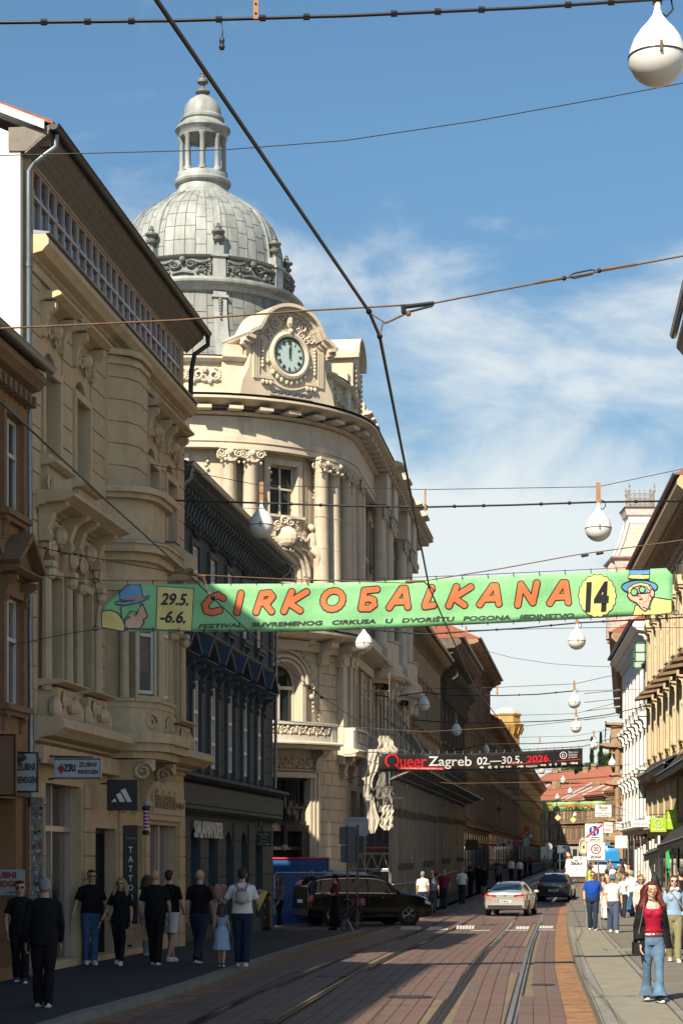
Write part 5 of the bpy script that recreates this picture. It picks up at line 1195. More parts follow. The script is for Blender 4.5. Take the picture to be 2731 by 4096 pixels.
def person(label,px,py,hgt,face,top,bottom,shoes=None,skin=None,hair=('short',(.03,.02,.015)),sleeve='short',kind='trousers',glasses=False,phase=.6,fat=1.0,lod=1,arms=None,road=0.0,woman=False,extra=None,grp=None,headx=0.0,d=None,armbend=.25):
 p0=G(px,py,road)if d is None else Vector(((px-CX)*d/FP,d,gz(d)+road))
 s=hgt;skin=skin or mSkin
 root=bpy.data.objects.new('person',None);C.objects.link(root)
 root['label']=label;root['category']='person';root.empty_display_size=.2
 if grp:root['group']=grp
 ang=radians(face);root.location=p0;root.rotation_euler=(0,random.uniform(-.025,.025),ang);ro_=random.random();ra_=random.random()
 vox=(.009,.012,.022)[2-lod]if lod<3 else .009
 vox={2:.0095,1:.014,0:.026}[lod]
 sw=.26*phase
 hz=.515*s;hw=.046*s*fat**.4
 legs=[]
 for sg in(-1,1):
  a=sw*sg
  hip=Vector((sg*hw,0,hz));kn=hip+Vector((-sg*.006*s,-sin(a)*.235*s-(.02*s if a>0 else 0),-cos(a)*.235*s))
  b=a if a>0 else a*1.0-.35*abs(phase)
  an=kn+Vector((-sg*.010*s,-sin(b if a<=0 else a*.7)*.235*s,-cos(b)*.235*s))if a<=0 else kn+Vector((-sg*.010*s,-sin(a*.9)*.235*s,-cos(a*.9)*.235*s))
  legs.append([hip,kn,an])
 zmin=min(l[2].z for l in legs)-.042*s
 dz=-zmin
 for l in legs:
  for v in l:v.z+=dz
 off=Vector((0,0,dz));H=lambda f:f*s+dz
 wS=(.098 if not woman else .084)*s*(1+.25*(fat-1));fatw=fat
 skinm=MB()
 neck=Vector((0,0,H(.845)))
 hx=headx
 hc_=Vector((hx*.0,-.012*s,H(.93)))
 skinm.tube([Vector((0,.01*s,H(.80))),Vector((0,.004*s,H(.85))),Vector((0,-.004*s,H(.895)))],[.04*s,.031*s*(1 if woman else 1.15),.031*s],10)
 skinm.ball((0,.004*s,H(.942)),.054*s,sx=.86,sy=1.05,sz=1.0,n=14)
 skinm.ball((0,-.016*s,H(.915)),.045*s,sx=.86,sy=.9,sz=1.12,n=14)
 skinm.ball((0,-.03*s,H(.886)),.019*s,sx=1.2,n=8)
 skinm.tube([Vector((0,-.052*s,H(.932))),Vector((0,-.066*s,H(.913)))],[.006*s,.011*s],6)
 for sg in(-1,1):skinm.ball((sg*.045*s,.004*s,H(.922)),.014*s,sx=.45,sy=.8,sz=1.25,n=8)
 hip_w=(.098 if not woman else .102)*s*(1+.5*(fatw-1));wst=(.082 if not woman else .068)*s*fatw;che=(.095 if not woman else .083)*s*(1+.5*(fatw-1))
 def torso(e):
  return[(0,.0,H(.50),hip_w*.8+e,.052*s*fatw+e),(0,0,H(.54),hip_w+e,.062*s*fatw+e),(0,-.004*s*fatw,H(.60),wst*1.03+e,.058*s*fatw**1.6+e),(0,-.006*s*fatw,H(.65),wst+e,.060*s*fatw**1.8+e),(0,-.004*s,H(.72),che+e,.068*s*(fatw+.0)+e),(0,0,H(.765),che*1.08+e,.066*s+e),(0,.004*s,H(.797),wS*.97+e,.05*s+e),(0,.006*s,H(.822),wS*.76+e,.036*s+e),(0,.004*s,H(.842),wS*.48+e,.033*s+e),(0,.004*s,H(.85),.034*s+e,.034*s+e)]
 loft(skinm,torso(-.006*s))
 arm=[]
 for i,sg in enumerate((-1,1)):
  ar=(arms or{}).get(sg)
  sh=Vector((sg*(wS+.002*s),.006*s,H(.797)))
  if ar:
   el,ha=[Vector(v)for v in ar];el=sh+el*s;ha=sh+ha*s
  else:
   a=-sg*sw*.8;armbend=armbend+.35*ra_*(sg>0)+.25*ro_*(sg<0);el=sh+Vector((sg*(.02+.022*(ro_ if sg>0 else ra_))*s*(1+1.5*(fatw-1)),-sin(a)*.16*s,-.165*s));ha=el+Vector((-sg*.012*ra_*s,-sin(a+armbend)*.145*s,-cos(a+armbend)*.145*s))
  arm.append((sg,sh,el,ha))
  skinm.tube([sh,sh.lerp(el,.45),el,el.lerp(ha,.35),ha],[.03*s,.027*s*(.85 if woman else 1),.0215*s*(.85 if woman else 1),.0215*s*(.85 if woman else 1),.0145*s],9)
  skinm.ball(sh-Vector((sg*.008*s,0,.004*s)),.03*s,n=8)
  dr=(ha-el).normalized();sid=Vector((0,-1,0))if abs(dr.y)<.8 else Vector((0,0,1));sid=(sid-dr*sid.dot(dr)).normalized();pn=dr.cross(sid)
  if lod:
   c=ha+dr*.028*s
   for q in(-1.5,-.5,.5,1.5):
    b=ha+dr*.012*s+sid*q*.0095*s
    skinm.tube([b,b+dr*.042*s],[.0085*s,.0088*s],6)
    L=(.034,.041,.044,.038)[int(q+1.5)]*s
    curl=-sg*pn if pn.x*sg>0 else sg*pn
    cr_=Vector((-sg*1.0,0,0));k1=b+dr*.05*s;k2=k1+dr*L*.5+cr_*.006*s;k3=k2+dr*L*.4+cr_*.016*s
    skinm.tube([k1-dr*.008*s,k1,k2,k3],[.0066*s,.0062*s,.0057*s,.0046*s],6)
   tb=ha+dr*.016*s+sid*.018*s
   skinm.tube([tb-sid*.01*s,tb+sid*.012*s+dr*.012*s,tb+sid*.018*s+dr*.034*s],[.0078*s,.0072*s,.0055*s],6)
  else:skinm.ball(ha+dr*.035*s,.022*s,sx=.7,n=6)
 for hip,kn,an in legs:
  skinm.tube([hip,hip.lerp(kn,.5),kn,kn.lerp(an,.35),an],[.05*s,.045*s,.03*s,.032*s,.02*s],9)
 body=remesh(skinm,'body',skin,root,vox,2)
 e=.006*s
 tr=MB()
 if kind in('trousers','flare','wide','shorts','slim'):
  loft(tr,[(0,0,H(.475),hip_w*.82+e,.056*s*fatw+e),(0,0,H(.51),hip_w+e,.064*s*fatw+e),(0,0,H(.545),hip_w*.99+e,.063*s*fatw+e),(0,-.003*s,H(.60),wst*1.06+e,.058*s*fatw**1.3+e)])
  for hip,kn,an in legs:
   k={'trousers':(1,1.22,1.35,1.75),'flare':(1,1.06,1.25,3.0),'wide':(1.08,1.55,1.7,2.3),'slim':(1,1.1,1.1,1.2),'shorts':(1.1,1.35,1.2,1.5)}[kind]
   th=hip.lerp(kn,.45)
   if kind=='shorts':tr.tube([hip,th,hip.lerp(kn,.85)],[.056*s,.054*s,.052*s],10)
   else:
    cf=an+(kn-an)*.38;fo=Vector((0,-.012*s,0))if kind=='flare' else Vector((0,0,0))
    tr.tube([hip,th,kn,cf,an+fo-Vector((0,0,.0*s))],[.06*s*k[0],.055*s*k[0]*(1+.2*(k[1]-1)),.033*s*k[1],.0325*s*k[2],.0225*s*k[3]],12)
  remesh(tr,'shorts' if kind=='shorts' else 'trousers',bottom,root,vox,2)
 elif kind in('skirt','dress','longskirt'):
  zl={'skirt':.3,'dress':.27,'longskirt':.06}[kind];fl={'skirt':.1,'dress':.135,'longskirt':.12}[kind]
  n=28;vs=[]
  for i,(f,w,q)in enumerate([(.63,wst*1.05+e,.062*s),(.56,hip_w+e,.07*s),((.56+zl)/2,(hip_w+fl*s)/2,.085*s),(zl,fl*s,fl*s*.9)]):
   for k in range(n):
    a=2*pi*k/n;wv=1+.07*sin(a*7)*(i/3)**1.5
    vs.append((w*cos(a)*wv,q*sin(a)*wv,H(f)))
  tr.add(vs,[(i*n+k,i*n+(k+1)%n,(i+1)*n+(k+1)%n,(i+1)*n+k)for i in range(3)for k in range(n)])
  tr.build('skirt',bottom,root,smooth=True).parent=root
 tp=MB();e=.009*s
 T=torso(e);T=[t for t in T if t[2]>H(.505 if kind not in('dress',)else .6)-.001]
 if sleeve=='tank':T=T[:-4]+[(0,0,H(.775),che*.92+e,.058*s+e)]
 else:T=T[:-1]+[(0,.004*s,H(.846),.038*s+e*.6,.036*s+e*.6)]
 if woman:tp.ball((-.036*s,-.052*s,H(.735)),.038*s,n=10);tp.ball((.036*s,-.052*s,H(.735)),.038*s,n=10)
 loft(tp,T,18)
 if sleeve=='tank':
  for sg in(-1,1):tp.tube([Vector((sg*.055*s,-.05*s,H(.77))),Vector((sg*.066*s,-.035*s,H(.80))),Vector((sg*.07*s,.0,H(.825))),Vector((sg*.066*s,.04*s,H(.80))),Vector((sg*.055*s,.055*s,H(.76)))],.011*s,6)
 for sg,sh,el,ha in arm:
  if sleeve=='short':tp.tube([sh-Vector((sg*.02*s,0,-.004*s)),sh,sh.lerp(el,.4),sh.lerp(el,.72)],[.03*s,.033*s,.032*s,.034*s*(fatw**.5)],10)
  elif sleeve=='long':tp.tube([sh-Vector((sg*.02*s,0,0)),sh,sh.lerp(el,.5),el,el.lerp(ha,.5),el.lerp(ha,.95)],[.03*s,.032*s,.029*s,.026*s,.024*s,.02*s],10)
  if sleeve in('short','long'):tp.ball(sh-Vector((sg*.008*s,0,.002*s)),.035*s,n=8)
 if kind!='dress' or True:remesh(tp,'top',top,root,vox,2)
 sm=shoes or mBlack
 for(hip,kn,an),sg in zip(legs,(-1,1)):
  sh_=MB();back=an.z>.06*s+.04
  tl=.35 if back else 0
  pts=[Vector((an.x,an.y+.022*s,an.z-.014*s)),Vector((an.x,an.y-.01*s,an.z-.012*s)),Vector((an.x+sg*.006*s,an.y-.05*s,an.z-.022*s-.03*s*tl)),Vector((an.x+sg*.01*s,an.y-.092*s,an.z-.026*s-.07*s*tl))]
  sh_.tube(pts,[.024*s,.028*s,.025*s,.018*s],9)
  for i in range(len(sh_.v)):
   v=sh_.v[i];zf=an.z-.04*s
   if not back and v[2]<zf:sh_.v[i]=(v[0],v[1],zf)
  sh_.build('shoe',sm,root,smooth=True).parent=root
  if lod==2:
   so_=MB();so_.tube([pts[0]-Vector((0,0,.022*s)),pts[2]-Vector((0,0,.014*s)),pts[3]-Vector((0,0,.012*s))],[.026*s,.026*s,.019*s],8)
   for i in range(len(so_.v)):v=so_.v[i];so_.v[i]=(v[0],v[1],max(v[2],an.z-.044*s)if not back else v[2])
   so_.build('sole',mWhiteP,root,smooth=True).parent=root
 hk,hcol=hair;hm=mat('hair_%d_%d_%d'%tuple(int(c*1000)for c in hcol),hcol,.55,noise=.25,nscale=30,bump=.5,bscale=60)
 hb=MB()
 if hk!='bald':
  hb.ball((0,.016*s,H(.955)),.052*s,sx=.93,sy=1.0,sz=.92,n=14)
  hb.ball((0,.028*s,H(.935)),.046*s,sx=.95,sy=.85,sz=1.1,n=12)
  hb.ball((0,-.02*s,H(.98)),.03*s,sx=1.2,sy=1.0,sz=.6,n=10)
  if hk=='long' or hk=='wavy':
   w=1.5 if hk=='wavy' else 1.0;ln=.175*s if hk=='wavy' else .14*s
   for sg in(-1,1):
    for k in range(5 if hk=='wavy' else 3):
     y=(-.012+.016*k)*s
     hb.tube([Vector((sg*.034*s,y,H(.965))),Vector((sg*(.05+.004*k)*s,y+.004*s,H(.925))),Vector((sg*.056*s*(1+.25*(w-1)),y-.006*s,H(.925)-ln*.4)),Vector((sg*.075*s*w**.5,y-.012*s*w,H(.925)-ln*.75)),Vector((sg*(.078+.006*k)*s*w**.5,y-.014*s,H(.925)-ln*(1+.1*(k%2))))],[.02*s,.02*s,.023*s*w**.3,.022*s*w**.3,.008*s],7)
   loft(hb,[(0,.052*s,H(.925)-ln,.06*s*w**.6,.014*s),(0,.05*s,H(.925)-ln*.5,.06*s*w**.4,.022*s),(0,.04*s,H(.925),.05*s,.03*s),(0,.03*s,H(.95),.046*s,.03*s)],12)
  if hk=='wavy':
   sm_=MB()
   for k in range(90):
    sg=1 if k%2 else-1;a0=random.uniform(.1,2.6);r0=random.uniform(.046,.06);ln2=random.uniform(.12,.22)*s;fx_=random.uniform(-.012,.02)*s;ph_=random.random()*6
    st0=Vector((sg*.05*s*sin(min(a0,1.5))*.95,(.0+.05*s*(a0-1.1)/1.5),H(.975)-.012*s*random.random()))
    sm_.tube([st0]+[Vector((sg*(.052+.03*t_)*s+fx_*t_+.006*s*sin(ph_+t_*7),st0.y*(1-.3*t_)-.02*s*t_+.004*s*cos(ph_+t_*6),H(.955)-ln2*t_))for t_ in(.1,.3,.5,.7,.85,1)],[.002*s,.0042*s,.0048*s,.0048*s,.0042*s,.003*s,.001*s],5)
   sm_.build('hair_strands',hm,root,smooth=True,kind='stuff').parent=root
  if hk=='bob':
   for sg in(-1,1):hb.ball((sg*.044*s,.006*s,H(.925)),.028*s,sx=.8,sy=1.2,sz=1.5,n=9)
  if hk=='bun':hb.ball((0,.07*s,H(.96)),.025*s,n=8)
  if hk=='tail':hb.tube([Vector((0,.06*s,H(.95))),Vector((0,.085*s,H(.92))),Vector((0,.075*s,H(.84)))],[.018*s,.02*s,.008*s],7)
  remesh(hb,'hair',hm,root,max(vox,.008),1)
 if hk=='bald' and lod==2:pass
 if extra and 'hat' in extra:
  hm2=extra['hat'];m2=MB()
  m2.lathe([(.0,H(1.01)),(.04*s,H(1.005)),(.056*s,H(.975)),(.06*s,H(.95)),(.085*s,H(.93)),(.086*s,H(.927)),(.06*s,H(.944)),(.05*s,H(.95)),(.03*s,H(.96))],(0,.004*s,0),20)
  m2.build('hat',hm2,root,smooth=True).parent=root
 if extra and 'cap' in extra:
  m2=MB();m2.ball((0,.01*s,H(.962)),.057*s,sx=.93,sz=.85,n=14);m2.box(-.04*s,.04*s,-.11*s,-.03*s,H(.948),H(.953));m2.build('cap',extra['cap'],root,smooth=40).parent=root
 if glasses:
  m2=MB()
  for sg in(-1,1):m2.ball((sg*.0195*s,-.052*s,H(.932)),.0165*s,sx=1.0,sy=.3,sz=.82,n=10);m2.tube([Vector((sg*.036*s,-.046*s,H(.935))),Vector((sg*.044*s,.004*s,H(.93)))],.002*s,4)
  m2.tube([Vector((-.02*s,-.056*s,H(.936))),Vector((.02*s,-.056*s,H(.936)))],.0022*s,4)
  m2.build('sunglasses',mat('dark_lens',(.01,.01,.012),.12),root,smooth=True).parent=root
 elif lod>=1:
  m2=MB()
  for sg in(-1,1):m2.ball((sg*.0175*s,-.0505*s,H(.932)),.006*s,sx=1.3,sy=.6,sz=.7,n=8)
  m2.build('eyes',mat('dark_eyes',(.03,.02,.015),.3),root,smooth=True).parent=root
 if lod>=1:
  m2=MB();m2.ball((0,-.055*s,H(.8985)),.0085*s,sx=1.4,sy=.5,sz=.38,n=8);m2.build('lips',mat('lips',(.42,.12,.10),.5),root,smooth=True).parent=root
 NPEOPLE[0]+=1
 root['_h']=H(0);
 del root['_h']
 root_info=dict(root=root,H=H,s=s,arm=arm,legs=legs,loc=p0,rot=Matrix.Rotation(ang,4,'Z'))
 return root_info
def wp(pi_,v):
 return pi_['loc']+(pi_['rot']@Vector(v).to_4d()).to_3d()if True else None
def xform(mb,pi_):
 M=Matrix.Translation(pi_['loc'])@pi_['rot']
 mb.v=[tuple(M@Vector(v))for v in mb.v];return mb
def held(mb,name,m_,pi_,label,cat,group=None,smooth=False):
 o=xform(mb,pi_).build(name,m_,None,smooth=smooth);o['label']=label;o['category']=cat
 if group:o['group']=group
 return o
black=cmat('black_cotton',(.009,.009,.011));white=cmat('white_cotton',(.72,.71,.68),noise=.03);navy=cmat('navy_cotton',(.02,.03,.055));denim=cmat('blue_denim',(.045,.095,.17),noise=.3);dden=cmat('dark_denim',(.022,.035,.06),noise=.2)
khaki=cmat('khaki_cotton',(.22,.20,.11));grey=cmat('grey_cotton',(.16,.16,.17));slateb=cmat('slate_blue_cotton',(.065,.085,.14));royal=cmat('royal_blue_knit',(.01,.055,.30));beige=cmat('beige_cotton',(.42,.33,.22));lblue=cmat('light_blue_cotton',(.25,.37,.50));maroon=cmat('maroon_cotton',(.16,.02,.05));red=cmat('crimson_jersey',(.36,.008,.03),.6,noise=.05)
olive=cmat('olive_jacket',(.09,.09,.06));wsh=cmat('white_shoe',(.68,.66,.62),.6,noise=.03);blouse=cmat('cream_speckled_blouse',(.62,.55,.47),noise=.35);brownc=cmat('brown_cotton',(.15,.08,.05));dblue=cmat('petrol_shirt',(.02,.06,.10))
BR=(.06,.03,.018);BK=(.015,.013,.012);GY=(.25,.24,.22);BL=(.32,.20,.09);RD_=(.10,.008,.005)
R='right pavement walkers';Lg='people in the shade on the left';Cg='people passing the scaffold'
W1=person('woman with long red hair, orange glasses, red top, black cardigan and flared jeans',2612,4008,1.70,4,red,cmat('washed_denim',(.10,.17,.255),noise=.35),black,mSkinP,('wavy',RD_),'tank','flare',False,.55,1.06,2,woman=True,armbend=.1)
H,s=W1['H'],W1['s'];rt=W1['root']
mb=MB()
for sg in(-1,1):
 mb.tube([(sg*.021*s+.0165*s*cos(t),-.057*s,H(.931)+.0145*s*sin(t))for t in[2*pi*i/14 for i in range(14)]],.0022*s,5,closed=True);mb.tube([(sg*.037*s,-.055*s,H(.934)),(sg*.046*s,.0,H(.93))],.002*s,4)
mb.tube([(-.005*s,-.058*s,H(.934)),(.005*s,-.058*s,H(.934))],.002*s,4);mb.build('glasses_frame',mBlack,rt).parent=rt
mb=MB()
for sg in(-1,1):mb.add([(sg*.021*s+.0155*s*cos(2*pi*i/14),-.057*s,H(.931)+.0135*s*sin(2*pi*i/14))for i in range(14)],[tuple(range(14))])
mb.build('orange_lenses',mat('orange_lens',(.75,.22,.04),.1,alpha=.55),rt).parent=rt
cm=cmat('black_lace_cardigan',(.012,.012,.013),.9,noise=.3)
mb=MB()
for sg,sh,el,ha in W1['arm']:
 mb.tube([sh-Vector((sg*.02*s,0,0)),sh,sh.lerp(el,.5),el,el.lerp(ha,.45),el.lerp(ha,.8)],[.031*s,.034*s,.036*s,.040*s,.044*s,.05*s],12)
 pts=[(sg*.062*s,-.052*s),(sg*.09*s,-.045*s),(sg*.118*s,-.01*s),(sg*.11*s,.05*s),(sg*.05*s,.085*s)]
 for z0,z1,q0,q1 in((.83,.70,.85,1.05),(.70,.56,1.05,1.25),(.56,.44,1.25,1.45)):
  n_=len(pts)
  for a_,b_ in zip(pts,pts[1:]):
   mb.add([(a_[0]*q0,a_[1]*q0,H(z0)),(b_[0]*q0,b_[1]*q0,H(z0)),(b_[0]*q1,b_[1]*q1,H(z1)),(a_[0]*q1,a_[1]*q1,H(z1)),(a_[0]*q0*.96,a_[1]*q0*.9,H(z0)),(b_[0]*q0*.96,b_[1]*q0*.9,H(z0)),(b_[0]*q1*.96,b_[1]*q1*.9,H(z1)),(a_[0]*q1*.96,a_[1]*q1*.9,H(z1))],[(0,1,2,3),(7,6,5,4),(0,4,5,1),(2,6,7,3),(1,5,6,2),(3,7,4,0)])
remesh(mb,'cardigan',cm,rt,.012,3)
mb=MB();mb.tube([(-.098*s*1.03*cos(t),-.062*s*1.1*sin(t)-.0,H(.592)+.004*sin(t))for t in[2*pi*i/24 for i in range(24)]],.012*s,6,closed=True);mb.build('red_belt',cmat('red_leather',(.22,.01,.015),.4),rt,smooth=True).parent=rt
mb=MB();mb.tube([(-.101*s*1.06*cos(t),-.066*s*1.1*sin(t),H(.566)-.006*sin(t))for t in[2*pi*i/40 for i in range(40)]],[.011*s if i%2 else .0135*s for i in range(40)],6,closed=True);mb.build('studded_belt',mat('worn_metal_studs',(.35,.32,.26),.3,metal=.9),rt).parent=rt
mb=MB();mb.tube([(-.035*s,-.035*s,H(.842)),(-.02*s,-.063*s,H(.80)),(0,-.072*s,H(.772)),(.02*s,-.063*s,H(.80)),(.035*s,-.035*s,H(.842))],.0018*s,4);mb.ball((0,-.074*s,H(.765)),.008*s,n=8);mb.tube([(.034*s*cos(t),-.002*s-.036*s*sin(t),H(.853))for t in[2*pi*i/16 for i in range(16)]],.004*s,5,closed=True);mb.build('necklace',mat('tarnished_silver',(.30,.27,.22),.35,metal=.8),rt).parent=rt
mb=MB()
for sg in(-1,1):mb.tube([(sg*.049*s,.0+.010*s*cos(t),H(.897)+.016*s*sin(t))for t in[2*pi*i/12 for i in range(12)]],.0013*s,4,closed=True)
mb.build('hoop_earrings',mat('tarnished_silver',(.3,.27,.22)),rt).parent=rt
mb=MB();sg,sh,el,ha=W1['arm'][1];mb.tube([ha-(ha-el)*.12+Vector((.018*s*cos(t),.018*s*sin(t),0))for t in[2*pi*i/12 for i in range(12)]],.006*s,5,closed=True);mb.build('bracelets',mat('tarnished_silver',(.3,.27,.22)),rt).parent=rt
mb=MB();mb.box(-.175*s,-.105*s,-.06*s,.02*s,H(.40),H(.50));
bag=held(mb,'shoulder_bag',mat('black_leather',(.012,.012,.013),.35),W1,'small black leather bag on a silver chain at the red haired woman\'s hip','bag')
mb=MB();ch=[Vector((-.14*s,-.05*s,H(.50))),Vector((-.135*s,-.075*s,H(.60))),Vector((-.11*s,-.078*s,H(.72))),Vector((-.085*s,-.05*s,H(.835)))]
for a_,b_ in zip(ch,ch[1:]):
 for k in range(8):q=a_.lerp(b_,k/8);mb.ball(q,.0055*s,n=5)
M_=Matrix.Translation(W1['loc'])@W1['rot'];mb.v=[tuple(M_@Vector(v))for v in mb.v];mb.build('bag_chain',mSteel,bag,kind='stuff')
W2=person('woman in a pale blue shirt with white headphones round her neck and khaki trousers',2694,3850,1.70,0,lblue,khaki,cmat('beige_shoe',(.42,.36,.28)),mSkinP,('long',BR),'long','trousers',True,.5,1.0,2,woman=True)
H,s=W2['H'],W2['s'];mb=MB();mb.tube([(.045*s*cos(t),.01*s-.05*s*sin(t),H(.845))for t in[pi*(-.1+1.2*i/12)for i in range(13)]],.007*s,6)
for sg in(-1,1):mb.ball((sg*.033*s,-.05*s,H(.842)),.022*s,sy=.6,n=10)
held(mb,'headphones',mWhiteP,W2,'white over-ear headphones resting round the neck of the woman in pale blue','headphones',smooth=True)
mb=MB();mb.tube([(-.06*s,-.055*s,H(.83)),(0,-.085*s,H(.75)),(.07*s,-.08*s,H(.66)),(.11*s,-.05*s,H(.58))],.009*s,5);held(mb,'bag_strap',cmat('tan_leather',(.35,.22,.13),.5),W2,'tan bag strap crossing the pale blue shirt','strap')
W3=person('heavy man in a royal blue polo shirt and dark jeans passing the 30 zone sign',2369,3722,1.84,-4,royal,dden,black,mSkin,('short',(.05,.03,.02)),'short','trousers',True,.45,1.28,2)
mb=MB();sg,sh,el,ha=W3['arm'][0];mb.tube([ha-(ha-el)*.1+Vector((.02*cos(t)*1.6,.02*sin(t)*1.6,0))for t in[2*pi*i/10 for i in range(10)]],.01,5,closed=True);held(mb,'wrist_watch',mBlack,W3,'dark watch on the wrist of the man in the royal blue polo','watch')
W4=person('man in a white t-shirt, grey bucket hat and baggy blue grey trousers',2452,3732,1.74,3,white,slateb,wsh,mSkin,('short',GY),'short','wide',True,.5,1.1,2,extra={'hat':cmat('blue_grey_hat',(.09,.12,.17))})
crowd=[('woman in white trousers and pale top half hidden behind the man in blue',2412,3682,1.66,0,beige,white,BR,'long','wide','long',True,1.0,True),('woman in a white blouse and navy trousers stepping behind the bucket hat man',2490,3672,1.66,-10,white,navy,(.20,.10,.05),'long','trousers','bob',True,1.0,True),('man in a beige hooded top with his back to the camera',2425,3640,1.78,185,beige,dden,BK,'long','trousers','short',False,1.1,False),('woman in a blue denim shirt with dark curly hair seen from behind',2505,3650,1.70,175,lblue,denim,BR,'long','wide','bob',False,1.0,True),('grey haired man in a white t-shirt and jeans seen from behind',2528,3668,1.80,178,white,denim,GY,'short','trousers','short',False,1.12,False),('woman with long black hair in a blue top seen from behind',2560,3690,1.72,180,lblue,denim,BK,'long','trousers','long',False,1.0,True),('blonde woman in a speckled cream blouse and sunglasses beside the red haired woman',2567,3760,1.70,-5,blouse,denim,BL,'long','slim','bob',True,1.05,True),('woman with glossy long black hair behind the red haired woman',2618,3720,1.72,180,black,dden,BK,'short','trousers','long',False,1.0,True),('man with cropped dark hair and sunglasses looking left over the crowd',2514,3600,1.82,-55,beige,dden,BK,'short','trousers','short',True,1.05,False),('woman in mustard with brown hair in the middle of the crowd',2487,3600,1.68,170,khaki,dden,BR,'long','trousers','long',False,1.0,True),('small woman with brown hair and glasses between the hat and the denim shirt',2470,3610,1.60,10,khaki,dden,BR,'long','trousers','bob',True,1.0,True),('man in a grey jacket walking away towards the blue tram',2440,3545,1.82,182,grey,dden,GY,'long','trousers','short',False,1.15,False),('woman with a pale shawl below the tram window',2452,3578,1.66,5,white,black,BR,'long','trousers','bob',False,1.0,True),('grey haired woman in glasses at the back of the crowd',2481,3572,1.66,-20,khaki,black,GY,'long','trousers','bob',True,1.0,True),('dark haired woman far back by the brown doorway',2486,3545,1.68,180,black,black,BK,'long','trousers','long',False,1.0,True),('woman in white far back beside the ornate corner house',2497,3540,1.66,170,white,dden,BR,'long','trousers','short',False,1.0,True),('man in a yellow green vest behind the sign posts',2358,3600,1.74,180,cmat('hi_vis_vest',(.42,.62,.04)),dden,BK,'short','trousers','short',False,1.0,False),('woman in a brown top just behind the man in blue',2398,3655,1.64,180,brownc,dden,BR,'long','trousers','long',False,1.0,True),]
for c in crowd:
 lab,px,py,hh,fc_,t_,b_,hcol,sl_,kd,hk,gl,ft,wm=c
 person(lab,px,py,hh,fc_,t_,b_,wsh if random.random()<.4 else black,mSkin,(hk,hcol),sl_,kd,gl,random.choice((-.6,-.4,.4,.6)),ft,1 if py>3640 else 0,woman=wm,grp=R)
person('man in black standing in the shade by the shop at the right edge',2722,3800,1.85,190,black,black,black,mSkin,('short',BK),'short','trousers',False,.1,1.25,1,grp=R)
mb=MB()
def PL(lab,px,py,hh,fc_,t_,b_,sh_=None,hair=('short',BK),sl='short',kd='trousers',gl=False,ph=.5,ft=1.0,lod=2,wm=False,arms=None,**k):
 return person(lab,px,py,hh,fc_,t_,b_,sh_,mSkin,hair,sl,kd,gl,ph,ft,lod,woman=wm,grp=Lg,arms=arms,**k)
A1_=PL('grey haired man in black shirt and trousers standing nearest with his back turned',172,4030,1.76,190,black,black,cmat('dark_trainer',(.03,.03,.03)),('short',GY),'long','trousers',False,.25,1.15)
PL('woman in a printed black t-shirt and sunglasses at the far left edge',82,3932,1.66,10,black,black,cmat('purple_trainer',(.10,.04,.16)),('bun',BK),'short','trousers',True,.4,1.2,wm=True)
A3=PL('man in black polo, blue jeans, cap and sunglasses holding a hand',358,3860,1.80,20,black,denim,wsh,('short',BK),'short','trousers',True,.15,1.12,arms={-1:((-.06,.0,-.165),(-.10,-.02,-.30)),1:((.05,-.02,-.165),(.085,-.04,-.30))})
A4=PL('blonde woman in black top and trousers with sunglasses holding the man\'s hand',476,3862,1.66,-5,black,black,wsh,('long',BL),'short','slim',True,.5,1.05,wm=True,arms={-1:((-.06,-.02,-.16),(-.12,-.03,-.29)),1:((.04,-.0,-.165),(.05,-.06,-.29))})
A5=PL('bald broad man in black walking away with a paper bag',622,3862,1.80,175,black,black,black,('bald',BK),'short','trousers',False,.4,1.25)
PL('young man in black t-shirt and white shorts walking right',684,3850,1.80,150,black,white,wsh,('short',BK),'short','shorts',False,.5,1.1)
PL('woman in pale jeans hidden behind the bald man',590,3830,1.70,180,white,cmat('pale_denim',(.30,.38,.48)),wsh,('long',BR),'short','slim',False,.5,1.0,1,True)
A6=PL('bald bearded man in dark clothes walking with a bouquet',793,3858,1.82,165,black,dden,black,('bald',BK),'short','trousers',False,.8,1.0)
A7=PL('little girl with long dark hair in a white blue dress',886,3868,1.18,180,lblue,cmat('pale_blue_dress',(.34,.46,.58)),brownc,('long',BR),'tank','dress',False,.3,.95,2,True)
A8=PL('man in a white t-shirt with a small pink backpack carrying flowers',968,3868,1.84,182,white,navy,wsh,('short',BK),'short','trousers',False,.15,1.1,arms={1:((.075,-.03,-.15),(.14,-.13,-.10)),-1:((-.05,-.06,-.15),(-.06,-.16,-.13))})
PL('woman in a grey jacket standing at the corner of the blue house',1118,3712,1.68,-60,grey,black,wsh,('long',BR),'long','trousers',False,.2,1.0,1,True)
A10=PL('woman in red top, black skirt and cap waiting beside the bicycle',1338,3722,1.72,-80,maroon,black,black,('short',BK),'short','longskirt',False,.1,1.0,1,True,extra={'cap':black},arms={-1:((-.03,-.04,-.16),(.0,-.15,-.14)),1:((.03,-.04,-.16),(.0,-.15,-.14))})
def CP(lab,px,py,hh,fc_,t_,b_,hair=('short',GY),sl='short',kd='trousers',ft=1.1,wm=False,lod=1,ph=.45):
 return person(lab,px,py,hh,fc_,t_,b_,black,mSkin,hair,sl,kd,False,ph,ft,lod,woman=wm,grp=Cg)
chk=cmat('white_check_shirt',(.66,.64,.60))
CP('grey haired man in a white checked shirt walking away by the netting',1692,3664,1.76,180,chk,dden,sl='short')
CP('man in a navy checked shirt facing the camera by the netting',1730,3655,1.76,0,cmat('navy_check_shirt',(.10,.12,.17),noise=.6),dden)
CP('man in a maroon t-shirt with a cross body bag walking away',1775,3640,1.78,178,maroon,dden)
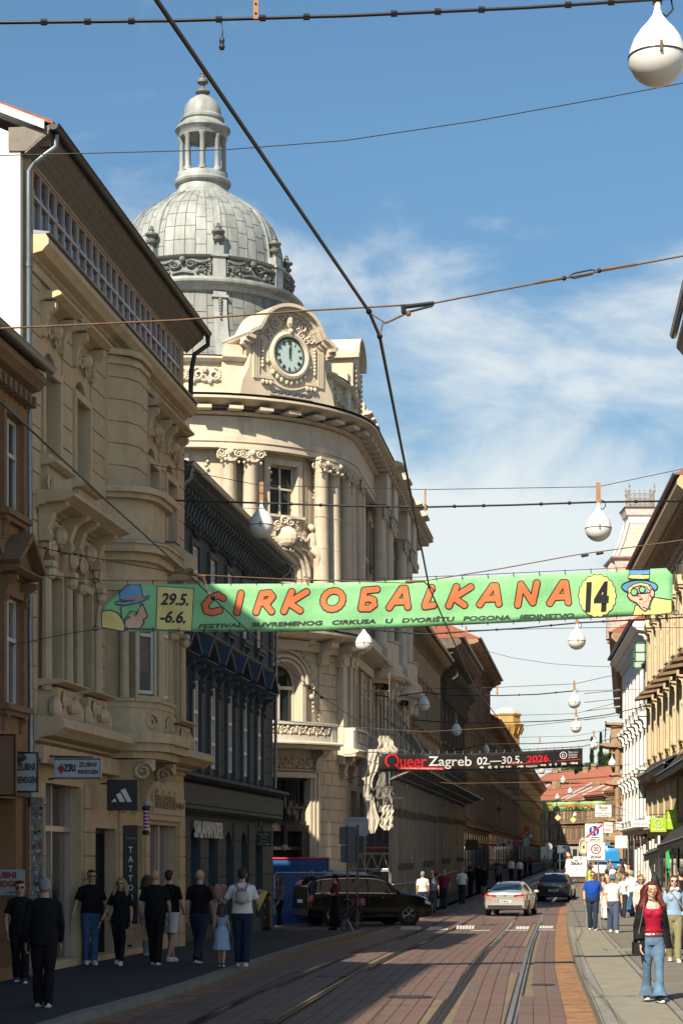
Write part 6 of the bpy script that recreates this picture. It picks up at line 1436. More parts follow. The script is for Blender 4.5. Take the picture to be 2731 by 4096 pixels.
CP('man in a white t-shirt and black trousers walking away along the netting',1847,3620,1.78,183,white,navy)
CP('woman in a long dark coat beside the netting',1745,3640,1.66,180,black,black,('bob',BR),'long','skirt',1.0,True)
CP('woman in black at the end of the netting',1880,3590,1.68,170,black,black,('bob',BK),'long','trousers',1.0,True,0)
CP('man in a black suit facing the street by the netting end',1912,3580,1.78,180,black,black,('short',BK),'long','trousers',1.0,False,0)
CP('woman in a black dress carrying a plastic bag',1934,3582,1.70,178,black,black,('short',BK),'long','skirt',1.15,True,0)
CP('woman in a floral top near the silver car',1994,3560,1.66,180,cmat('floral_top',(.14,.13,.14),noise=.8),black,('bob',BR),'short','skirt',1.1,True,0)
CP('man in a petrol blue shirt by the pink shop window',1988,3530,1.76,180,dblue,black,('short',GY),'short','trousers',1.1,False,0)
CP('man in a white shirt and dark waistcoat, nearer of the two waiters',2043,3526,1.80,182,white,black,('short',BK),'long','trousers',1.0,False,0)
CP('man in a white shirt and black waistcoat, further of the two waiters',2076,3526,1.72,178,white,black,('short',BK),'long','trousers',1.0,False,0)
CP('man in a dark red t-shirt outside the last shade shops',2120,3505,1.78,180,maroon,black,('short',BK),'short','trousers',1.2,False,0)
CP('woman in black sitting out near the red sign',2100,3507,1.66,90,black,black,('bob',BK),'long','trousers',1.1,True,0)
CP('man in a light blue shirt at the far stop',2178,3488,1.80,180,lblue,khaki,('short',BR),'short','trousers',1.0,False,0)
CP('man in a navy shirt and pale trousers at the far stop',2219,3488,1.76,180,navy,khaki,('short',BR),'short','trousers',1.0,False,0)
kraft=mat('kraft_paper',(.34,.20,.10),.8,noise=.08)
def bag_at(info,side,name,m_,lab,w=.26,hh=.34,dpt=.1,cat='bag'):
 sg,sh,el,ha=info['arm'][side];mb=MB();c=ha+Vector((0,0,-.09))
 mb.add([(c.x-w/2,c.y-dpt/2,c.z-.06),(c.x+w/2,c.y-dpt/2,c.z-.04),(c.x+w/2+.02,c.y-dpt/2,c.z-hh),(c.x-w/2+.02,c.y-dpt/2,c.z-hh-.02),(c.x-w/2+.02,c.y+dpt/2,c.z-.06),(c.x+w/2-.01,c.y+dpt/2,c.z-.04),(c.x+w/2,c.y+dpt/2,c.z-hh),(c.x-w/2,c.y+dpt/2,c.z-hh-.02)],[(0,1,2,3),(7,6,5,4),(0,4,5,1),(1,5,6,2),(2,6,7,3),(3,7,4,0)])
 o=held(mb,name,m_,info,lab,cat)
 mb=MB();mb.tube([c+Vector((-w*.25,0,-.05)),c+Vector((-.02,0,.06)),c+Vector((.02,0,.06)),c+Vector((w*.25,0,-.05))],.006,4);xform(mb,info);mb.build('handle',m_,o)
bag_at(A5,1,'paper_bag',kraft,'brown paper bag in the hand of the bald broad man')
bag_at(A4,1,'paper_bag',kraft,'brown paper bag carried by the blonde woman in black',.16,.34)
def bouquet(info,side,lab,m_,off=(0,0,0)):
 sg,sh,el,ha=info['arm'][side];c=ha+Vector(off);mb=MB()
 tip=c+Vector((.0,-.05,-.16));top=[c+Vector((.17*cos(t),.12*sin(t)-.05,.2+.04*sin(3*t)))for t in[2*pi*i/12 for i in range(12)]]
 mb.add([tip]+top,[(0,i+1,(i+1)%12+1)for i in range(12)]);o=held(mb,'flower_bouquet',m_,info,lab,'bouquet')
 mb=MB()
 for i in range(14):mb.ball(c+Vector((random.uniform(-.11,.11),random.uniform(-.12,.02),.16+random.uniform(0,.07))),.035,n=6)
 xform(mb,info);mb.build('flowers',mat('pink_white_flowers',(.50,.22,.26),.7,noise=.5,nscale=18),o,kind='stuff')
bouquet(A8,1,'bouquet in salmon paper held out by the man in white',mat('salmon_paper',(.50,.24,.20),.7));bouquet(A8,0,'bouquet in yellow paper held in front of the man in white',mat('yellow_paper',(.50,.36,.10),.7),(.0,0,-.05))
bouquet(A6,0,'bouquet in clear paper held by the bald bearded man',mat('pale_paper',(.50,.45,.42),.6),(0,-.05,.1))
H,s=A8['H'],A8['s'];mb=MB();mb.ball((0,.105*s,H(.715)),.075*s,sx=.9,sy=.5,sz=1.15,n=14);mb.box(-.05*s,.05*s,.11*s,.155*s,H(.65),H(.71));bp_=held(mb,'backpack',mat('pale_canvas',(.48,.42,.38),.8,noise=.1),A8,'small pale backpack with dusty pink straps on the man in white','backpack',smooth=True)
mb=MB()
for sg in(-1,1):mb.tube([(sg*.03*s,.11*s,H(.78)),(sg*.055*s,.07*s,H(.83)),(sg*.07*s,.02*s,H(.845))],.01*s,5);mb.tube([(sg*.045*s,.1*s,H(.66)),(sg*.075*s,.06*s,H(.66))],.008*s,5)
mb.tube([(-.04*s,.14*s,H(.77)),(0,.15*s,H(.79)),(.04*s,.14*s,H(.77))],.01*s,5)
xform(mb,A8);mb.build('strap',mat('dusty_pink',(.42,.16,.17),.7),bp_)
mGlobe=mat('lamp_enamel',(.78,.76,.71),.3,noise=.02)
lampP=thing('hanging_lamp','x','lamp',(0,0,0),'white teardrop street lamps on cross wires')
r_=.275
up=[(0,.52),(.028,.52),(.03,.46),(.05,.40),(.10,.33),(.165,.26),(.225,.17),(.262,.07),(.275,.0)]
lampP_parts=[]
MB().lathe(up,(0,0,0),28).build('upper_shell',mGlobe,lampP,smooth=True)
MB().lathe([(.275,-.008)]+[(r_*cos(t),-.008-r_*.98*sin(t))for t in[pi/2*i/9 for i in range(1,10)]],(0,0,0),28).build('lower_globe',mGlobe,lampP,smooth=True)
MB().lathe([(.268,-.01),(.282,-.008),(.282,.004),(.268,.006)],(0,0,0),28).build('seam_band',mBlack,lampP)
mb=MB()
for k in range(3):t=2*pi*k/3+.5;mb.box(.28*cos(t)-.012,.28*cos(t)+.012,.28*sin(t)-.012,.28*sin(t)+.012,-.05,.05)
mb.build('clip',mRust,lampP)
MB().box(-.045,.045,-.012,.012,.50,.95).build('hanger_board',mWood,lampP)
MB().tube([(.03,0,.6),(.13,0,.56),(.15,0,.46),(.09,0,.39),(.04,0,.42)],.011,5).build('supply_cable',mBlack,lampP)
LAMPS=[(2628,226,230,'largest hanging lamp, cut by the top right corner'),(1045,2102,101,'hanging lamp in front of the tall stone columns, above the green banner'),(2392,2113,106,'hanging lamp against the sky above the 14 on the green banner'),(1455,2574,70,'hanging lamp just under the green banner before the cream building'),(2306,2564,71,'hanging lamp just under the right part of the green banner'),(1693,2820,49,'shaded lamp between the cream building and the tan house'),(1824,2923,42,'shaded lamp in front of the sooty house above the black banner'),(2296,2810,50,'upper lamp of the two close together in the open sky'),(2303,2911,43,'lower lamp of the two close together in the open sky'),(2374,2984,35,'lamp beside the slender cypress above the end of the black banner'),(2447,3055,31,'lamp in front of the wooded hill by the right houses'),(1942,3000,30,'lamp half hidden behind the upper edge of the black banner'),(2165,3085,26,'lamp peeping out below the right end of the black banner'),(2251,3125,24,'lamp before the leftmost red roofs'),(2279,3168,21,'lamp before the dark valley between the red roofs'),(2228,3192,19,'lamp just above the small far green banner'),(2228,3268,16,'tiny lamp below the left part of the far green banner'),(2298,3262,16,'tiny lamp below the middle of the far green banner')]
for i,(px,py,w,lab)in enumerate(LAMPS):
 d=FP*.55/w;p=P(px,py,d)
 if i==0:lampP.location=p;lampP['label']=lab;l_=lampP
 else:l_=copy_tree(lampP,p,0.0,lab)
def wire(name,lab,pts,d,r=.012,m_=None,cat='wire',group=None,ext=True,n=5,sag=0):
 ds=d if isinstance(d,(list,tuple))else[d]*len(pts)
 V=[P(x,y,q)for(x,y),q in zip(pts,ds)]
 if len(V)==2 and sag:V=[V[0].lerp(V[1],t/12)-Vector((0,0,sag*4*(t/12)*(1-t/12)))for t in range(13)]
 o=MB().tube(V,r,n).build(name,m_ or mBlack,None,smooth=True);o['label']=lab;o['category']=cat
 if group:o['group']=group
 return o,V
GW='wires and cables across the street'
def cable(lab,pts,d,r=.012,ties=0,m_=None):
 o,V=wire('span_cable',lab,pts,d,r,m_,'cable',GW)
 if ties:
  for a,b in zip(V,V[1:]):
   k=int((b-a).length/ties)
   for i in range(1,k+1):c=a.lerp(b,i/(k+1));MB().tube([c-Vector((.03,0,0)),c+Vector((.03,0,0))],r*1.8,6).build('cable_tie',mIron,o)
 return o
c1=cable('thick black cable with ties crossing the very top of the picture',[(-900,95),(0,88),(700,80),(1400,60),(2100,28),(2615,-5),(3000,-40)],19.1,.017,.55)
def drop(lab,px,py0,py1,d):
 o,V=wire('lamp_socket_drop',lab,[(px,py0),(px+8,(py0+py1)/2),(px+5,py1-30)],d,.006);o['category']='cable'
 MB().lathe([(0,0),(.02,0),(.026,-.03),(.02,-.06),(.03,-.09),(.022,-.11),(0,-.11)],tuple(V[-1]),10).build('socket',mBlack,o)
drop('loose socket hanging from the top black cable',882,68,180,19.1)
drop('small loose socket under the cable beside the wooden board',1700,2030,2050,43.4)
def board(lab,px,y0,y1,d,w=.05):
 a,b=P(px,y0,d),P(px,y1,d);o=MB().box(a.x-w,a.x+w,d-.035,d-.012,b.z,a.z).build('wooden_spacer',mWood,None);o['label']=lab;o['category']='board';o['group']='wooden spacer boards on the cables'
 mb=MB()
 for z in(b.z+.05,b.z+.14):mb.ball((a.x,d-.036,z),.012,n=6)
 mb.build('bolt',mIron,o)
board('wooden spacer board at the top edge left of centre',1023,-60,78,19.1,.024)
board('wooden spacer board on the wire pair right of the leaning contact wire',1700,1955,2045,43.4,.02)
board('short wooden spacer under the middle of the green banner',1863,2505,2540,62,.03)
board('wooden spacer board on the far wires in the open sky',1988,2745,2783,88,.035)
board('rusty spacer board on the wires just above the black banner',2158,2950,2976,126,.04)
cable('thin wire sloping high across the blue sky',[(-200,625),(285,613),(900,597),(1380,560),(1900,482),(2440,385),(2731,330),(3300,220)],30,.008)
g1=cable('thin guy wire with turnbuckle sloping up across the middle sky',[(-600,1335),(60,1310),(700,1280),(1250,1240),(1470,1228),(1730,1212),(2100,1140),(2731,1022),(3400,900)],14.2,.007,m_=mRust)
d=14.2
mb=MB();pp=[P(2270,1108,d),P(2292,1093,d),P(2365,1078,d),P(2380,1082,d),P(2368,1096,d),P(2295,1112,d)];mb.tube(pp,.006,6,closed=True);mb.ball(P(2255,1112,d),.018,n=8);mb.ball(P(2395,1082,d),.018,n=8);mb.build('turnbuckle',mIron,g1)
mb=MB();mb.tube([P(2135,1132,d),P(2250,1112,d)],.011,6);mb.tube([P(2400,1080,d),P(2545,1056,d)],.011,6);mb.build('wrapped_splice',mRust,g1)
mb=MB();mb.tube([P(1605,1228,d),P(1735,1212,d)],.016,6);mb.tube([P(1620,1250,d),P(1730,1222,d)],.009,5);mb.tube([P(1612,1220,d),P(1614,1252,d)],.02,6);mb.build('clamp_arm',mIron,g1)
mb=MB();mb.tube([P(1620,1255,d),P(1550,1288,d),P(1535,1292,d)],.008,5);mb.tube([P(1535,1288,d),P(1478,1252,d)],.006,5);mb.tube([P(1530,1292,d),P(1518,1343,14)],.006,5);mb.ball(P(1632,1255,d),.02,n=6);mb.build('pull_off_link',mRust,g1)
WZ=3.76
def contact(lab,pts,r=.011):
 V=[];
 for x,y in pts:V.append((x,y,FP*WZ/(HY-y)))
 o,v=wire('contact_wire',lab,[(a,b)for a,b,c in V],[c for a,b,c in V],r,None,'wire','tram contact wires',n=6);return o,v
cw,v1=contact('near tram contact wire falling from the top edge through the middle of the sky',[(300,-520),(627,0),(1475,1245),(1518,1345),(1716,2352),(1811,2560),(1895,2745),(2000,2885),(2062,3050),(2110,3190),(2150,3290)],.0125)
cw2,v2=contact('left tram contact wire crossing the ochre house and the banner',[(-700,1080),(0,1605),(431,2007),(757,2301),(852,2393),(1237,2752),(1460,2905),(1611,2968),(1687,3088),(1780,3200)])
for x,y in((1475,1245),(1518,1345)):
 dd=FP*WZ/(HY-y);MB().ball(P(x,y,dd),.022,n=8).build('wire_clamp',mIron,cw)
for x,y in((852,2393),(1237,2752),(1262,2770),(1285,2790)):
 dd=FP*WZ/(HY-y);MB().ball(P(x,y,dd),.035,n=8).build('wire_clamp',mIron,cw2)
g2=cable('guy wire from the left houses passing just above the green banner',[(-400,2060),(0,2150),(230,2205),(740,2297),(1100,2315),(1640,2333),(2000,2275),(2300,2220),(2731,2160),(3300,2075)],27.6,.008,m_=mRust)
d=27.6
for(x0,y0,x1,y1,x2,y2)in((750,2297,820,2305,838,2375),(1620,2328,1700,2325,1735,2360)):
 mb=MB();mb.tube([P(x0,y0,d),P(x1,y1,d)],.02,6);mb.tube([P(x1-8,y1,d),P(x2,y2,d)],.012,5);mb.ball(P(x2,y2,d),.03,n=6);mb.build('pull_off_arm',mRust,g2)
mb=MB()
for x in(2338,2398):mb.tube([P(x-14,2225-(x-2338)*.15,d),P(x+14,2219-(x-2338)*.15,d)],.022,6)
for x in(180,235,300,325):mb.ball(P(x,2192+(x-180)*.21,d),.022,n=6)
mb.build('shackles',mIron,g2)
cable('thick lamp cable crossing in front of the stone columns',[(380,1975),(440,1990),(500,1995),(1045,2012),(1400,2024),(1700,2028),(2050,2020),(2390,2008),(3000,2000)],43.4,.022,.9)
cable('thin upper lamp wire above the thick one',[(380,1815),(440,1825),(1045,1942),(1700,1958),(2390,1947),(2731,1875),(3100,1800)],43.4,.008)
cable('lamp cable crossing just below the green banner',[(1340,2500),(1455,2515),(1700,2538),(1870,2526),(2100,2512),(2306,2492),(2730,2470)],62,.024,.9)
cable('thin wire rising right from the lamp under the banner',[(1870,2522),(2306,2512),(2530,2510),(2800,2512)],62,.01)
cable('lamp cable in front of the tan house',[(1470,2775),(1560,2790),(1693,2770),(1800,2782),(2000,2783),(2150,2778),(2296,2764)],88,.026,1.1)
cable('thin wire above the far lamp cable',[(1700,2757),(1990,2750),(2296,2736),(2475,2697)],88,.012)
cable('thin wire running right from the lamp to the balcony',[(2296,2766),(2560,2757)],88,.012)
cable('lamp cable with rusty link in front of the sooty house',[(1645,2880),(1824,2893),(2050,2890),(2200,2885),(2303,2877),(2440,2858),(2600,2820)],101,.026)
cable('thin wire above the rusty link cable',[(2080,2862),(2303,2855),(2470,2810)],101,.012)
cable('slack thin wire sagging towards the flag poles',[(1880,2588),(2050,2632),(2200,2655),(2320,2664),(2460,2669)],120,.014)
cable('lamp cable above the black banner',[(1780,3010),(1942,2978),(2150,2975),(2260,2970),(2374,2958)],125,.028)
cable('thin wire above the black banner rising right',[(2080,2950),(2300,2945),(2480,2910)],125,.013)
cable('long thin wire from the slate blue house over the scaffold',[(720,2828),(1100,2880),(1340,2905),(1700,2928),(2100,2905),(2420,2870)],70,.011,m_=mRust)
cable('thin wire low over the shaded doorway and scaffold',[(1085,3060),(1370,3090),(1600,3115),(1800,3135),(2150,3130),(2600,3090)],84,.012,m_=mRust)
for i in range(9):
 y=3060+i*27+random.uniform(-8,8);dd=140+i*14
 cable('%s of the nine faint far wires strung over the street end'%('highest','second highest','third highest','fourth highest','middle one','fourth lowest','third lowest','second lowest','lowest')[i],[(1960+i*18,y+8),(2200,y+14),(2440+i*4,y-10+random.uniform(-15,15))],dd,.02)
mG=mat('banner_green',(.25,.56,.25),.55,noise=.09,nscale=.9,bump=1.0,bscale=3.2);mBO=mat('banner_orange',(.78,.18,.06),.55);mBY=mat('banner_yellow',(.78,.64,.22),.55);mBB=mat('banner_blue',(.13,.34,.60),.55);mBK=mat('banner_black',(.015,.017,.016),.55);mBP=mat('banner_pink',(.72,.42,.32),.55);mBG2=mat('banner_dark_ink',(.05,.055,.05),.55)
class Ban:
 def __init__(s,x0,x1,d0,d1,amp=.018,k=.02):s.x0,s.x1,s.d0,s.d1,s.amp,s.k=x0,x1,d0,d1,amp,k
 def D(s,x,y):return s.d0+(s.d1-s.d0)*(x-s.x0)/(s.x1-s.x0)+s.amp*(sin(x*s.k+y*.011)+.6*sin(x*s.k*2.3+1-y*.03)+.4*sin(y*.05+x*.006))
 def p(s,x,y,o=0.0):return P(x,y,s.D(x,y)-o)
 def sheet(s,top,bot,m_,name,parent=None,nx=90,ny=8,o=0.0):
  mb=MB();vs=[]
  for q in(o,o-.004):
   for i in range(nx+1):
    x=s.xs+(s.xe-s.xs)*i/nx;yt,yb=lerp(top,x),lerp(bot,x)
    for j in range(ny+1):vs.append(s.p(x,yt+(yb-yt)*j/ny,q))
  m=(nx+1)*(ny+1);ix=lambda i,j,k:k*m+i*(ny+1)+j;fs=[]
  for i in range(nx):
   for j in range(ny):
    fs.append((ix(i,j,0),ix(i,j+1,0),ix(i+1,j+1,0),ix(i+1,j,0)));fs.append((ix(i,j,1),ix(i+1,j,1),ix(i+1,j+1,1),ix(i,j+1,1)))
   fs.append((ix(i,0,0),ix(i+1,0,0),ix(i+1,0,1),ix(i,0,1)));fs.append((ix(i,ny,0),ix(i,ny,1),ix(i+1,ny,1),ix(i+1,ny,0)))
  for j in range(ny):fs.append((ix(0,j,0),ix(0,j,1),ix(0,j+1,1),ix(0,j+1,0)));fs.append((ix(nx,j,0),ix(nx,j+1,0),ix(nx,j+1,1),ix(nx,j,1)))
  mb.add(vs,fs);return mb.build(name,m_,parent,smooth=True)
 def poly(s,pts,o,m_,name,parent):
  bm=bmesh.new();vs=[bm.verts.new((x,y,0))for x,y in pts];bm.faces.new(vs)
  bmesh.ops.triangulate(bm,faces=bm.faces[:])
  for _ in range(3):
   ed=[e for e in bm.edges if(e.verts[0].co-e.verts[1].co).length>28]
   if ed:bmesh.ops.subdivide_edges(bm,edges=ed,cuts=1);bmesh.ops.triangulate(bm,faces=[f for f in bm.faces if len(f.verts)>3])
  for v in bm.verts:v.co=s.p(v.co.x,v.co.y,o)
  me=bpy.data.meshes.new(name);bm.to_mesh(me);bm.free();me.materials.append(m_)
  return link(name,me,parent)
 def line(s,pts,w,o,m_,name,parent,closed=False):
  mb=MB();n=len(pts);L=[];R_=[]
  for i in range(n):
   a=Vector(pts[i-1]if(i>0 or closed)else pts[i]);b=Vector(pts[(i+1)%n]if(i<n-1 or closed)else pts[i]);t=(b-a);t=t.normalized()if t.length else Vector((1,0));q=Vector((-t.y,t.x))*w/2
   L.append(s.p(pts[i][0]+q.x,pts[i][1]+q.y,o));R_.append(s.p(pts[i][0]-q.x,pts[i][1]-q.y,o))
  k=n if closed else n-1
  mb.add(L+R_,[(i,(i+1)%n,n+(i+1)%n,n+i)for i in range(k)]);return mb.build(name,m_,parent)
 def text(s,st,cx,cy,w,h,m_,name,parent,slope=0.0,shear=0.0,off=0.0,o=.008,rot=0.0):
  cu=bpy.data.curves.new(name,'FONT');cu.body=st;cu.size=1;cu.offset=off;cu.resolution_u=4
  to=bpy.data.objects.new(name,cu);me=bpy.data.meshes.new_from_object(to);bpy.data.objects.remove(to);bpy.data.curves.remove(cu)
  X0=min(v.co.x for v in me.vertices);X1=max(v.co.x for v in me.vertices);Y0=min(v.co.y for v in me.vertices);Y1=max(v.co.y for v in me.vertices)
  bm=bmesh.new();bm.from_mesh(me);sc_=max(w/(X1-X0),h/(Y1-Y0));bmesh.ops.remove_doubles(bm,verts=bm.verts,dist=1e-5);bmesh.ops.triangulate(bm,faces=bm.faces[:])
  for _ in range(3):
   ed=[e for e in bm.edges if(e.verts[0].co-e.verts[1].co).length*sc_>16]
   if ed:bmesh.ops.subdivide_edges(bm,edges=ed,cuts=1);bmesh.ops.triangulate(bm,faces=[f for f in bm.faces if len(f.verts)>3])
  bm.to_mesh(me);bm.free()
  for v in me.vertices:
   tx=(v.co.x-(X0+X1)/2)/(X1-X0);ty=(v.co.y-(Y0+Y1)/2)/(Y1-Y0)
   x=tx*w+shear*ty*h;y=-ty*h;x,y=x*cos(rot)-y*sin(rot),x*sin(rot)+y*cos(rot)
   v.co=s.p(cx+x,cy+y+slope*x,o)
  me.materials.clear();me.materials.append(m_);me.name=name
  return link(name,me,parent)
B1=Ban(405,2689,33.5,36.0);B1.xs,B1.xe=405,2689
B1t=[(405,2433),(480,2365),(511,2337),(1200,2335),(1500,2326),(1900,2308),(2300,2290),(2674,2272),(2689,2300)]
B1b=[(405,2511),(485,2527),(1200,2527),(1600,2512),(2000,2491),(2400,2472),(2660,2457),(2689,2452)]
b1=B1.sheet(B1t,B1b,mG,'street_banner');b1['label']='long green circus festival banner stretched across the street';b1['category']='banner'
lt=[('C',853,104,96,.1),('I',955,40,100,.1),('R',1058,100,102,.05),('K',1180,115,102,.05),('O',1331,108,100,0),('Б',1473,90,100,0),('A',1598,100,100,.1),('L',1719,66,100,.15),('K',1838,112,100,.1),('A',1961,102,98,.1),('N',2107,98,110,0),('A',2240,100,104,.1)]
def ly(x):return 2415+(x-853)*(2372-2415)/1387
LS={'C':[[(.95,.8),(.7,.98),(.35,.85),(.08,.45),(.2,.1),(.5,0),(.85,.1)]],'I':[[(.75,1),(.25,0)]],'R':[[(.1,0),(.32,.95),(.7,.98),(.88,.78),(.7,.52),(.3,.45)],[(.5,.45),(.9,0)]],'K':[[(.3,1),(.05,0)],[(.95,.97),(.22,.42),(.75,0)]],'O':[[(.5+.46*cos(t),.5+.5*sin(t))for t in[2*pi*i/16 for i in range(17)]]],'Б':[[(.95,1),(.2,.97),(.12,0),(.6,-.02),(.88,.18),(.82,.42),(.55,.52),(.2,.5)]],'A':[[(.0,0),(.55,1),(.72,1),(.97,0)],[(.3,.3),(.8,.3)]],'L':[[(.55,1),(.1,.1),(.12,0),(.9,.04)]],'N':[[(.05,0),(.12,.97),(.85,.08),(.97,1)]]}
for i_,(ch,x,w,hh,sh)in enumerate(lt):
 for nm,wd,o_,m_ in(('letter_outline',33,.006,mBK),('letter',24,.011,mBO)):
  mb=MB();k=0;hh_=hh-26;ww_=w-24
  for st_ in LS[ch]:
   pts=[(x-ww_/2+px*ww_+(py-.5)*8,ly(x)+hh_/2-py*hh_-(px-.5)*3)for px,py in st_];dn=[pts[0]]
   for p_,q_ in zip(pts,pts[1:]):
    L_=max(1,int(sqrt((q_[0]-p_[0])**2+(q_[1]-p_[1])**2)/9));dn+=[(p_[0]+(q_[0]-p_[0])*j/L_,p_[1]+(q_[1]-p_[1])*j/L_)for j in range(1,L_+1)]
   for c_ in dn:mb.add([B1.p(c_[0]+wd/2*cos(t),c_[1]+wd/2*sin(t),o_+.00006*k)for t in[2*pi*j/12 for j in range(12)]],[tuple(range(12))]);k+=1
  mb.build(nm,m_,b1)
B1.text('FESTIVAL   SUVREMENOG   CIRKUSA   U   DVORIŠTU   POGONA   JEDINSTVO',1546,2484,1500,27,mBG2,'lettering',b1,-.0295,.3,.035,.01)
box_=[(630,2347),(773,2356),(764,2523),(625,2517)]
B1.poly([(x+q,y+r)for(x,y),q,r in zip(box_,(-3,3,3,-3),(-3,-3,3,3))],.007,mBK,'date_box_outline',b1);B1.poly(box_,.011,mBY,'date_box',b1)
B1.text('29.5.',702,2398,112,50,mBK,'date_lettering',b1,.03,.25,.03,.016);B1.text('-6.6.',694,2468,104,50,mBK,'date_lettering',b1,.03,.25,.03,.016)
def scal(rx,ry,amp,n):return[(2390+(rx-amp*abs(sin(n/2*t)))*cos(t),2385+(ry-amp*abs(sin(n/2*t)))*sin(t))for t in[2*pi*i/96 for i in range(96)]]
sc=[(2388+(70+5*abs(cos(9*t)))*cos(t)*(1+.0*sin(t)),2383+(80+5*abs(cos(9*t)))*sin(t))for t in[2*pi*i/108 for i in range(108)]]
B1.poly([(2388+(x-2388)*1.045,2383+(y-2383)*1.04)for x,y in sc],.007,mBK,'badge_outline',b1);B1.poly(sc,.011,mBY,'badge',b1)
B1.text('14',2388,2387,92,122,mBK,'badge_number',b1,-.03,.05,.05,.016)
def arcp(cx,cy,rx,ry,a0,a1,n=16):return[(cx+rx*cos(radians(a0+(a1-a0)*i/n)),cy-ry*sin(radians(a0+(a1-a0)*i/n)))for i in range(n+1)]
def shape(pts,m_,nm,o,lw=5):B1.poly(pts,o,m_,nm,b1);B1.line(pts,lw,o+.003,mBK,nm+'_outline',b1,True)
shape([(406,2446)]+[(440,2440),(470,2452),(490,2478),(500,2505),(497,2523),(485,2526),(406,2510)],mBY,'drawn_jacket',.01)
shape([(500,2480),(518,2470),(520,2450),(530,2445),(545,2460),(560,2420),(570,2415),(580,2440),(590,2465),(580,2475),(572,2478),(576,2490),(560,2515),(498,2515)],mBP,'drawn_face',.01)
shape([(488,2478),(484,2440),(490,2410),(560,2405),(566,2418),(548,2450),(520,2445),(505,2470)],mG,'drawn_hair',.013,4)
shape([(480,2400),(477,2370),(508,2340),(562,2340),(572,2392)],mBB,'drawn_hat_crown',.016)
shape([(480,2400),(575,2382),(576,2392),(482,2410)],mBO,'drawn_hat_band',.02,3)
shape(arcp(527,2401,68,14,0,360,28),mBB,'drawn_hat_brim',.014)if False else shape([(460,2408),(480,2404),(530,2402),(578,2390),(597,2382),(596,2392),(560,2410),(500,2422),(466,2418)],mBB,'drawn_hat_brim',.018,4)
shape([(2530,2462),(2540,2420),(2560,2425),(2600,2440),(2612,2390),(2640,2393),(2686,2400),(2686,2450),(2600,2460)],mBY,'drawn_coat',.009)
shape([(2512,2360),(2520,2345),(2600,2340),(2615,2360),(2612,2385),(2600,2405),(2592,2435),(2578,2446),(2560,2432),(2545,2412),(2520,2400),(2508,2385)],mBP,'drawn_face',.012)
shape(arcp(2557,2348,72,27,0,360,30),mBB,'drawn_hat_brim',.011)
shape([(2512,2372),(2510,2352),(2530,2338),(2560,2330),(2590,2336),(2602,2352),(2600,2366),(2585,2348),(2560,2342),(2530,2350),(2524,2370)],mBY,'drawn_curls',.0165,3)
shape([(2512,2314),(2515,2279),(2598,2277),(2594,2318)],mBB,'drawn_hat_crown',.0165)
shape([(2513,2300),(2596,2298),(2593,2316),(2514,2314)],mBY,'drawn_hat_band',.02,3)
shape(arcp(2535,2368,13,14,0,360,16),mG,'drawn_lens',.022,4);shape(arcp(2567,2358,12,13,0,360,16),mG,'drawn_lens',.022,4)
shape(arcp(2607,2373,9,16,0,360,14),mBP,'drawn_ear',.018,4)
B1.line([(2551,2366),(2546,2382),(2556,2384)],4,.024,mBK,'drawn_nose',b1);B1.line([(2555,2398),(2568,2394)],4,.024,mBK,'drawn_mouth',b1);B1.line([(560-25,2458),(545,2466)],3,.02,mBK,'drawn_mouth',b1)
mb=MB()
for i in range(26):
 x,y=2525+random.random()*75,2375+random.random()*50
 if(x-2560)**2/40**2+(y-2395)**2/35**2<1:mb.add([B1.p(x+2.2*cos(t),y+2.2*sin(t),.0185)for t in[2*pi*k/6 for k in range(6)]],[tuple(range(6))])
mb.build('face_dots',mBO,b1,kind='stuff')
def rope(lab,f,x0,x1,B,dy,r=.006,n=30,ends=()):
 V=[B.p(x,f(x)+dy)if B.x0-10<=x<=B.x1+10 else P(x,f(x)+dy,B.D(min(max(x,B.x0),B.x1),0))for x in[x0+(x1-x0)*i/n for i in range(n+1)]]
 o=MB().tube(V,r,5).build('banner_rope',mBlack,None);o['label']=lab;o['category']='rope';return o
rt_=lambda x:lerp([(-400,2268),(0,2278),(380,2322),(1200,2326),(1900,2300),(2674,2262),(2800,2245)],x)
rb_=lambda x:lerp([(-400,2660),(0,2590),(380,2514),(1200,2528),(2000,2492),(2689,2455),(2800,2460)],x)
o1=rope('black rope carrying the top edge of the green banner',rt_,-400,3100,B1,0);o2=rope('black rope under the bottom edge of the green banner',rb_,-400,3100,B1,0)
for j in range(22):
 x=508+j*103
 if x<2660:MB().tube([B1.p(x,rt_(x)-3,.02),B1.p(x,rt_(x)+12,.02)],.008,5).build('hook',mIron,b1);MB().tube([B1.p(x,rb_(x)-8,.02),B1.p(x,rb_(x)+9,.02)],.008,5).build('hook',mIron,b1)
for(x,y0,y1)in((385,2322,2514),(2706,2262,2452)):
 o=MB().tube([B1.p(x-6,y0,.01),B1.p(x+5,(y0+y1)/2,.01),B1.p(x-4,y1,.01)],.008,5);
 for y in(y0,y1):o.tube([B1.p(x-4+10*cos(t),y+10*sin(t),.0)for t in[2*pi*i/12 for i in range(12)]],.008,5,closed=True)
 o=o.build('rigging_rings',mIron,None);o['label']='ring and chain rigging at the %s end of the green banner'%('left' if x<900 else 'right');o['category']='rigging'
mK=mat('banner_soot_black',(.022,.02,.02),.35,noise=.1);mR=mat('banner_red',(.62,.02,.03),.5);mWt=mat('banner_white',(.74,.70,.66),.5)
B2=Ban(1514,2329,77.0,80.0,.05,.03);B2.xs,B2.xe=1514,2329
b2t=[(1514,3014),(1900,3013),(2100,3006),(2328,2993)];b2b=[(1514,3085),(1900,3084),(2100,3078),(2330,3065)]
b2=B2.sheet(b2t,b2b,mK,'street_banner',nx=70,ny=5);b2['label']='black festival banner with red and white lettering across the far street';b2['category']='banner'
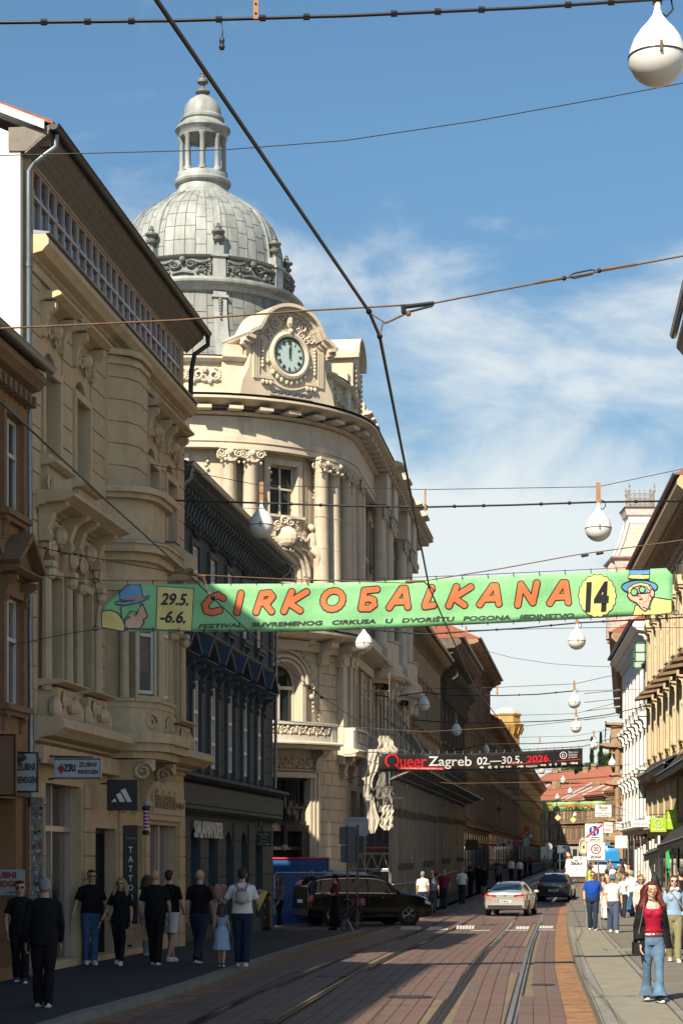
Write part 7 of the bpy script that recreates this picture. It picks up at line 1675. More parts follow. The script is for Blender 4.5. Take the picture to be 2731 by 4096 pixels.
ring_=arcp(1567,3045,25,25,-50,245,26);B2.line(ring_,7,.03,mR,'red_ring',b2);B2.poly([(1573,3060),(1592,3056),(1590,3078),(1584,3068)],.03,mR,'red_arrow',b2)
B2.text('ueer',1652,3053,105,32,mR,'lettering',b2,0,0,.012,.03);B2.text('Zagreb',1799,3052,172,50,mWt,'lettering',b2,0,0,.012,.03)
B2.text('02.—30.5.',1997,3042,180,30,mWt,'lettering',b2,-.04,0,.015,.03);B2.text('2026.',2154,3036,96,28,mR,'lettering',b2,-.05,0,.02,.03)
B2.poly([(1595,3067),(1775,3070),(1775,3081),(1595,3079)],.028,mR,'red_strip',b2);B2.text('www.thisisadominoproject.org',1685,3075,165,9,mWt,'lettering',b2,.01,0,.0,.04)
B2.line([(1904,3060),(2100,3055),(2320,3038)],2.5,.03,mR,'red_rule',b2)
B2.line(arcp(2252,3022,13,13,0,360,20),3.5,.03,mWt,'white_ring',b2);B2.text('D',2252,3022,11,13,mWt,'lettering',b2,-.05,0,.03,.03)
for k,t_ in enumerate(('This is a','Domino','project.')):B2.text(t_,2290,3010+k*10,38 if k==0 else 34,8,mWt,'lettering',b2,-.06,0,.01,.03)
for k,(x,w,hh)in enumerate(((1926,16,10),(1958,14,12),(1983,12,12),(2008,14,10),(2034,22,9),(2080,26,8),(2172,22,9),(2200,9,12),(2222,8,13),(2255,20,12),(2295,32,8))):
 y=lerp([(1904,3071),(2100,3066),(2320,3052)],x)
 mb=MB();
 for j in range(4):xx=x-w/2+j*w/4;hz_=hh*random.uniform(.4,1);mb.quad(B2.p(xx,y-hz_/2,.03),B2.p(xx+w/4*.7,y-hz_/2,.03),B2.p(xx+w/4*.7,y+hz_/2,.03),B2.p(xx,y+hz_/2,.03))
 mb.build('small_logo',mWt,b2)
B2.text('MADISON',2125,3066,44,7,mWt,'lettering',b2,-.05,0,.0,.03)
rt2=lambda x:lerp([(1400,3010),(1514,3010),(1900,3009),(2330,2987),(2500,2940)],x)
o3=rope('rope holding the top of the black banner',rt2,1380,2520,B2,0,.015);o4=rope('rope under the black banner',lambda x:lerp([(1380,3120),(1514,3087),(1900,3086),(2330,3068),(2520,3060)],x),1380,2520,B2,0,.015)
for j in range(25):x=1522+j*33;MB().tube([B2.p(x,rt2(x)-4,.02),B2.p(x,rt2(x)+8,.02)],.014,4).build('hook',mSteel,b2)
B3=Ban(2166,2424,172,174,.12,.05);B3.xs,B3.xe=2166,2424
b3=B3.sheet([(2166,3210),(2300,3208),(2424,3205)],[(2166,3248),(2300,3247),(2424,3240)],mG,'street_banner',nx=40,ny=4);b3['label']='small far green banner hanging over the end of the street';b3['category']='banner'
B3.text('CIRKOБAL',2330,3223,205,17,mBO,'lettering',b3,-.02,.2,.03,.12);B3.poly([(2184,3214),(2210,3215),(2209,3243),(2183,3243)],.1,mBY,'date_box',b3)
B3.text('29.5.',2197,3221,20,8,mBK,'lettering',b3,0,.2,.02,.15);B3.text('-6.6.',2197,3235,20,8,mBK,'lettering',b3,0,.2,.02,.15);B3.text('FESTIVAL SUVREMENOG CIRKUSA',2310,3240,180,5,mBG2,'lettering',b3,-.02,.2,.02,.12)
rope('rope carrying the small far green banner',lambda x:lerp([(2050,3200),(2166,3209),(2424,3203),(2560,3190)],x),2050,2560,B3,0,.03)
for(x,y,dd,c_,lab)in((1994,3238,120,mIron,'dark diamond sign hanging over the shaded street'),(2230,3272,172,mBY,'pale diamond sign under the left lamp of the far banner'),(2291,3280,172,mBY,'pale diamond sign under the right lamp of the far banner')):
 w=13*dd/FP;p=P(x,y,dd);o=MB().add([(p.x-w,dd,p.z),(p.x,dd,p.z-w),(p.x+w,dd,p.z),(p.x,dd,p.z+w),(p.x-w,dd+.03,p.z),(p.x,dd+.03,p.z-w),(p.x+w,dd+.03,p.z),(p.x,dd+.03,p.z+w)],[(0,1,2,3),(7,6,5,4),(0,4,5,1),(1,5,6,2),(2,6,7,3),(3,7,4,0)]).build('diamond_sign',c_,None);o['label']=lab;o['category']='sign'
mTyre=mat('tyre_rubber',(.018,.018,.019),.85);mCarGl=mat('car_glass',(.012,.022,.028),.04,spec=.9);mLampR=mat('tail_lamp_red',(.42,.015,.02),.15,spec=.8);mLampW=mat('clear_lamp',(.6,.58,.55),.12,spec=.9);mPlate=mat('number_plate',(.66,.66,.64),.5);mChr=mat('chrome',(.6,.6,.6),.12,metal=1.0);mTrimB=mat('black_plastic',(.02,.02,.022),.6)
def cr(p0,p1,p2,p3,t):return .5*((2*p1)+(-p0+p2)*t+(2*p0-5*p1+4*p2-p3)*t*t+(-p0+3*p1-3*p2+p3)*t**3)
class Car:
 def __init__(s,name,label,st,paint,loc,head,W,wheels,wr=.33,ww=.21,cat='car',slope=0.0):
  s.root=thing(name,label,cat,(0,0,0));s.st=st
  s.secs=[]
  for(y,w,zb,zm,zbelt,wrf,zr)in st:
   s.secs.append([Vector((x,y,z))for x,z in((0,zb),(w*.86,zb),(w*.97,zb+.1),(w,zm),(w*.975,zbelt),(wrf,zr-.05*(1 if zr-zbelt>.15 else .4)),(wrf*.72,zr-.006),(0,zr+.012))])
  nu,nv=56,28;mb=MB();n=len(st);m=8;vs=[]
  for i in range(nu+1):
   u=i/nu*(n-1)
   row=[s.S(u,j/nv*(m-1))for j in range(nv+1)]
   vs+=row+[Vector((-v.x,v.y,v.z))for v in row[::-1][1:-1]]
  c=2*nv;fs=[(i*c+k,i*c+(k+1)%c,(i+1)*c+(k+1)%c,(i+1)*c+k)for i in range(nu)for k in range(c)]
  fs+=[tuple(range(c-1,-1,-1)),tuple(nu*c+k for k in range(c))]
  mb.add(vs,fs);s.body=mb.build('body',paint,s.root,smooth=50)
  mW=MB();mW.lathe([(wr*.99,-ww/2),(wr,-ww/2+.02),(wr,ww/2-.02),(wr*.96,ww/2),(wr*.68,ww/2-.005),(wr*.68,ww/2-.06)],(0,0,0),26)
  mWr=MB();mWr.lathe([(wr*.68,ww/2-.02),(wr*.63,ww/2-.015),(wr*.6,ww/2-.05)],(0,0,0),26)
  for k in range(5):
   t=2*pi*k/5
   for dt in(-.13,.13):mWr.tube([(wr*.12*cos(t),wr*.12*sin(t),ww/2-.02),(wr*.62*cos(t+dt),wr*.62*sin(t+dt),ww/2-.03)],wr*.055,4)
  mWr.ball((0,0,ww/2-.02),wr*.14,sz=.4,n=8)
  dk=MB();dk.lathe([(0,ww/2-.07),(wr*.66,ww/2-.07)],(0,0,0),20)
  tr=None
  for yw in wheels:
   for sg in(-1,1):
    R_=Matrix.Rotation(pi/2*sg,4,'Y');xw=sg*(W/2-ww/2-.0)
    M=Matrix.Translation((xw,yw,wr))@R_
    def tm(mb_):q=MB();q.v=[tuple(M@Vector(v))for v in mb_.v];q.f=list(mb_.f);return q
    a=MB();a.lathe([(0,0),(wr*1.16,0),(wr*1.16,.02)],(0,0,0),24);M0=M;M=Matrix.Translation((sg*(W/2-.035),yw,wr+.01))@R_;tm(a).build('wheel_arch',mTrimB,s.root);M=M0
    M=Matrix.Translation((sg*(W/2-ww/2+.012),yw,wr))@R_
    w_=tm(mW).build('wheel',mTyre,s.root,smooth=40);tm(mWr).build('rim',mat('alloy_rim',(.4,.4,.4),.3,metal=.9),w_,smooth=40);tm(dk).build('brake_disc',mDark,w_)
  s.loc,s.head,s.slope=loc,head,slope
 def S(s,u,v):
  n=len(s.secs);m=8;i=min(int(u),n-2);t=u-i;j=min(int(v),m-2);q=v-j
  def row(k):
   k=max(0,min(n-1,k));S_=s.secs[k]
   p=[S_[max(0,min(m-1,j+e))]for e in(-1,0,1,2)]
   return cr(*p,q)if j not in(0,3,4)else p[1].lerp(p[2],q)
  a,b,c,d=row(i-1),row(i),row(i+1),row(i+2)
  r=cr(a,b,c,d,t);r.x=max(r.x,0);return r
 def patch(s,name,m_,u0,u1,v0,v1,off=.012,side=(1,-1),nu=10,nv=5,parent=None,fu=None):
  for sg in side:
   mb=MB();vs=[]
   for i in range(nu+1):
    for j in range(nv+1):
     a,b=i/nu,j/nv;uu0,uu1=(u0,u1)if fu is None else fu(b)
     u=uu0+(uu1-uu0)*a;v=v0+(v1-v0)*b
     p=s.S(u,v);du=s.S(min(u+.03,len(s.secs)-1),v)-s.S(max(u-.03,0),v);dv=s.S(u,min(v+.03,7))-s.S(u,max(v-.03,0));nn=du.cross(dv)
     if nn.length>1e-9:nn.normalize()
     if nn.dot(p-Vector((0,p.y,.7)))<0:nn=-nn
     p=p+nn*off;vs.append((p.x*sg,p.y,p.z))
   mb.add(vs,[(i*(nv+1)+j,(i+1)*(nv+1)+j,(i+1)*(nv+1)+j+1,i*(nv+1)+j+1)for i in range(nu)for j in range(nv)])
   o=mb.build(name,m_,parent or s.root,smooth=True)
  return o
 def mid(s,name,m_,u0,u1,v0,off=.012,frac=1.0):
  mb=MB();vs=[];nu,nv=10,16
  for i in range(nu+1):
   u=u0+(u1-u0)*i/nu
   for j in range(nv+1):
    t=-1+2*j/nv;v=7-(7-v0)*abs(t);p=s.S(u,v);e=Vector((0,-off if s.S(u1,7).z>s.S(u0,7).z else off,off))
    vs.append((math.copysign(p.x,t)if t else 0,p.y+e.y,p.z+e.z))
  mb.add(vs,[(i*(nv+1)+j,(i+1)*(nv+1)+j,(i+1)*(nv+1)+j+1,i*(nv+1)+j+1)for i in range(nu)for j in range(nv)])
  return mb.build(name,m_,s.root,smooth=True)
 def b(s,name,m_,x0,x1,y0,y1,z0,z1,bev=.0,parent=None):return MB().box(x0,x1,y0,y1,z0,z1).build(name,m_,parent or s.root,bevel=bev)
 def poly(s,name,m_,pts,y0=-.03,y1=.06,mirror=True,parent=None):
  for sg in((1,-1)if mirror else(1,)):
   mb=MB();m=len(pts);mb.add([(x*sg,y0,z)for x,z in pts]+[(x*sg,y1,z)for x,z in pts],[tuple(range(m)),tuple(range(2*m-1,m-1,-1))]+[(k,(k+1)%m,m+(k+1)%m,m+k)for k in range(m)]);o=mb.build(name,m_,parent or s.root)
  return o
 def place(s):
  s.root.location=s.loc;s.root.rotation_euler=(0,0,s.head)
  for o in s.root.children:
   pass
 def mirrors(s,y,z,x,m_):
  for sg in(-1,1):MB().ball((sg*x,y,z),.11,sx=1.1,sy=.6,sz=.7,n=10).build('mirror',m_,s.root,smooth=True)
def at(px,py,dd=None):
 p=G(px,py,RD)if dd is None else Vector(((px-CX)*dd/FP,dd,gz(dd)+RD));return p
mSil=mat('silver_car_paint',(.58,.56,.50),.22,metal=.55,coat=.8);mCarD=mat('dark_grey_car_paint',(.03,.045,.05),.22,metal=.4,coat=.9);mCarB=mat('black_car_paint',(.005,.006,.007),.2,coat=.1,spec=.3);mCarW=mat('white_van_paint',(.74,.72,.68),.3,coat=.5)
p=at(2018,3667)
st=[(0,.70,.36,.5,.70,.60,.80),(.06,.84,.30,.52,.86,.70,.98),(.45,.90,.25,.55,.93,.70,1.045),(.95,.905,.24,.55,.95,.62,1.20),(1.5,.905,.23,.55,.95,.56,1.345),(2.2,.90,.23,.55,.945,.56,1.40),(2.9,.895,.23,.55,.93,.57,1.35),(3.55,.895,.23,.55,.91,.66,1.03),(4.2,.87,.25,.5,.82,.70,.90),(4.6,.76,.28,.48,.66,.58,.74),(4.69,.66,.32,.46,.6,.5,.66)]
c=Car('silver_coupe','silver coupe driving away with its tail in full sun',st,mSil,p,-math.atan(.20),1.81,(.95,3.79),.335)
c.mid('rear_window',mCarGl,2.25,3.75,5.25);c.mid('windscreen',mCarGl,6.15,6.95,5.3)
c.patch('side_window',mCarGl,3.2,6.6,4.15,4.88,fu=lambda b:(2.9+1.0*b,6.9-.9*b));c.mid('roof_panel',mat('dark_glass_roof',(.03,.04,.05),.08),4.0,5.6,5.8)
c.poly('tail_light',mLampR,[(.34,.80),(.80,.80),(.845,.885),(.74,.925),(.40,.90)],-.012,.10);c.poly('tail_light_strip',mat('amber_glow_plastic',(.75,.25,.08),.3),[(.5,.805),(.82,.805),(.83,.83),(.5,.83)],-.02,.1)
c.poly('bumper_vent',mTrimB,[(.80,.44),(.87,.42),(.86,.66),(.82,.68)],.03,.12)
c.b('number_plate',mPlate,-.26,.26,-.015,.04,.56,.67);text('ZG 0006 JD',c.root,((0,-.02,.615),(1,0,0),(0,0,1)),.09,mBlack,sx=.75,name='plate_number',off=.003);c.b('plate_band',royal,-.26,-.225,-.018,.0,.56,.67)
c.b('diffuser',mTrimB,-.72,.72,-.01,.1,.30,.46);c.b('diffuser_trim',mChr,-.36,.36,-.025,.02,.40,.425)
for sg in(-1,1):MB().tube([(sg*.5+.11*cos(t),-.02,.42+.035*sin(t))for t in[2*pi*i/12 for i in range(12)]],.014,5,closed=True).build('exhaust_trim',mChr,c.root)
c.b('bumper_reflector',mLampR,-.82,-.55,.0,.03,.675,.69);c.b('bumper_reflector',mLampR,.55,.82,.0,.03,.675,.69);MB().tube([(0,-.02+0,.86+0)]+[(0,-.02,.86)],.03,8);MB().lathe([(.035,0),(.045,.01),(.035,.02)],(0,0,0),16,M=Matrix.Translation((0,0,0))).build('badge',mChr,c.root).matrix_local=Matrix.Translation((0,-.01,.86))@Matrix.Rotation(pi/2,4,'X')
c.mirrors(3.15,.98,.98,mSil);c.place()
p=at(2212,3609)
st=[(0,.74,.34,.5,.78,.66,.92),(.05,.82,.28,.55,.9,.72,1.0),(.25,.86,.24,.55,.95,.66,1.18),(.55,.87,.23,.55,.96,.58,1.36),(1.0,.875,.23,.55,.96,.57,1.44),(1.8,.875,.23,.55,.95,.58,1.46),(2.7,.87,.23,.55,.94,.59,1.40),(3.3,.87,.23,.55,.92,.66,1.08),(3.8,.85,.25,.5,.85,.7,.97),(4.15,.74,.28,.48,.7,.6,.82),(4.25,.64,.32,.46,.6,.5,.7)]
c=Car('dark_hatchback','dark blue grey hatchback ahead of the silver coupe',st,mCarD,p,-math.atan(.19),1.75,(.8,3.4),.32)
c.mid('rear_window',mCarGl,1.55,3.5,5.15);c.mid('windscreen',mCarGl,6.2,6.9,5.3);c.patch('side_window',mCarGl,3.0,6.3,4.15,4.88,fu=lambda b:(2.6+.6*b,6.7-.7*b))
c.poly('tail_light',mLampR,[(.48,.80),(.82,.82),(.84,1.02),(.74,1.06),(.66,.98)],-.01,.16);c.poly('tail_light_lens',mLampW,[(.70,.96),(.83,.96),(.84,1.03),(.75,1.06)],-.02,.1)
c.b('chrome_bar',mChr,-.42,.42,-.03,.03,.80,.825);c.b('number_plate',mPlate,-.26,.26,-.025,.04,.53,.64);text('ZG 8437 KT',c.root,((0,-.03,.585),(1,0,0),(0,0,1)),.09,mBlack,sx=.75,name='plate_number',off=.003)
c.b('brake_light',mLampR,-.13,.13,.6,.68,1.42,1.45);c.b('lower_bumper',mTrimB,-.72,.72,-.01,.1,.30,.40);MB().tube([(-.0,1.2,1.44),(0,.9,1.62)],.006,4).build('aerial',mTrimB,c.root)
MB().lathe([(.03,0),(.05,.008),(.03,.016)],(0,0,0),16).build('badge',mChr,c.root).matrix_local=Matrix.Translation((0,-.02,.88))@Matrix.Rotation(pi/2,4,'X')
c.mirrors(3.0,.99,.97,mCarD);c.place()
p=at(2304,3534)
stv=[(0,.84,.36,.6,1.1,.76,1.76),(.06,.885,.30,.6,1.12,.78,1.80),(.6,.90,.28,.6,1.12,.79,1.83),(2.4,.90,.28,.6,1.12,.79,1.84),(3.0,.90,.28,.6,1.1,.77,1.80),(3.7,.90,.28,.6,1.05,.72,1.28),(4.15,.86,.3,.55,.95,.66,1.08),(4.4,.70,.34,.5,.7,.5,.8)]
def van(label,p,head,txt=None,scale=1):
 c=Car('white_van',label,stv,mCarW,p,head,1.81,(.75,3.4),.32,cat='van')
 c.poly('tail_light',mLampR,[(.79,.84),(.875,.84),(.865,1.2),(.80,1.2)],-.02,.12)
 c.b('rear_bumper',mTrimB,-.84,.84,-.07,.06,.38,.50);c.b('number_plate',mPlate,-.5,-.02,-.03,.0,.70,.82)
 c.b('high_brake_lamp',mTrimB,-.15,.15,-.02,.05,1.66,1.74);c.b('door_seam',mTrimB,-.006,.006,-.004,.0,.55,1.66);c.b('door_handle',mTrimB,-.09,.06,-.02,.01,1.02,1.05)
 c.patch('side_window',mCarGl,3.4,4.7,4.15,4.9);c.mid('windscreen',mCarGl,4.1,4.9,5.2)
 if txt:text(txt,c.root,((.02,-.012,1.47),(1,0,0),(0,0,1)),.27,mat('dark_grey_letter',(.05,.05,.06),.6),name='lettering',off=.016);text('^',c.root,((-.36,-.012,1.60),(1,0,0),(0,0,1)),.22,mR,name='logo_roof',off=.01)
 for k in range(2):c.b('small_print',mat('faint_print',(.55,.52,.48),.6),-.62+k*.66,-.1+k*.66,-.008,.0,1.26,1.285)
 c.mirrors(3.3,1.15,.98,mTrimB);c.place();return c
van('white panel van with ŽBUKA lettering on its rear doors',p,-math.atan(.15),'ŽBUKA')
van('smaller looking white van far ahead of the ŽBUKA van, mostly hidden',at(2322,3480,205),-math.atan(.14))
st2=st
c=Car('white_hatchback','white hatchback behind the sign posts beside the crowd',st2,mCarW,at(2402,3495,190),-math.atan(.14),1.75,(.8,3.4),.32);c.mid('rear_window',mCarGl,1.5,3.5,5.15);c.poly('tail_light',mLampR,[(.6,.82),(.82,.82),(.82,1.0),(.66,.98)],-.01,.16);c.b('number_plate',mPlate,-.26,.26,-.025,.04,.6,.72);c.place()
p=Vector(((1200-CX)*70.8/FP,70.8,gz(71)+RD))
ss=[(0,.84,.40,.7,1.02,.72,1.30),(.06,.93,.34,.7,1.12,.74,1.50),(.35,.965,.30,.7,1.15,.70,1.74),(.8,.97,.29,.7,1.16,.69,1.82),(1.8,.97,.29,.7,1.15,.69,1.85),(2.7,.97,.29,.7,1.14,.68,1.82),(3.2,.97,.29,.7,1.13,.68,1.68),(3.75,.97,.29,.7,1.12,.76,1.27),(4.4,.95,.3,.7,1.08,.78,1.16),(4.85,.90,.33,.65,.95,.70,1.04),(5.08,.82,.36,.6,.8,.6,.85),(5.13,.76,.4,.6,.75,.55,.8)]
hd=-(pi/2-radians(22))
c=Car('black_suv','large black SUV turning out of the side street',ss,mCarB,p,hd,1.94,(.98,4.05),.40,.27)
c.mid('rear_window',mCarGl,.9,2.2,5.2);c.patch('quarter_window',mCarGl,1.6,3.4,4.12,4.85,fu=lambda b:(1.75+.35*b,3.45));c.patch('rear_door_window',mCarGl,3.5,4.6,4.12,4.85);c.patch('front_door_window',mCarGl,4.7,6.5,4.12,4.85,fu=lambda b:(4.66,6.75-.85*b));c.mid('windscreen',mCarGl,6.1,6.95,5.3)
for v0,v1,f in((4.06,4.11,None),(4.88,4.93,None)):c.patch('chrome_trim',mChr,1.7 if v0<4.5 else 2.0,6.85 if v0<4.5 else 6.0,v0,v1,.016,nu=20,nv=1)
c.patch('tail_light',mLampR,.25,1.5,3.55,4.02,.014);c.patch('headlight',mLampW,8.7,9.5,3.45,3.85,.014)
c.patch('sill_trim',mChr,2.6,7.9,1.95,2.05,.014,nu=14,nv=1)
for u in(4.62,6.3,3.42):c.patch('door_gap',mTrimB,u,u+.02,2.3,4.1,.004,nu=1)
for u in(3.9,5.4):c.patch('door_handle',mChr,u,u+.2,3.72,3.8,.03,nu=2,nv=1)
c.b('number_plate',mPlate,-.26,.26,-.02,.03,.85,.97);c.b('rear_bumper',mTrimB,-.85,.85,-.05,.08,.40,.62)
for sg in(-1,1):MB().tube([(sg*.66,.7,1.84),(sg*.68,1.0,1.89),(sg*.68,2.5,1.88),(sg*.66,2.9,1.80)],.022,6).build('roof_rail',mChr,c.root)
c.mirrors(3.55,1.22,1.08,mCarB);c.place();c.root.scale=(.94,.94,.97)
def tram(label,px,dd,paint,head,Wd=2.3,Ht=3.3,zoff=0):
 p=Vector(((px-CX)*dd/FP,dd,gz(dd)+RD));t=thing('tram',label,'tram',(0,0,0))
 mb=MB();secs=[];w=Wd/2
 def sec(y,w_,top,bot=.3):return[(x*w_,y,z)for x,z in((-1,bot),(-1,top*.55),(-.97,top-.35),(-.8,top-.05),(-.4,top),(.4,top),(.8,top-.05),(.97,top-.35),(1,top*.55),(1,bot))]
 rows_=[sec(-.0,w*.72,Ht*.72,.4),sec(.25,w*.86,Ht*.9,.3),sec(.7,w*.96,Ht*.98),sec(1.5,w,Ht),sec(12,w,Ht)];m=10
 mb.add([v for r in rows_ for v in r],[(i*m+k,i*m+(k+1)%m,(i+1)*m+(k+1)%m,(i+1)*m+k)for i in range(4)for k in range(m)]+[tuple(range(m-1,-1,-1)),tuple(4*m+k for k in range(m))]);mb.build('body',paint,t,smooth=30)
 MB().add([(-w*.70,-.03,1.0),(w*.70,-.03,1.0),(w*.86,.2,2.6),(-w*.86,.2,2.6)],[(0,1,2,3)]).build('windscreen',mCarGl,t)
 mb=MB()
 for sg in(-1,1):
  mb.quad((sg*(w*1.0+.01),1.6,1.1),(sg*(w+.01),11.5,1.1),(sg*(w*.99+.01),11.5,2.4),(sg*(w*.99+.01),1.6,2.4));mb.quad((sg*(w*.9),.3,1.1),(sg*(w+.01),1.4,1.1),(sg*(w*.98+.01),1.4,2.4),(sg*(w*.93),.4,2.4))
 mb.build('side_windows',mCarGl,t);MB().box(-w*.5,w*.5,.12,.3,2.72,2.95).build('destination_display',mBlack,t)
 for sg in(-1,1):MB().ball((sg*w*.6,.0,.75),.13,n=8).build('headlight',mLampW,t)
 MB().box(-w*.9,w*.9,.6,11,.05,.32).build('skirt',mBlack,t);MB().tube([(-.5,4,Ht),(-.5,5,Ht+.8),(-.5,3.6,Ht+1.5)],.04,4).tube([(.5,4,Ht),(.5,5,Ht+.8),(.5,3.6,Ht+1.5)],.04,4).tube([(-.8,3.6,Ht+1.5),(.8,3.6,Ht+1.5)],.04,4).build('pantograph',mIron,t)
 t.location=p;t.rotation_euler=(0,0,head);return t
tram('bright blue tram front behind the white signs on the right',2447,228,mat('tram_blue',(.02,.22,.50),.3,coat=.5),-math.atan(.135))
tram('dark tram far down the left track in the shade',2243,262,mat('dark_tram_blue',(.015,.04,.07),.3),-math.atan(.12),2.3,3.1)
def bicycle():
 p=G(1402,3722);t=thing('bicycle','bicycle with a basket leaning on its stand by the twin signposts','bicycle',tuple(p))
 Fq=lambda a,o,z:(p.x+a*.42+o*.9,p.y+a*.9-o*.42,p.z+z)
 for a in(-.5,.52):
  w=MB();w.tube([Fq(a+.33*cos(q),0,.34+.33*sin(q))for q in[2*pi*i/24 for i in range(24)]],.018,5,closed=True);wh=w.build('wheel',mTyre,t)
  w=MB()
  for k in range(8):q=2*pi*k/8;w.tube([Fq(a,0,.34),Fq(a+.33*cos(q),0,.34+.33*sin(q))],.003,3)
  w.build('spokes',mSteel,wh,kind='stuff')
 mb=MB()
 for q in([(-.5,.34),(-.15,.36),(-.25,.85),(-.5,.34)],[(-.15,.36),(.38,.8),(.52,.34)],[(-.22,.7),(.38,.8),(.35,1.0)]):mb.tube([Fq(a,0,z)for a,z in q],.017,5)
 mb.tube([Fq(.35,-.25,1.02),Fq(.38,0,1.0),Fq(.35,.25,1.02)],.014,5);mb.build('frame',mBlack,t)
 MB().ball(Fq(-.26,0,.92),.12,sz=.4,n=8).build('saddle',mBlack,t);MB().box(.42,.72,-.17,.17,.75,.98,Fq).build('basket',cmat('flowery_basket',(.28,.12,.20),noise=.8),t);MB().tube([Fq(-.3,.02,.35),Fq(-.35,.25,.0)],.012,4).build('kickstand',mSteel,t)
bicycle()
def rbox(x0,x1,z0,z1,r,y0,y1,n=4):
 pts=[]
 for cx_,cz_,a in((x1-r,z1-r,0),(x0+r,z1-r,90),(x0+r,z0+r,180),(x1-r,z0+r,270)):
  for k in range(n+1):t=radians(a+90*k/n);pts.append((cx_+r*cos(t),cz_+r*sin(t)))
 m=len(pts);return MB().add([(x,y0,z)for x,z in pts]+[(x,y1,z)for x,z in pts],[tuple(range(m)),tuple(range(2*m-1,m-1,-1))]+[(k,(k+1)%m,m+(k+1)%m,m+k)for k in range(m)])
mSignB=mat('sign_blue',(.01,.05,.28),.4);mSignW=mat('sign_white',(.74,.74,.70),.35);mBack=mat('sign_back_grey',(.10,.125,.14),.5,metal=.2)
d=64.8;s=FP/d;X=lambda x:(x-CX)/s;Z=lambda y:CZ+(HY-y)/s
zg=gz(d)
sg_=thing('traffic_signpost','twin pole signpost with end of pedestrian zone and 30 zone signs','road sign',(X(2375),d,zg))
MB().tube([(X(2347),d+.05,zg),(X(2350),d+.05,Z(3300))],.03,8).build('pole',mSteel,sg_,smooth=40);MB().tube([(X(2401),d+.05,zg),(X(2386),d+.05,Z(3290))],.03,8).build('pole',mSteel,sg_,smooth=40)
a=rbox(X(2339),X(2411),Z(3368),Z(3296),.03,d-.01,d+.01).build('pedestrian_sign',mSignW,sg_)
rbox(X(2338),X(2412),Z(3369),Z(3295),.03,d-.005,d+.006).build('sign_edge',mBack,a)
cx_,cz_=X(2375),Z(3325);MB().add([(cx_+.165*cos(t),d-.013,cz_+.165*sin(t))for t in[2*pi*i/32 for i in range(32)]],[tuple(range(32))]).build('blue_disc',mSignB,a)
def figure(x,z,h,wd,o):
 mb=MB();mb.lathe([(0,-.001),(h*.11,0)],(0,0,0),10)
 mb.v=[(x+q[0],d-o,z+h*.88+q[1])for q in mb.v]
 pts=[(-.5,.74),(.5,.74),(.62,.38),(.5,.36),(.35,.62),(.33,.0),(.06,.0),(0,.36),(-.06,.0),(-.33,.0),(-.35,.62),(-.5,.36),(-.62,.38)]
 mb.add([(x+q*wd,d-o,z+r*h)for q,r in pts],[tuple(range(len(pts)))]);return mb
figure(cx_-.05,cz_-.12,.25,.05,.016).build('figure_symbol',mSignW,a);figure(cx_+.06,cz_-.12,.15,.035,.0165).build('child_symbol',mSignW,a)
mb=MB();mb.add([(X(2341),d-.02,Z(3348)),(X(2344),d-.02,Z(3355)),(X(2410),d-.02,Z(3302)),(X(2407),d-.02,Z(3296))],[(0,1,2,3)]);mb.build('red_bar',mR,a)
text('Završetak',a,((X(2378),d-.016,Z(3351)),(1,0,0),(0,0,1)),.062,mBlack,off=.001);text('pješačke zone',a,((X(2378),d-.016,Z(3360)),(1,0,0),(0,0,1)),.062,mBlack,off=.001)
a=rbox(X(2347),X(2418),Z(3442),Z(3371),.03,d-.01,d+.01).build('zone_sign',mSignW,sg_)
cx_,cz_=X(2382),Z(3398);mb=MB();mb.tube([(cx_+.145*cos(t),d-.012,cz_+.145*sin(t))for t in[2*pi*i/32 for i in range(32)]],.02,4,closed=True);mb.build('red_ring',mR,a)
text('30',a,((cx_,d-.016,cz_),(1,0,0),(0,0,1)),.19,mBlack,off=.002,sx=.9);text('ZONA',a,((cx_,d-.016,Z(3430)),(1,0,0),(0,0,1)),.12,mBlack,off=.003)
d=69;s=FP/d;o=thing('ribbed_dish','cream ribbed dish mounted on edge beside the zone signs','dish',(X(2330),d,Z(3390)))
for k in range(6):MB().tube([(X(2330)+(.06+.05*k)*.42*cos(t)-.02*k*0,d-.02*k+.05,Z(3390)+(.06+.05*k)*sin(t))for t in[2*pi*i/24 for i in range(24)]],.016,5,closed=True).build('ring',mat('cream_plastic',(.60,.54,.40),.5),o)
mb=MB();mb.add([(X(2331)+.3*.42*cos(t),d,Z(3390)+.31*sin(t))for t in[2*pi*i/24 for i in range(24)]],[tuple(range(24))]);mb.build('dish',mat('cream_plastic',(.6,.54,.4)),o);MB().box(X(2330),X(2348),d,d+.05,Z(3396),Z(3384)).build('bracket',mIron,o)
d=62.5;s=FP/d;zg=gz(d)
t=thing('signpost_from_behind','twin grey poles carrying traffic signs seen from behind','road sign',(X(1410),d,zg))
MB().tube([(X(1390),d+.04,zg),(X(1388),d+.04,Z(3303))],.032,8).build('pole',mBack,t,smooth=40);MB().tube([(X(1427),d+.04,zg),(X(1430),d+.04,Z(3300))],.035,8).build('pole',mBack,t,smooth=40)
rbox(X(1356),X(1422),Z(3379),Z(3308),.05,d+.08,d+.1).build('sign_panel',mBack,t);rbox(X(1361),X(1424),Z(3452),Z(3382),.05,d+.08,d+.1).build('sign_panel',mBack,t)
a=rbox(X(1375),X(1474),Z(3345),Z(3270),.12,d+.2,d+.22).build('round_cornered_sign',mat('light_grey_back',(.42,.46,.50),.5),t)
mb=MB()
for k in range(3):
 q=.06+.05*k;x0,x1,z0,z1=X(1375)+q,X(1474)-q,Z(3345)+q*.8,Z(3270)-q*.8;mb.tube([(x0,d+.195,z0),(x1,d+.195,z0),(x1,d+.195,z1),(x0,d+.195,z1)],.008,4,closed=True)
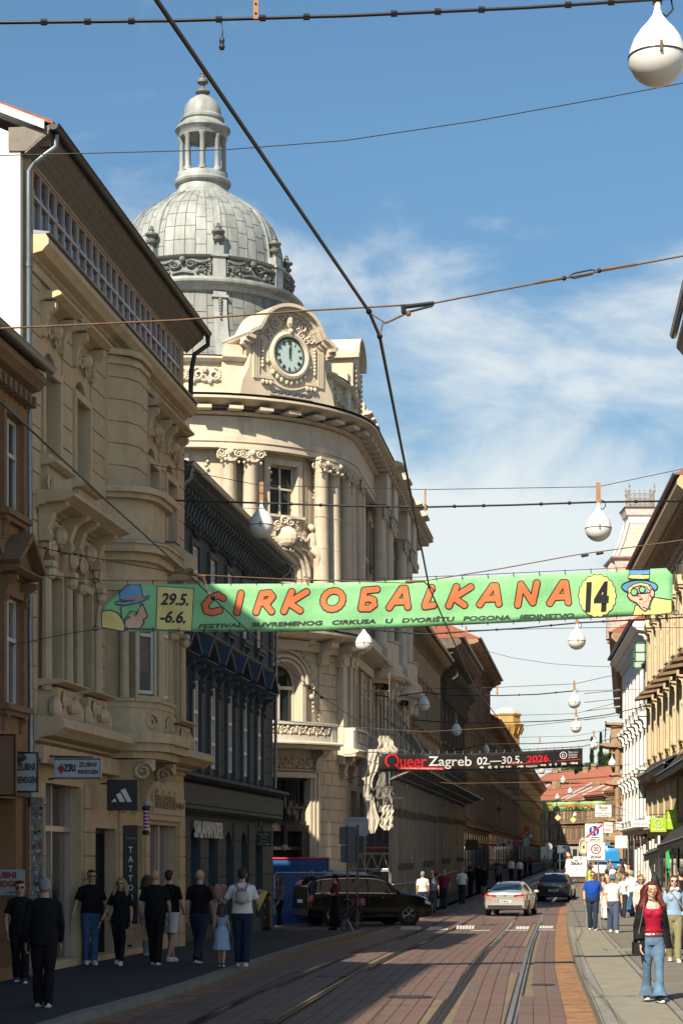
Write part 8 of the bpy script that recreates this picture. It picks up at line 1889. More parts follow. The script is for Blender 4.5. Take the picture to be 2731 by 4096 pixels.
mb.build('pressed_ribs',mat('light_grey_back',(.4,.4,.4)),a)
def psign(name,lab,x0,x1,y0,y1,d,m_,words=(),th=.12,arm=None,rr=.02,frame=None):
 s=FP/d;X_=lambda x:(x-CX)/s;Z_=lambda y:CZ+(HY-y)/s
 o=thing(name,lab,'sign',(X_((x0+x1)/2),d,Z_(y1)))
 rbox(X_(x0),X_(x1),Z_(y1),Z_(y0),rr,d,d+th).build('sign_box',m_,o)
 if frame:
  mb=MB();mb.tube([(X_(x0),d-.005,Z_(y0)),(X_(x1),d-.005,Z_(y0)),(X_(x1),d-.005,Z_(y1)),(X_(x0),d-.005,Z_(y1))],.02,4,closed=True);mb.build('sign_frame',frame,o)
 for(w,cx_,cy_,hgt,m2,*r)in words:
  text(w,o,((X_(cx_),d-.008,Z_(cy_)),(1,0,0),(0,0,1)),hgt/s,m2,off=(r[0]if r else .0)*hgt/s,sx=r[1]if len(r)>1 else 1)
 if arm:
  mb=MB()
  for(p,q,p2,q2)in arm:mb.tube([(X_(p),d+th/2,Z_(q)),(X_(p2),d+th/2+.0,Z_(q2))],.018,5)
  mb.build('bracket_arm',mIron,o)
 return o,X_,Z_
mPk=mat('dark_print',(.02,.022,.025),.6);mLG=mat('lime_green',(.36,.55,.02),.4);mWall_=mat('pale_sign_box',(.42,.46,.48),.5)
psign('dental_sign','pale projecting lightbox with red arrow on a bracket beside the ochre house',217,402,3036,3113,34.6,mWall_,[('ZRI',279,3074,38,mPk,.04,.85),('ZUBNI',352,3060,25,mPk,.02,.95),('RENDGEN',352,3089,22,mPk,.02,.8)],.16,[(190,3025,370,3030),(190,3118,225,3112)],frame=mSteel)
o,X_,Z_=psign('arrow','tmp',0,1,0,1,34.6,mR);
for ch in list(o.children):bpy.data.objects.remove(ch)
bpy.data.objects.remove(o)
mb=MB();q=[(229,3076),(248,3052),(248,3066),(256,3066),(256,3086),(248,3086),(248,3100)];mb.add([(X_(x),34.59,Z_(y))for x,y in q],[tuple(range(7))]);ar=mb.build('red_arrow',mat('dark_red_print',(.30,.02,.03),.6),bpy.data.objects['dental_sign'])
psign('dental_wall_sign','white lightbox in a black frame at the end of the brown shop canopy',62,150,3012,3168,33.4,mat('white_lightbox',(.40,.42,.40),.5),[('ZUBNI',106,3070,40,mPk,.02,.6),('RENDGEN',106,3122,36,mPk,.02,.5)],.12,frame=mBlack)
psign('brown_shop_box','plain brown box sign on the corner above the dental display',-60,60,2940,3182,31.6,mat('brown_box',(.20,.10,.05),.7),[],.2,frame=mBlack)
o,X_,Z_=psign('dental_window_sign','white panel with red lettering in the shop window at the lower left',-60,100,3480,3582,32.75,mat('white_panel',(.30,.34,.34),.6),[('ZUBNI',18,3503,34,mat('red_print',(.30,.02,.03)),.04,.95),('RENDGEN',22,3538,34,MATS['red_print'],.04,.95),('u dvorištu',52,3570,15,MATS['red_print'])],.03)
o,X_,Z_=psign('stripe_logo_sign','black box sign with three slanting white bars',427,549,3120,3243,38.2,mBlack,[],.18,[(400,3135,430,3135)])
mb=MB()
for(a_,b_,c_,e_)in((443,3210,462,3194),(466,3210,478,3180)if False else(463,3209,481,3172),(489,3208,496,3155)):pass
for pts in([(443,3209),(460,3194),(466,3209)],[(463,3180),(481,3171),(500,3209),(479,3209)],[(482,3162),(500,3154),(528,3209),(508,3209)]):mb.add([(X_(x),38.19,Z_(y))for x,y in pts],[tuple(range(len(pts)))])
mb.build('white_bars',wl,o)
o,X_,Z_=psign('tattoo_sign','tall black sign with TATTOO written downwards',490,550,3302,3698,38.0,mBlack,[(c_,522,3402+38*i,34,wl,.01,.8)for i,c_ in enumerate('TATTOO')]+[('Lotus',524,3353,18,mat('dim_white',(.30,.28,.27),.6),.0,.95)],.1)
mb=MB();mb.tube([(X_(524)+.09*cos(t),37.985,Z_(3325)+.075*sin(t))for t in[2*pi*i/20 for i in range(20)]],.006,4,closed=True);mb.tube([(X_(524)+.05*cos(3*t)*cos(t),37.985,Z_(3325)+.05*cos(3*t)*sin(t))for t in[pi*i/24 for i in range(25)]],.005,4);mb.build('rose_emblem',mat('dim_red',(.25,.05,.05),.6),o)
d=40.6;s=FP/d;b=thing('barber_pole','red white and blue striped barber pole with a glass ball on top','barber pole',(X(583),d,Z(3345)))
for k in range(18):MB().tube([(X(583),d,Z(3325-k*4.7)),(X(583),d,Z(3325-(k+1)*4.7)-.001)],.055,14).build('stripe',(mR,mSignW,mSignB)[k%3],b)
MB().lathe([(0,Z(3342)),(.07,Z(3340)),(.075,Z(3328)),(.06,Z(3324))],(X(583),d,0),14).build('lower_cap',mBlack,b,smooth=40);MB().lathe([(.06,Z(3242)),(.085,Z(3238)),(.085,Z(3228)),(.04,Z(3225))],(X(583),d,0),14).build('upper_cap',mBlack,b,smooth=40);MB().ball((X(583),d,Z(3214)),.07,n=12).build('glass_ball',mat('milky_glass',(.4,.42,.42),.2),b,smooth=True)
d=33.9;s=FP/d;pl=thing('sticker_pillar','narrow pillar plastered with torn stickers between the left shops','pillar',(X(146),d,0));MB().box(X(122),X(168),d,d+.25,0,Z(3190)).build('pillar',mat('torn_paper',(.22,.20,.17),.8,noise=.5,nscale=14),pl)
for k in range(60):
 x,z=random.uniform(X(124),X(160)),random.uniform(.8,Z(3230));w,hh=random.uniform(.02,.06),random.uniform(.02,.07);MB().box(x,x+w,d-.004-random.random()*.004,d-.001,z,z+hh).build('sticker',random.choice((mat('sticker_white',(.45,.43,.4)),mat('sticker_red',(.30,.05,.04)),mat('sticker_blue',(.06,.12,.25)),mat('sticker_black',(.03,.03,.03)),mat('sticker_ochre',(.35,.25,.10)))),pl)
d=60.5;s=FP/d
hx=thing('hexagon_bank_sign','black hexagonal projecting sign with KENT BANK lettering','sign',(X(1001),d,Z(3280)))
mb=MB();hp_=[(963,3257),(1001,3237),(1039,3257),(1039,3304),(1001,3324),(963,3304)];mb.add([(X(x),d+q,Z(y))for q in(0,.2)for x,y in hp_],[tuple(range(6)),tuple(range(11,5,-1))]+[(k,(k+1)%6,6+(k+1)%6,6+k)for k in range(6)]);mb.build('sign_box',mBlack,hx)
tl=mat('pale_teal_letter',(.42,.55,.50),.5)
text('Kent',hx,((X(998),d-.01,Z(3271)),(1,0,0),(0,0,1)),27/s,tl,off=.008);text('Bank',hx,((X(1001),d-.01,Z(3293)),(1,0,0),(0,0,1)),27/s,tl,off=.008);MB().tube([(X(963),d+.1,Z(3280)),(X(940),d+.1,Z(3280))],.03,5).build('bracket_arm',mIron,hx)
o,X_,Z_=psign('cash_machine_sign','small square black sign reading ATM 0-24 below the hexagon',1025,1085,3327,3388,61.0,mBlack,[('Kent Bank',1055,3339,10,tl,.02),('ATM 0-24',1055,3378,11,tl,.01)],.15)
mb=MB();mb.tube([(X_(x),60.99,Z_(y))for x,y in((1042,3367),(1045,3350),(1064,3350),(1068,3367),(1042,3367))],.012,4);mb.build('machine_symbol',tl,o)
b=thing('white_camera_lamp','black bracket lamp with a white rounded end by the corner','lamp',(X(1130),62,Z(3380)));MB().tube([(X(1130),62,Z(3300)),(X(1130),62,Z(3378))],.1,10).build('bracket_tube',mBlack,b,smooth=40);MB().ball((X(1130),62,Z(3388)),.1,sz=1.3,n=12).build('white_dome',mat('dull_white',(.35,.38,.40),.4),b,smooth=True)
o=thing('litter_bin','dark litter bin with scattered stickers by the blue house','bin',tuple(G(1050,3720)));p=G(1048,3722);MB().lathe([(0,0),(.24,0),(.27,.1),(.27,.95),(.24,1.05),(.3,1.08),(.3,1.16),(0,1.2)],tuple(p),14).build('bin_body',mBlack,o)
for k in range(7):a_=-pi/2+random.uniform(-.9,.9);MB().box(p.x+.275*cos(a_)-.02,p.x+.275*cos(a_)+.02,p.y+.275*sin(a_)-.01,p.y+.275*sin(a_),p.z+.3+k*.08,p.z+.34+k*.08).build('sticker',MATS['sticker_white'],o)
psign('book_shop_sign','white hanging book shop sign with a red smile',2379,2444,3221,3268,118,mSignW,[('Book',2412,3232,18,mPk,.01,.9),('STOP',2413,3243,8,mR,.02),('KNJIŽARA I DISKONT',2411,3255,6.5,mPk),('www.bookstop.hr',2411,3263,6.5,mPk)],.2,[(2444,3225,2500,3240),(2444,3262,2500,3262)])
psign('studio_sign','white sign with red STUDIO lettering and a dark curved top',2413,2450,3289,3334,124,mSignW,[('STUDIO',2435,3303,8,mR,.02),('TATOO',2425,3322,9,mR,.03)],.2,[(2450,3293,2495,3300)],frame=mBlack)
psign('small_blue_white_sign','small white and navy sign beyond the studio sign',2462,2486,3278,3318,130,mSignW,[('OTKUP',2475,3296,6,mPk),('ZLATA',2475,3312,7,mSignB,.03)],.15)
psign('blank_white_board','plain white board hanging before the blue tram',2459,2508,3344,3394,112,mSignW,[],.2,[(2508,3350,2535,3350)])
psign('lingerie_shop_sign','long white sign with thin grey women\'s lettering, the lower nearer one',2523,2593,3281,3309,104,mSignW,[("women'secret",2558,3296,11,mat('grey_print',(.25,.25,.25)),.0,.95)],.2,[(2593,3286,2625,3286)])
psign('upper_shop_sign','partly hidden white sign just behind the lime green square sign',2577,2640,3267,3296,106,mSignW,[('women',2590,3282,11,mat('grey_print',(.25,.25,.25)))],.2)
o,X_,Z_=psign('lime_square_sign','lime green square sign with a white circled plant emblem',2601,2664,3272,3329,101,mLG,[('YVES ROCHER',2632,3320,8,mSignW,.03)],.2,[(2600,3258,2690,3258),(2606,3258,2606,3272),(2650,3258,2650,3272)])
mb=MB();cx_,cz_,dd=X_(2632),Z_(3295),100.98;mb.tube([(cx_+.2*cos(t),dd,cz_+.2*sin(t))for t in[2*pi*i/28 for i in range(28)]],.016,4,closed=True);mb.tube([(cx_,dd,cz_-.19),(cx_,dd,cz_),(cx_+.08,dd,cz_+.12),(cx_+.12,dd,cz_+.02),(cx_,dd,cz_-.06)],.012,4);mb.tube([(cx_,dd,cz_-.02),(cx_-.1,dd,cz_+.1),(cx_-.14,dd,cz_),(cx_,dd,cz_-.1)],.012,4);mb.build('plant_emblem',mSignW,o)
o,X_,Z_=psign('tall_lime_sign','tall lime green box sign fixed to the butter coloured wall',2668,2708,3240,3318,100,mLG,[('Yves',2686,3265,14,mSignW,.02),('Rocher',2686,3282,11,mSignW,.02)],.5)
def awning(lab,pts,dep,m_,d0):
 o=thing('awning',lab,'awning',tuple(P(*pts[0],d0)),'black shop awnings on the right')
 A,B,C_,D_=[P(x,y,q)for(x,y),q in zip(pts,dep)]
 mb=MB();n=10;up=Vector((0,0,.05))
 vs=[]
 for i in range(n+1):
  a,b=A.lerp(B,i/n),D_.lerp(C_,i/n);w=Vector((0,0,.02 if i%2 else 0));vs+=[a+w,b+w,a+w-up,b+w-up]
 mb.add(vs,[(4*i,4*i+4,4*i+5,4*i+1)for i in range(n)]+[(4*i+2,4*i+3,4*i+7,4*i+6)for i in range(n)]);mb.build('canvas',m_,o)
 mb=MB();vs=[]
 for i in range(2*n+1):a=A.lerp(B,i/(2*n));vs+=[a,a-Vector((0,0,.35+.04*(i%2)))]
 mb.add(vs,[(2*i,2*i+1,2*i+3,2*i+2)for i in range(2*n)]);mb.build('valance',m_,o)
 MB().tube([A,B],.05,6).build('front_bar',mSteel,o)
 for q in(0,1):MB().tube([A.lerp(B,q),D_.lerp(C_,q)-Vector((0,0,.9))],.03,5).build('folding_arm',mSteel,o)
mAw=mat('black_canvas',(.02,.02,.02),.8,noise=.2)
awning('upper black awning with a light scalloped edge over the first floor',[(2558,3108),(2655,3052),(2731,3005),(2600,3060)],[101,97,106,112],mAw,101)
awning('second upper awning further along the butter house',[(2622,3105),(2760,3020),(2800,2990),(2668,3045)],[97,90,98,104],mAw,97)
awning('large lower black awning over the shop at the right edge',[(2628,3385),(2790,3330),(2800,3260),(2690,3320)],[92,84,92,101],mAw,92)
awning('small lower black awning with hanging fringe beside the white shutters',[(2574,3420),(2632,3398),(2700,3350),(2620,3372)],[102,96,104,110],mAw,102)
o=thing('white_roller_shutters','row of tall white vertical shutters on the white shop','shutter',tuple(P(2560,3500,108)))
for k in range(9):
 x0=2538+k*11.5;y0=3400-k*7;a=P(x0,y0,110-k*1.2);MB().box(a.x,a.x+.11,a.y,a.y+.06,gz(108),a.z).build('slat',mWhs,o)
psign('graffiti_shutter','green painted door with black scribbled graffiti',2665,2678,3395,3520,98,mat('graffiti_green',(.03,.42,.10),.5),[('MSHIL',2671,3480,14,mPk,.03,.5),('SLXI',2671,3500,14,mPk,.03,.5)],.05)
Fs=FR(facL(79)+1.68,79);NS=45.0
sc_=thing('scaffold','long netted scaffold with a tilted protective deck along the pavement','scaffold',Fs(0,0,gz(79)))
ta=MB()
def sp(pts,r=.028,m_=mSteel,nm='scaffold_tube'):return MB().tube(pts,r,6).build(nm,m_,sc_,smooth=40)
mNet=mat('beige_netting',(.19,.17,.14),.9,noise=.22,nscale=1.2,streak=True,alpha=.93)
zz0,zz1=gz(100)-.1,5.05
for k in range(16):
 a_=k*2.9;top=7.4 if k in(0,1,2)else 6.2
 for o_ in(-.04,-1.02):sp([Fs(a_,o_,gz(79+a_)),Fs(a_,o_,top if k>1 else(8.9 if o_<-.5 else 9.0))])
 sp([Fs(a_,-1.02,2.4),Fs(a_,-.04,2.4)]);sp([Fs(a_,-1.02,4.4),Fs(a_,-.04,4.4)])
sp([Fs(.0,-1.02,8.6),Fs(.0,-.04,8.6)]);sp([Fs(.02,-1.02,7.0),Fs(.02,-.04,7.0)]);sp([Fs(2.9,-1.02,8.4),Fs(0,-1.02,8.4)]);sp([Fs(0,-.04,8.5),Fs(0,-.04,9.3)],.03,mRust,'rusty_tube')
sp([Fs(0,-1.02,6.9),Fs(2.5,1.3,5.9)]);sp([Fs(.1,-.04,8.35),Fs(5,1.2,5.9)]);sp([Fs(1.5,-.04,8.1),Fs(6.4,1.2,5.9)])
for k in range(2,14):sp([Fs(k*2.9,-.9,8.0 if k<8 else 7.2),Fs(k*2.9+1.5,1.2,5.9)],.025,mBack);sp([Fs(k*2.9,-1.0,6),Fs(k*2.9,-1.0,9.6-k*.15)],.02,mBack)
sp([Fs(0,-1.0,7.6),Fs(30,-1.0,7.6)],.02,mBack);sp([Fs(0,-.1,7.0),Fs(30,-.1,7.0)],.02,mBack)
sp([Fs(0,-1.45,6.0),Fs(0,-.9,6.0)]);sp([Fs(0,-1.4,5.95),Fs(.0,-1.0,5.4)]);sp([Fs(0,-1.9,3.9),Fs(0,-1.05,3.95)]);sp([Fs(0,-1.9,3.4),Fs(0,-1.9,4.5)])
for z in(1.55,2.15):sp([Fs(-.02,-1.9,z),Fs(-.02,-.04,z)],.035)
for k in range(4):sp([Fs(-.02,-1.9+k*.46,1.55),Fs(-.02,-1.67+k*.46,2.15)],.02);sp([Fs(-.02,-1.67+k*.46,2.15),Fs(-.02,-1.44+k*.46,1.55)],.02)
MB().box(0,.3,-.85,-.1,2.3,2.5,Fs).build('red_plank',mat('red_plank',(.28,.03,.03),.7),sc_);MB().box(0,3,-1.0,-.08,2.17,2.22,Fs).build('deck',mWood,sc_)
vs=[];fs=[];na,nz=120,10
for i in range(na+1):
 a_=NS*i/na
 for j in range(nz+1):
  f=j/nz;z=gz(79+a_)+.05+(zz1-gz(79+a_))*f;o_=.0+.05*sin(a_*4.1)+.035*sin(a_*9.3+f*2)+.02*sin(f*9+a_*2);vs.append(Fs(a_,o_,z))
m=nz+1;fs=[(i*m+j,(i+1)*m+j,(i+1)*m+j+1,i*m+j+1)for i in range(na)for j in range(nz)]
MB().add(vs,fs).build('netting',mNet,sc_,smooth=True)
for(z,t_,sz)in((4.1,'MARG MARG CONSTRUCTION SOLUTIONS MARG',.5),(1.9,'MARG CONSTRUCTION SOLUTIONS',.42)):
 for k in range(4):text(t_,sc_,(Fs(6+k*11.5,.1,z+gz(85+k*11)),tp(0),(0,0,1)),sz,mat('faded_print',(.10,.085,.07),.9),off=0,sx=.95,name='netting_print')
sp([Fs(0,.09,.95),Fs(12,.1,.9),Fs(24,.1,1.1),Fs(44.9,.1,1.3)],.03,mat('pale_rope',(.4,.36,.3),.8),'netting_rope')
for k in range(23):
 a_=k*1.95;MB().prof(a_+.05,a_+1.9,[(.05,5.15),(1.25,5.65),(1.25,5.7),(.05,5.2)],Fs).build('deck_board',mat('dark_deck',(.05,.045,.045),.7,noise=.4)if k%5 else mat('red_brown_deck',(.16,.05,.03),.7),sc_)
 sp([Fs(a_,.0,5.1),Fs(a_,1.3,5.64)],.035,mBack,'deck_beam')
for o_,z in((.3,5.22),(.75,5.4),(1.2,5.6)):sp([Fs(0,o_,z),Fs(44.8,o_,z)],.03,mSteel if o_>1 else mBack,'deck_beam')
mCl=mat('torn_sheeting',(.50,.45,.37),.85,noise=.15,nscale=3,bump=1.0,bscale=8);d=86.85
def cloth(poly_l,poly_r,y0,y1,nm='torn_sheet',m_=mCl,dd=77.4,ph=0):
 s=FP/dd;vs=[];n,m=40,22
 for i in range(n+1):
  y=y0+(y1-y0)*i/n;xl_,xr_=lerp(poly_l,y),lerp(poly_r,y)
  for j in range(m+1):
   x=xl_+(xr_-xl_)*j/m+3*sin(i*.5+j*.1+ph);vs.append(((x-CX)/s,dd+.05*sin(j*.7+i*.1+ph)+.018*sin(j*1.3-i*.2+ph)+.02*sin(i*.25+j*.3+ph),CZ+(HY-y)/s))
 return MB().add(vs,[(i*(m+1)+j,i*(m+1)+j+1,(i+1)*(m+1)+j+1,(i+1)*(m+1)+j)for i in range(n)for j in range(m)]).build(nm,m_,sc_,smooth=True)
cloth([(2998,1468),(3060,1462),(3110,1445),(3200,1452),(3280,1468),(3330,1476)],[(2998,1520),(3060,1515),(3110,1490),(3200,1492),(3280,1520),(3330,1500)],2998,3335)
cloth([(2944,1515),(3000,1510),(3040,1520)],[(2944,1555),(3000,1590),(3040,1600)],2944,3060,ph=2)
cloth([(3090,1488),(3200,1486),(3330,1500)],[(3090,1548),(3200,1568),(3330,1560)],3090,3250,m_=mat('grey_mesh_sheet',(.20,.18,.155),.9,alpha=.9),ph=4,dd=77.6)
cloth([(3230,1530),(3300,1520),(3330,1530)],[(3215,1572),(3300,1570),(3330,1560)],3222,3322,ph=1)
text('MAR',sc_,(P(1524,3165,77.2),(1,0,0),(0,0,1)),.5,mat('dark_print2',(.07,.065,.06),.8),off=.005,name='sheet_print');text('CONSTRUCTION SOLUTIONS',sc_,(P(1528,3193,77.2),(1,0,0),(0,0,1)),.12,MATS['dark_print2'],name='sheet_print')
d=73.3;s=FP/d;zg=gz(d)-.1
mCon=mat('container_blue',(.012,.075,.24),.45,noise=.1);Lc=Vector((X(1194),d));ul=Vector((-.93,.1));ur=Vector((.93,.37))
ct=thing('site_container','bright blue site container with red tape on its top edge','container',(Lc.x,Lc.y,zg))
ur=Vector((.93,.25));q=[Lc,Lc+ur*1.2,Lc+ur*1.2+ul*2.2,Lc+ul*2.2];hC=Z(3438)-zg
MB().add([(v.x,v.y,zg)for v in q]+[(v.x,v.y,zg+hC)for v in q],[(0,1,2,3),(7,6,5,4),(0,4,5,1),(1,5,6,2),(2,6,7,3),(3,7,4,0)]).build('shell',mCon,ct)
for(u_,L_,n_)in((ur,1.2,9),(ul,2.2,16)):
 nn=Vector((u_.y,-u_.x))if u_ is ur else Vector((-u_.y,u_.x))
 if nn.y>0:nn=-nn
 for k in range(n_):
  a=Lc+u_*(L_*(k+.15)/n_)+nn*.012;b_=Lc+u_*(L_*(k+.75)/n_)+nn*.012
  MB().add([(a.x,a.y,zg+.12),(b_.x,b_.y,zg+.12),(b_.x,b_.y,zg+hC-.18),(a.x,a.y,zg+hC-.18)]+[(a.x-nn.x*.03,a.y-nn.y*.03,zg+.12),(b_.x-nn.x*.03,b_.y-nn.y*.03,zg+.12),(b_.x-nn.x*.03,b_.y-nn.y*.03,zg+hC-.18),(a.x-nn.x*.03,a.y-nn.y*.03,zg+hC-.18)],[(0,1,2,3),(0,4,5,1),(1,5,6,2),(2,6,7,3),(3,7,4,0)]).build('side_rib',mCon,ct)
MB().tube([(v.x,v.y-.02,zg+hC+.03)for v in(q[3],q[0],q[1])],.035,5).build('red_tape',mR,ct)
for a_ in(.5,1.02):
 v=Lc+ur*a_;MB().tube([(v.x+.07*cos(t),v.y-.03,zg+hC-.55+.12*sin(t))for t in[2*pi*i/14 for i in range(14)]],.02,4,closed=True).build('yellow_ring',mat('yellow_vent',(.45,.36,.08),.5),ct)
def fence(lab,x0,x1,y0,y1,d):
 s=FP/d;f=thing('site_fence',lab,'fence',((x0-CX)/s,d,gz(d)),'wire mesh site fences');a,b_=(x0-CX)/s,(x1-CX)/s;z0,z1=CZ+(HY-y1)/s,CZ+(HY-y0)/s
 MB().tube([(a,d,z0),(a,d,z1-.08),(a+.08,d,z1),(b_-.08,d,z1),(b_,d,z1-.08),(b_,d,z0)],.022,6).build('fence_frame',mSteel,f)
 mb=MB();k=0
 while a+.1+k*.09<b_:mb.tube([(a+.1+k*.09,d,z0+.1),(a+.1+k*.09,d,z1-.05)],.004,3);k+=1
 mb.build('fence_mesh',mSteel,f,kind='stuff')
fence('wire site fence panel standing left of the netting',1478,1562,3486,3640,79);fence('long low site fence rail behind the SUV',1098,1470,3492,3660,72.6)
o=MB();a,b_,c_,e_=P(1318,3478,76),P(1460,3494,76),P(1430,3502,74),P(1340,3492,74);o.add([a,b_,c_,e_]+[v-Vector((0,0,.07))for v in(a,b_,c_,e_)],[(0,1,2,3),(7,6,5,4),(0,4,5,1),(1,5,6,2),(2,6,7,3),(3,7,4,0)]);o=o.build('sheeted_stack',mat('grey_tarpaulin',(.32,.31,.29),.5,noise=.2,nscale=4),None);o['label']='grey sheet laid over materials beside the blue container';o['category']='tarpaulin'
psign('black_shop_sign','plain black sign box at the end of the netting',1866,1911,3360,3403,132,mBlack,[],.3,[(1911,3365,1920,3365)]);psign('white_picture_sign','white lit shop sign with a dark picture on the shaded side',1982,2004,3348,3382,142,mat('dull_white_sign',(.28,.26,.25),.6),[],.2);psign('red_shop_sign','dark red sign with script lettering beside the street clock',2048,2092,3356,3377,150,mat('dark_red_sign',(.14,.015,.025),.6),[('Triumph',2070,3366,12,mat('dim_white',(.3,.28,.27)))],.3);psign('pale_blue_sign','pale blue square sign below the street clock',2092,2115,3352,3385,151,mat('pale_blue_sign',(.22,.30,.34),.6),[],.3);psign('second_white_shop_sign','white shop sign with a small red emblem on the shaded side',2022,2048,3358,3390,148,mat('dull_white_sign',(.28,.26,.25)),[('♥',2035,3372,14,MATS['dark_red_sign'])],.2)
d=152;s=FP/d;o=thing('street_clock','round black framed clock hanging over the shaded pavement','clock',(X(2122),d,Z(3345)))
MB().add([(X(2122)+.2*cos(t),d-.06,Z(3345)+.2*sin(t))for t in[2*pi*i/24 for i in range(24)]],[tuple(range(24))]).build('dial',mat('dial_white',(.40,.42,.40),.4),o);MB().tube([(X(2122)+.22*cos(t),d-.04,Z(3345)+.22*sin(t))for t in[2*pi*i/24 for i in range(24)]],.045,6,closed=True).build('clock_rim',mBlack,o);MB().tube([(X(2122),d-.08,Z(3345)),(X(2122)-.08,d-.08,Z(3345)+.13)],.012,4).build('hand',mBlack,o);MB().tube([(X(2122),d-.08,Z(3345)),(X(2122)+.15,d-.08,Z(3345)-.03)],.01,4).build('hand',mBlack,o);MB().tube([(X(2122)-.2,d,Z(3345)),(X(2100),d,Z(3335))],.03,4).build('bracket_arm',mIron,o)
mb=MB();mb.tube([P(2078,3345,150),P(2104,3322,150)],.1,6);mb.ball(P(2110,3316,150),.24,sy=.3,n=12);o=mb.build('key_sign',mat('key_red',(.30,.02,.03),.5),None);o['label']='big red key shaped shop sign';o['category']='sign'
def pole(lab,px,ytop,d,disc=True):
 s=FP/d;x=(px-CX)/s;o=thing('pole_sign',lab,'road sign',(x,d,gz(d)));MB().tube([(x,d,gz(d)),(x,d,CZ+(HY-ytop)/s)],.03,6).build('pole',mSteel,o)
 zc=CZ+(HY-ytop-13)/s
 if disc:MB().lathe([(0,-.02),(.28,-.02),(.28,.02),(0,.02)],(0,0,0),20).build('disc',mat('pale_disc',(.40,.42,.42),.5),o).matrix_local=Matrix.Translation((0,-.05,zc-gz(d)))@Matrix.Rotation(pi/2,4,'X')
 else:MB().box(x-.2,x+.2,d-.06,d-.04,zc-.3,zc+.3).build('panel',mBack,o)
pole('pole with a round pale disc sign near the far stop',2193,3375,150);pole('pole with a dark rectangular sign near the far stop',2238,3385,156,False)
d=175;s=FP/d;o=thing('roadworks_stand','orange roadworks stand with a white warning triangle','road sign',(X(2270),d,gz(d)));MB().box(X(2262),X(2278),d,d+.1,gz(d),Z(3412)).build('stand',mat('traffic_orange',(.75,.12,.01),.5),o);MB().box(X(2255),X(2279),d+.02,d+.08,Z(3423),Z(3409)).build('orange_board',MATS['traffic_orange'],o);MB().add([(X(2263),d-.02,Z(3424)),(X(2279),d-.02,Z(3424)),(X(2271),d-.02,Z(3408))],[(0,1,2)]).build('warning_triangle',mSignW,o)
for(x0,x1,y0,y1,dd,col,lab)in((1914,1926,3384,3392,136,(.55,.10,.02),'small orange window display on the shaded side'),(1951,1955,3377,3398,139,(.60,.02,.10),'narrow pink poster in the glass shopfront'),(1966,1974,3378,3396,140,(.50,.02,.05),'short pink poster beside the narrow one')):
 s=FP/dd;a=facL(dd)+.12;o=MB().box(X(x0),X(x1),dd,dd+.05,CZ+(HY-y1)/s,CZ+(HY-y0)/s).build('window_display',mat('disp_%d'%x0,col,.5),None);o['label']=lab;o['category']='poster'
def statue(a,z,flip,lab):
 mb=MB();f=flip
 for(p,q,r0,r1)in(((0,.25,1.15),(.02*f,.3,.62),.13,.15),((.02*f,.3,.62),(.2*f,.45,.35),.16,.13),((.2*f,.45,.35),(.3*f,.35,-.35),.13,.06),((.0,.3,.55),(.12*f,.5,.3),.15,.12),((.12*f,.5,.3),(.15*f,.35,-.45),.12,.06),((-.1*f,.25,1.1),(-.32*f,.3,.8),.05,.045),((-.32*f,.3,.8),(-.5*f,.25,1.0),.045,.03),((.12*f,.25,1.1),(.28*f,.35,.78),.05,.045),((.28*f,.35,.78),(.5*f,.3,.6),.045,.03)):
  mb.tube([Fc(a+p[0],p[1],z+p[2]),Fc(a+(p[0]+q[0])/2,(p[1]+q[1])/2+.02,z+(p[2]+q[2])/2),Fc(a+q[0],q[1],z+q[2])],[r0,(r0+r1)/2*1.05,r1],8)
 mb.ball(Fc(a,.28,z+1.36),.12,sz=1.2,n=10);mb.ball(Fc(a,.2,z+1.42),.12,n=8)
 o=remesh(mb,'statue',mCreamT,None,.035,2);o['label']=lab;o['category']='statue'
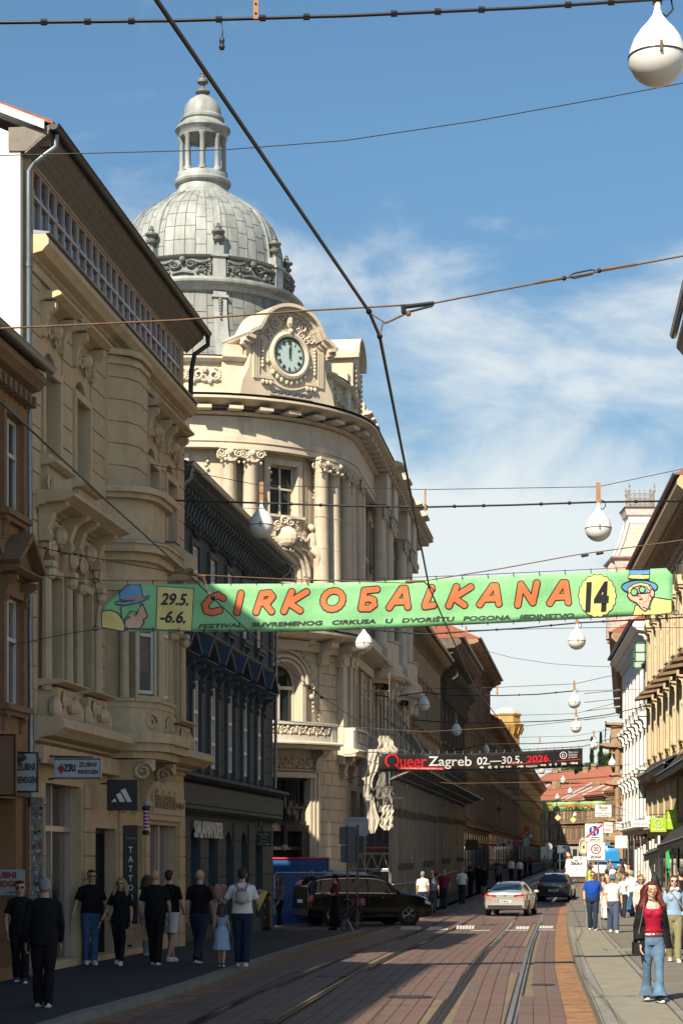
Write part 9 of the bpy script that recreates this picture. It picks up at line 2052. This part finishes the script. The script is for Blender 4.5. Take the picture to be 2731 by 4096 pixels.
statue(axis+1.15,13.0,1,'stone woman seated right of the shield above the arched window');statue(axis-1.15,13.0,-1,'stone woman seated left of the shield behind the slate blue eaves')
statue(LA+2.6,12.4,1,'stone figure high on the shaded flank of the domed building');statue(LA+19.9,9.9,1,'stone figures resting on the swelling bay of the domed building')
for L_,ob in(('x',None),):
 pass
def split_apart(o,tol=.03):
 me=o.data;n=len(me.vertices);par=list(range(n))
 def find(a):
  while par[a]!=a:par[a]=par[par[a]];a=par[a]
  return a
 for e in me.edges:
  a,b=find(e.vertices[0]),find(e.vertices[1])
  if a!=b:par[a]=b
 isl={}
 for v in me.vertices:isl.setdefault(find(v.index),[]).append(v.index)
 bb=[[[min(me.vertices[i].co[k]for i in q)-tol for k in range(3)],[max(me.vertices[i].co[k]for i in q)+tol for k in range(3)],q]for q in isl.values()]
 done=False
 while not done:
  done=True
  for i in range(len(bb)):
   for j in range(i+1,len(bb)):
    if all(bb[i][0][k]<=bb[j][1][k]and bb[j][0][k]<=bb[i][1][k]for k in range(3)):
     bb[i]=[[min(bb[i][0][k],bb[j][0][k])for k in range(3)],[max(bb[i][1][k],bb[j][1][k])for k in range(3)],bb[i][2]+bb[j][2]];del bb[j];done=False;break
   if not done:break
 if len(bb)<2:return
 for q in bb[1:]:
  S_=set(q[2]);ix={v:k for k,v in enumerate(q[2])}
  m2=bpy.data.meshes.new(o.name.split('.')[0]);m2.from_pydata([me.vertices[v].co for v in q[2]],[],[[ix[v]for v in f.vertices]for f in me.polygons if f.vertices[0]in S_])
  m2.materials.append(me.materials[0]);c=o.copy();c.data=m2;C.objects.link(c)
 keep=set(bb[0][2]);bm=bmesh.new();bm.from_mesh(me);bm.verts.ensure_lookup_table()
 bmesh.ops.delete(bm,geom=[v for v in bm.verts if v.index not in keep],context='VERTS');bm.to_mesh(me);bm.free()
for o in list(bpy.data.objects):
 if o.type=='MESH' and o.name.split('.')[0]in('hood_mould','bay_mouldings','arch_infill','column_pedestal','shop_window_bars','scroll_console','window_pilaster','curved_window_hoods','stone_columns','white_ledges','attic_relief','small_logo','party_wall_flashing','side_windows')and not o.children:split_apart(o)
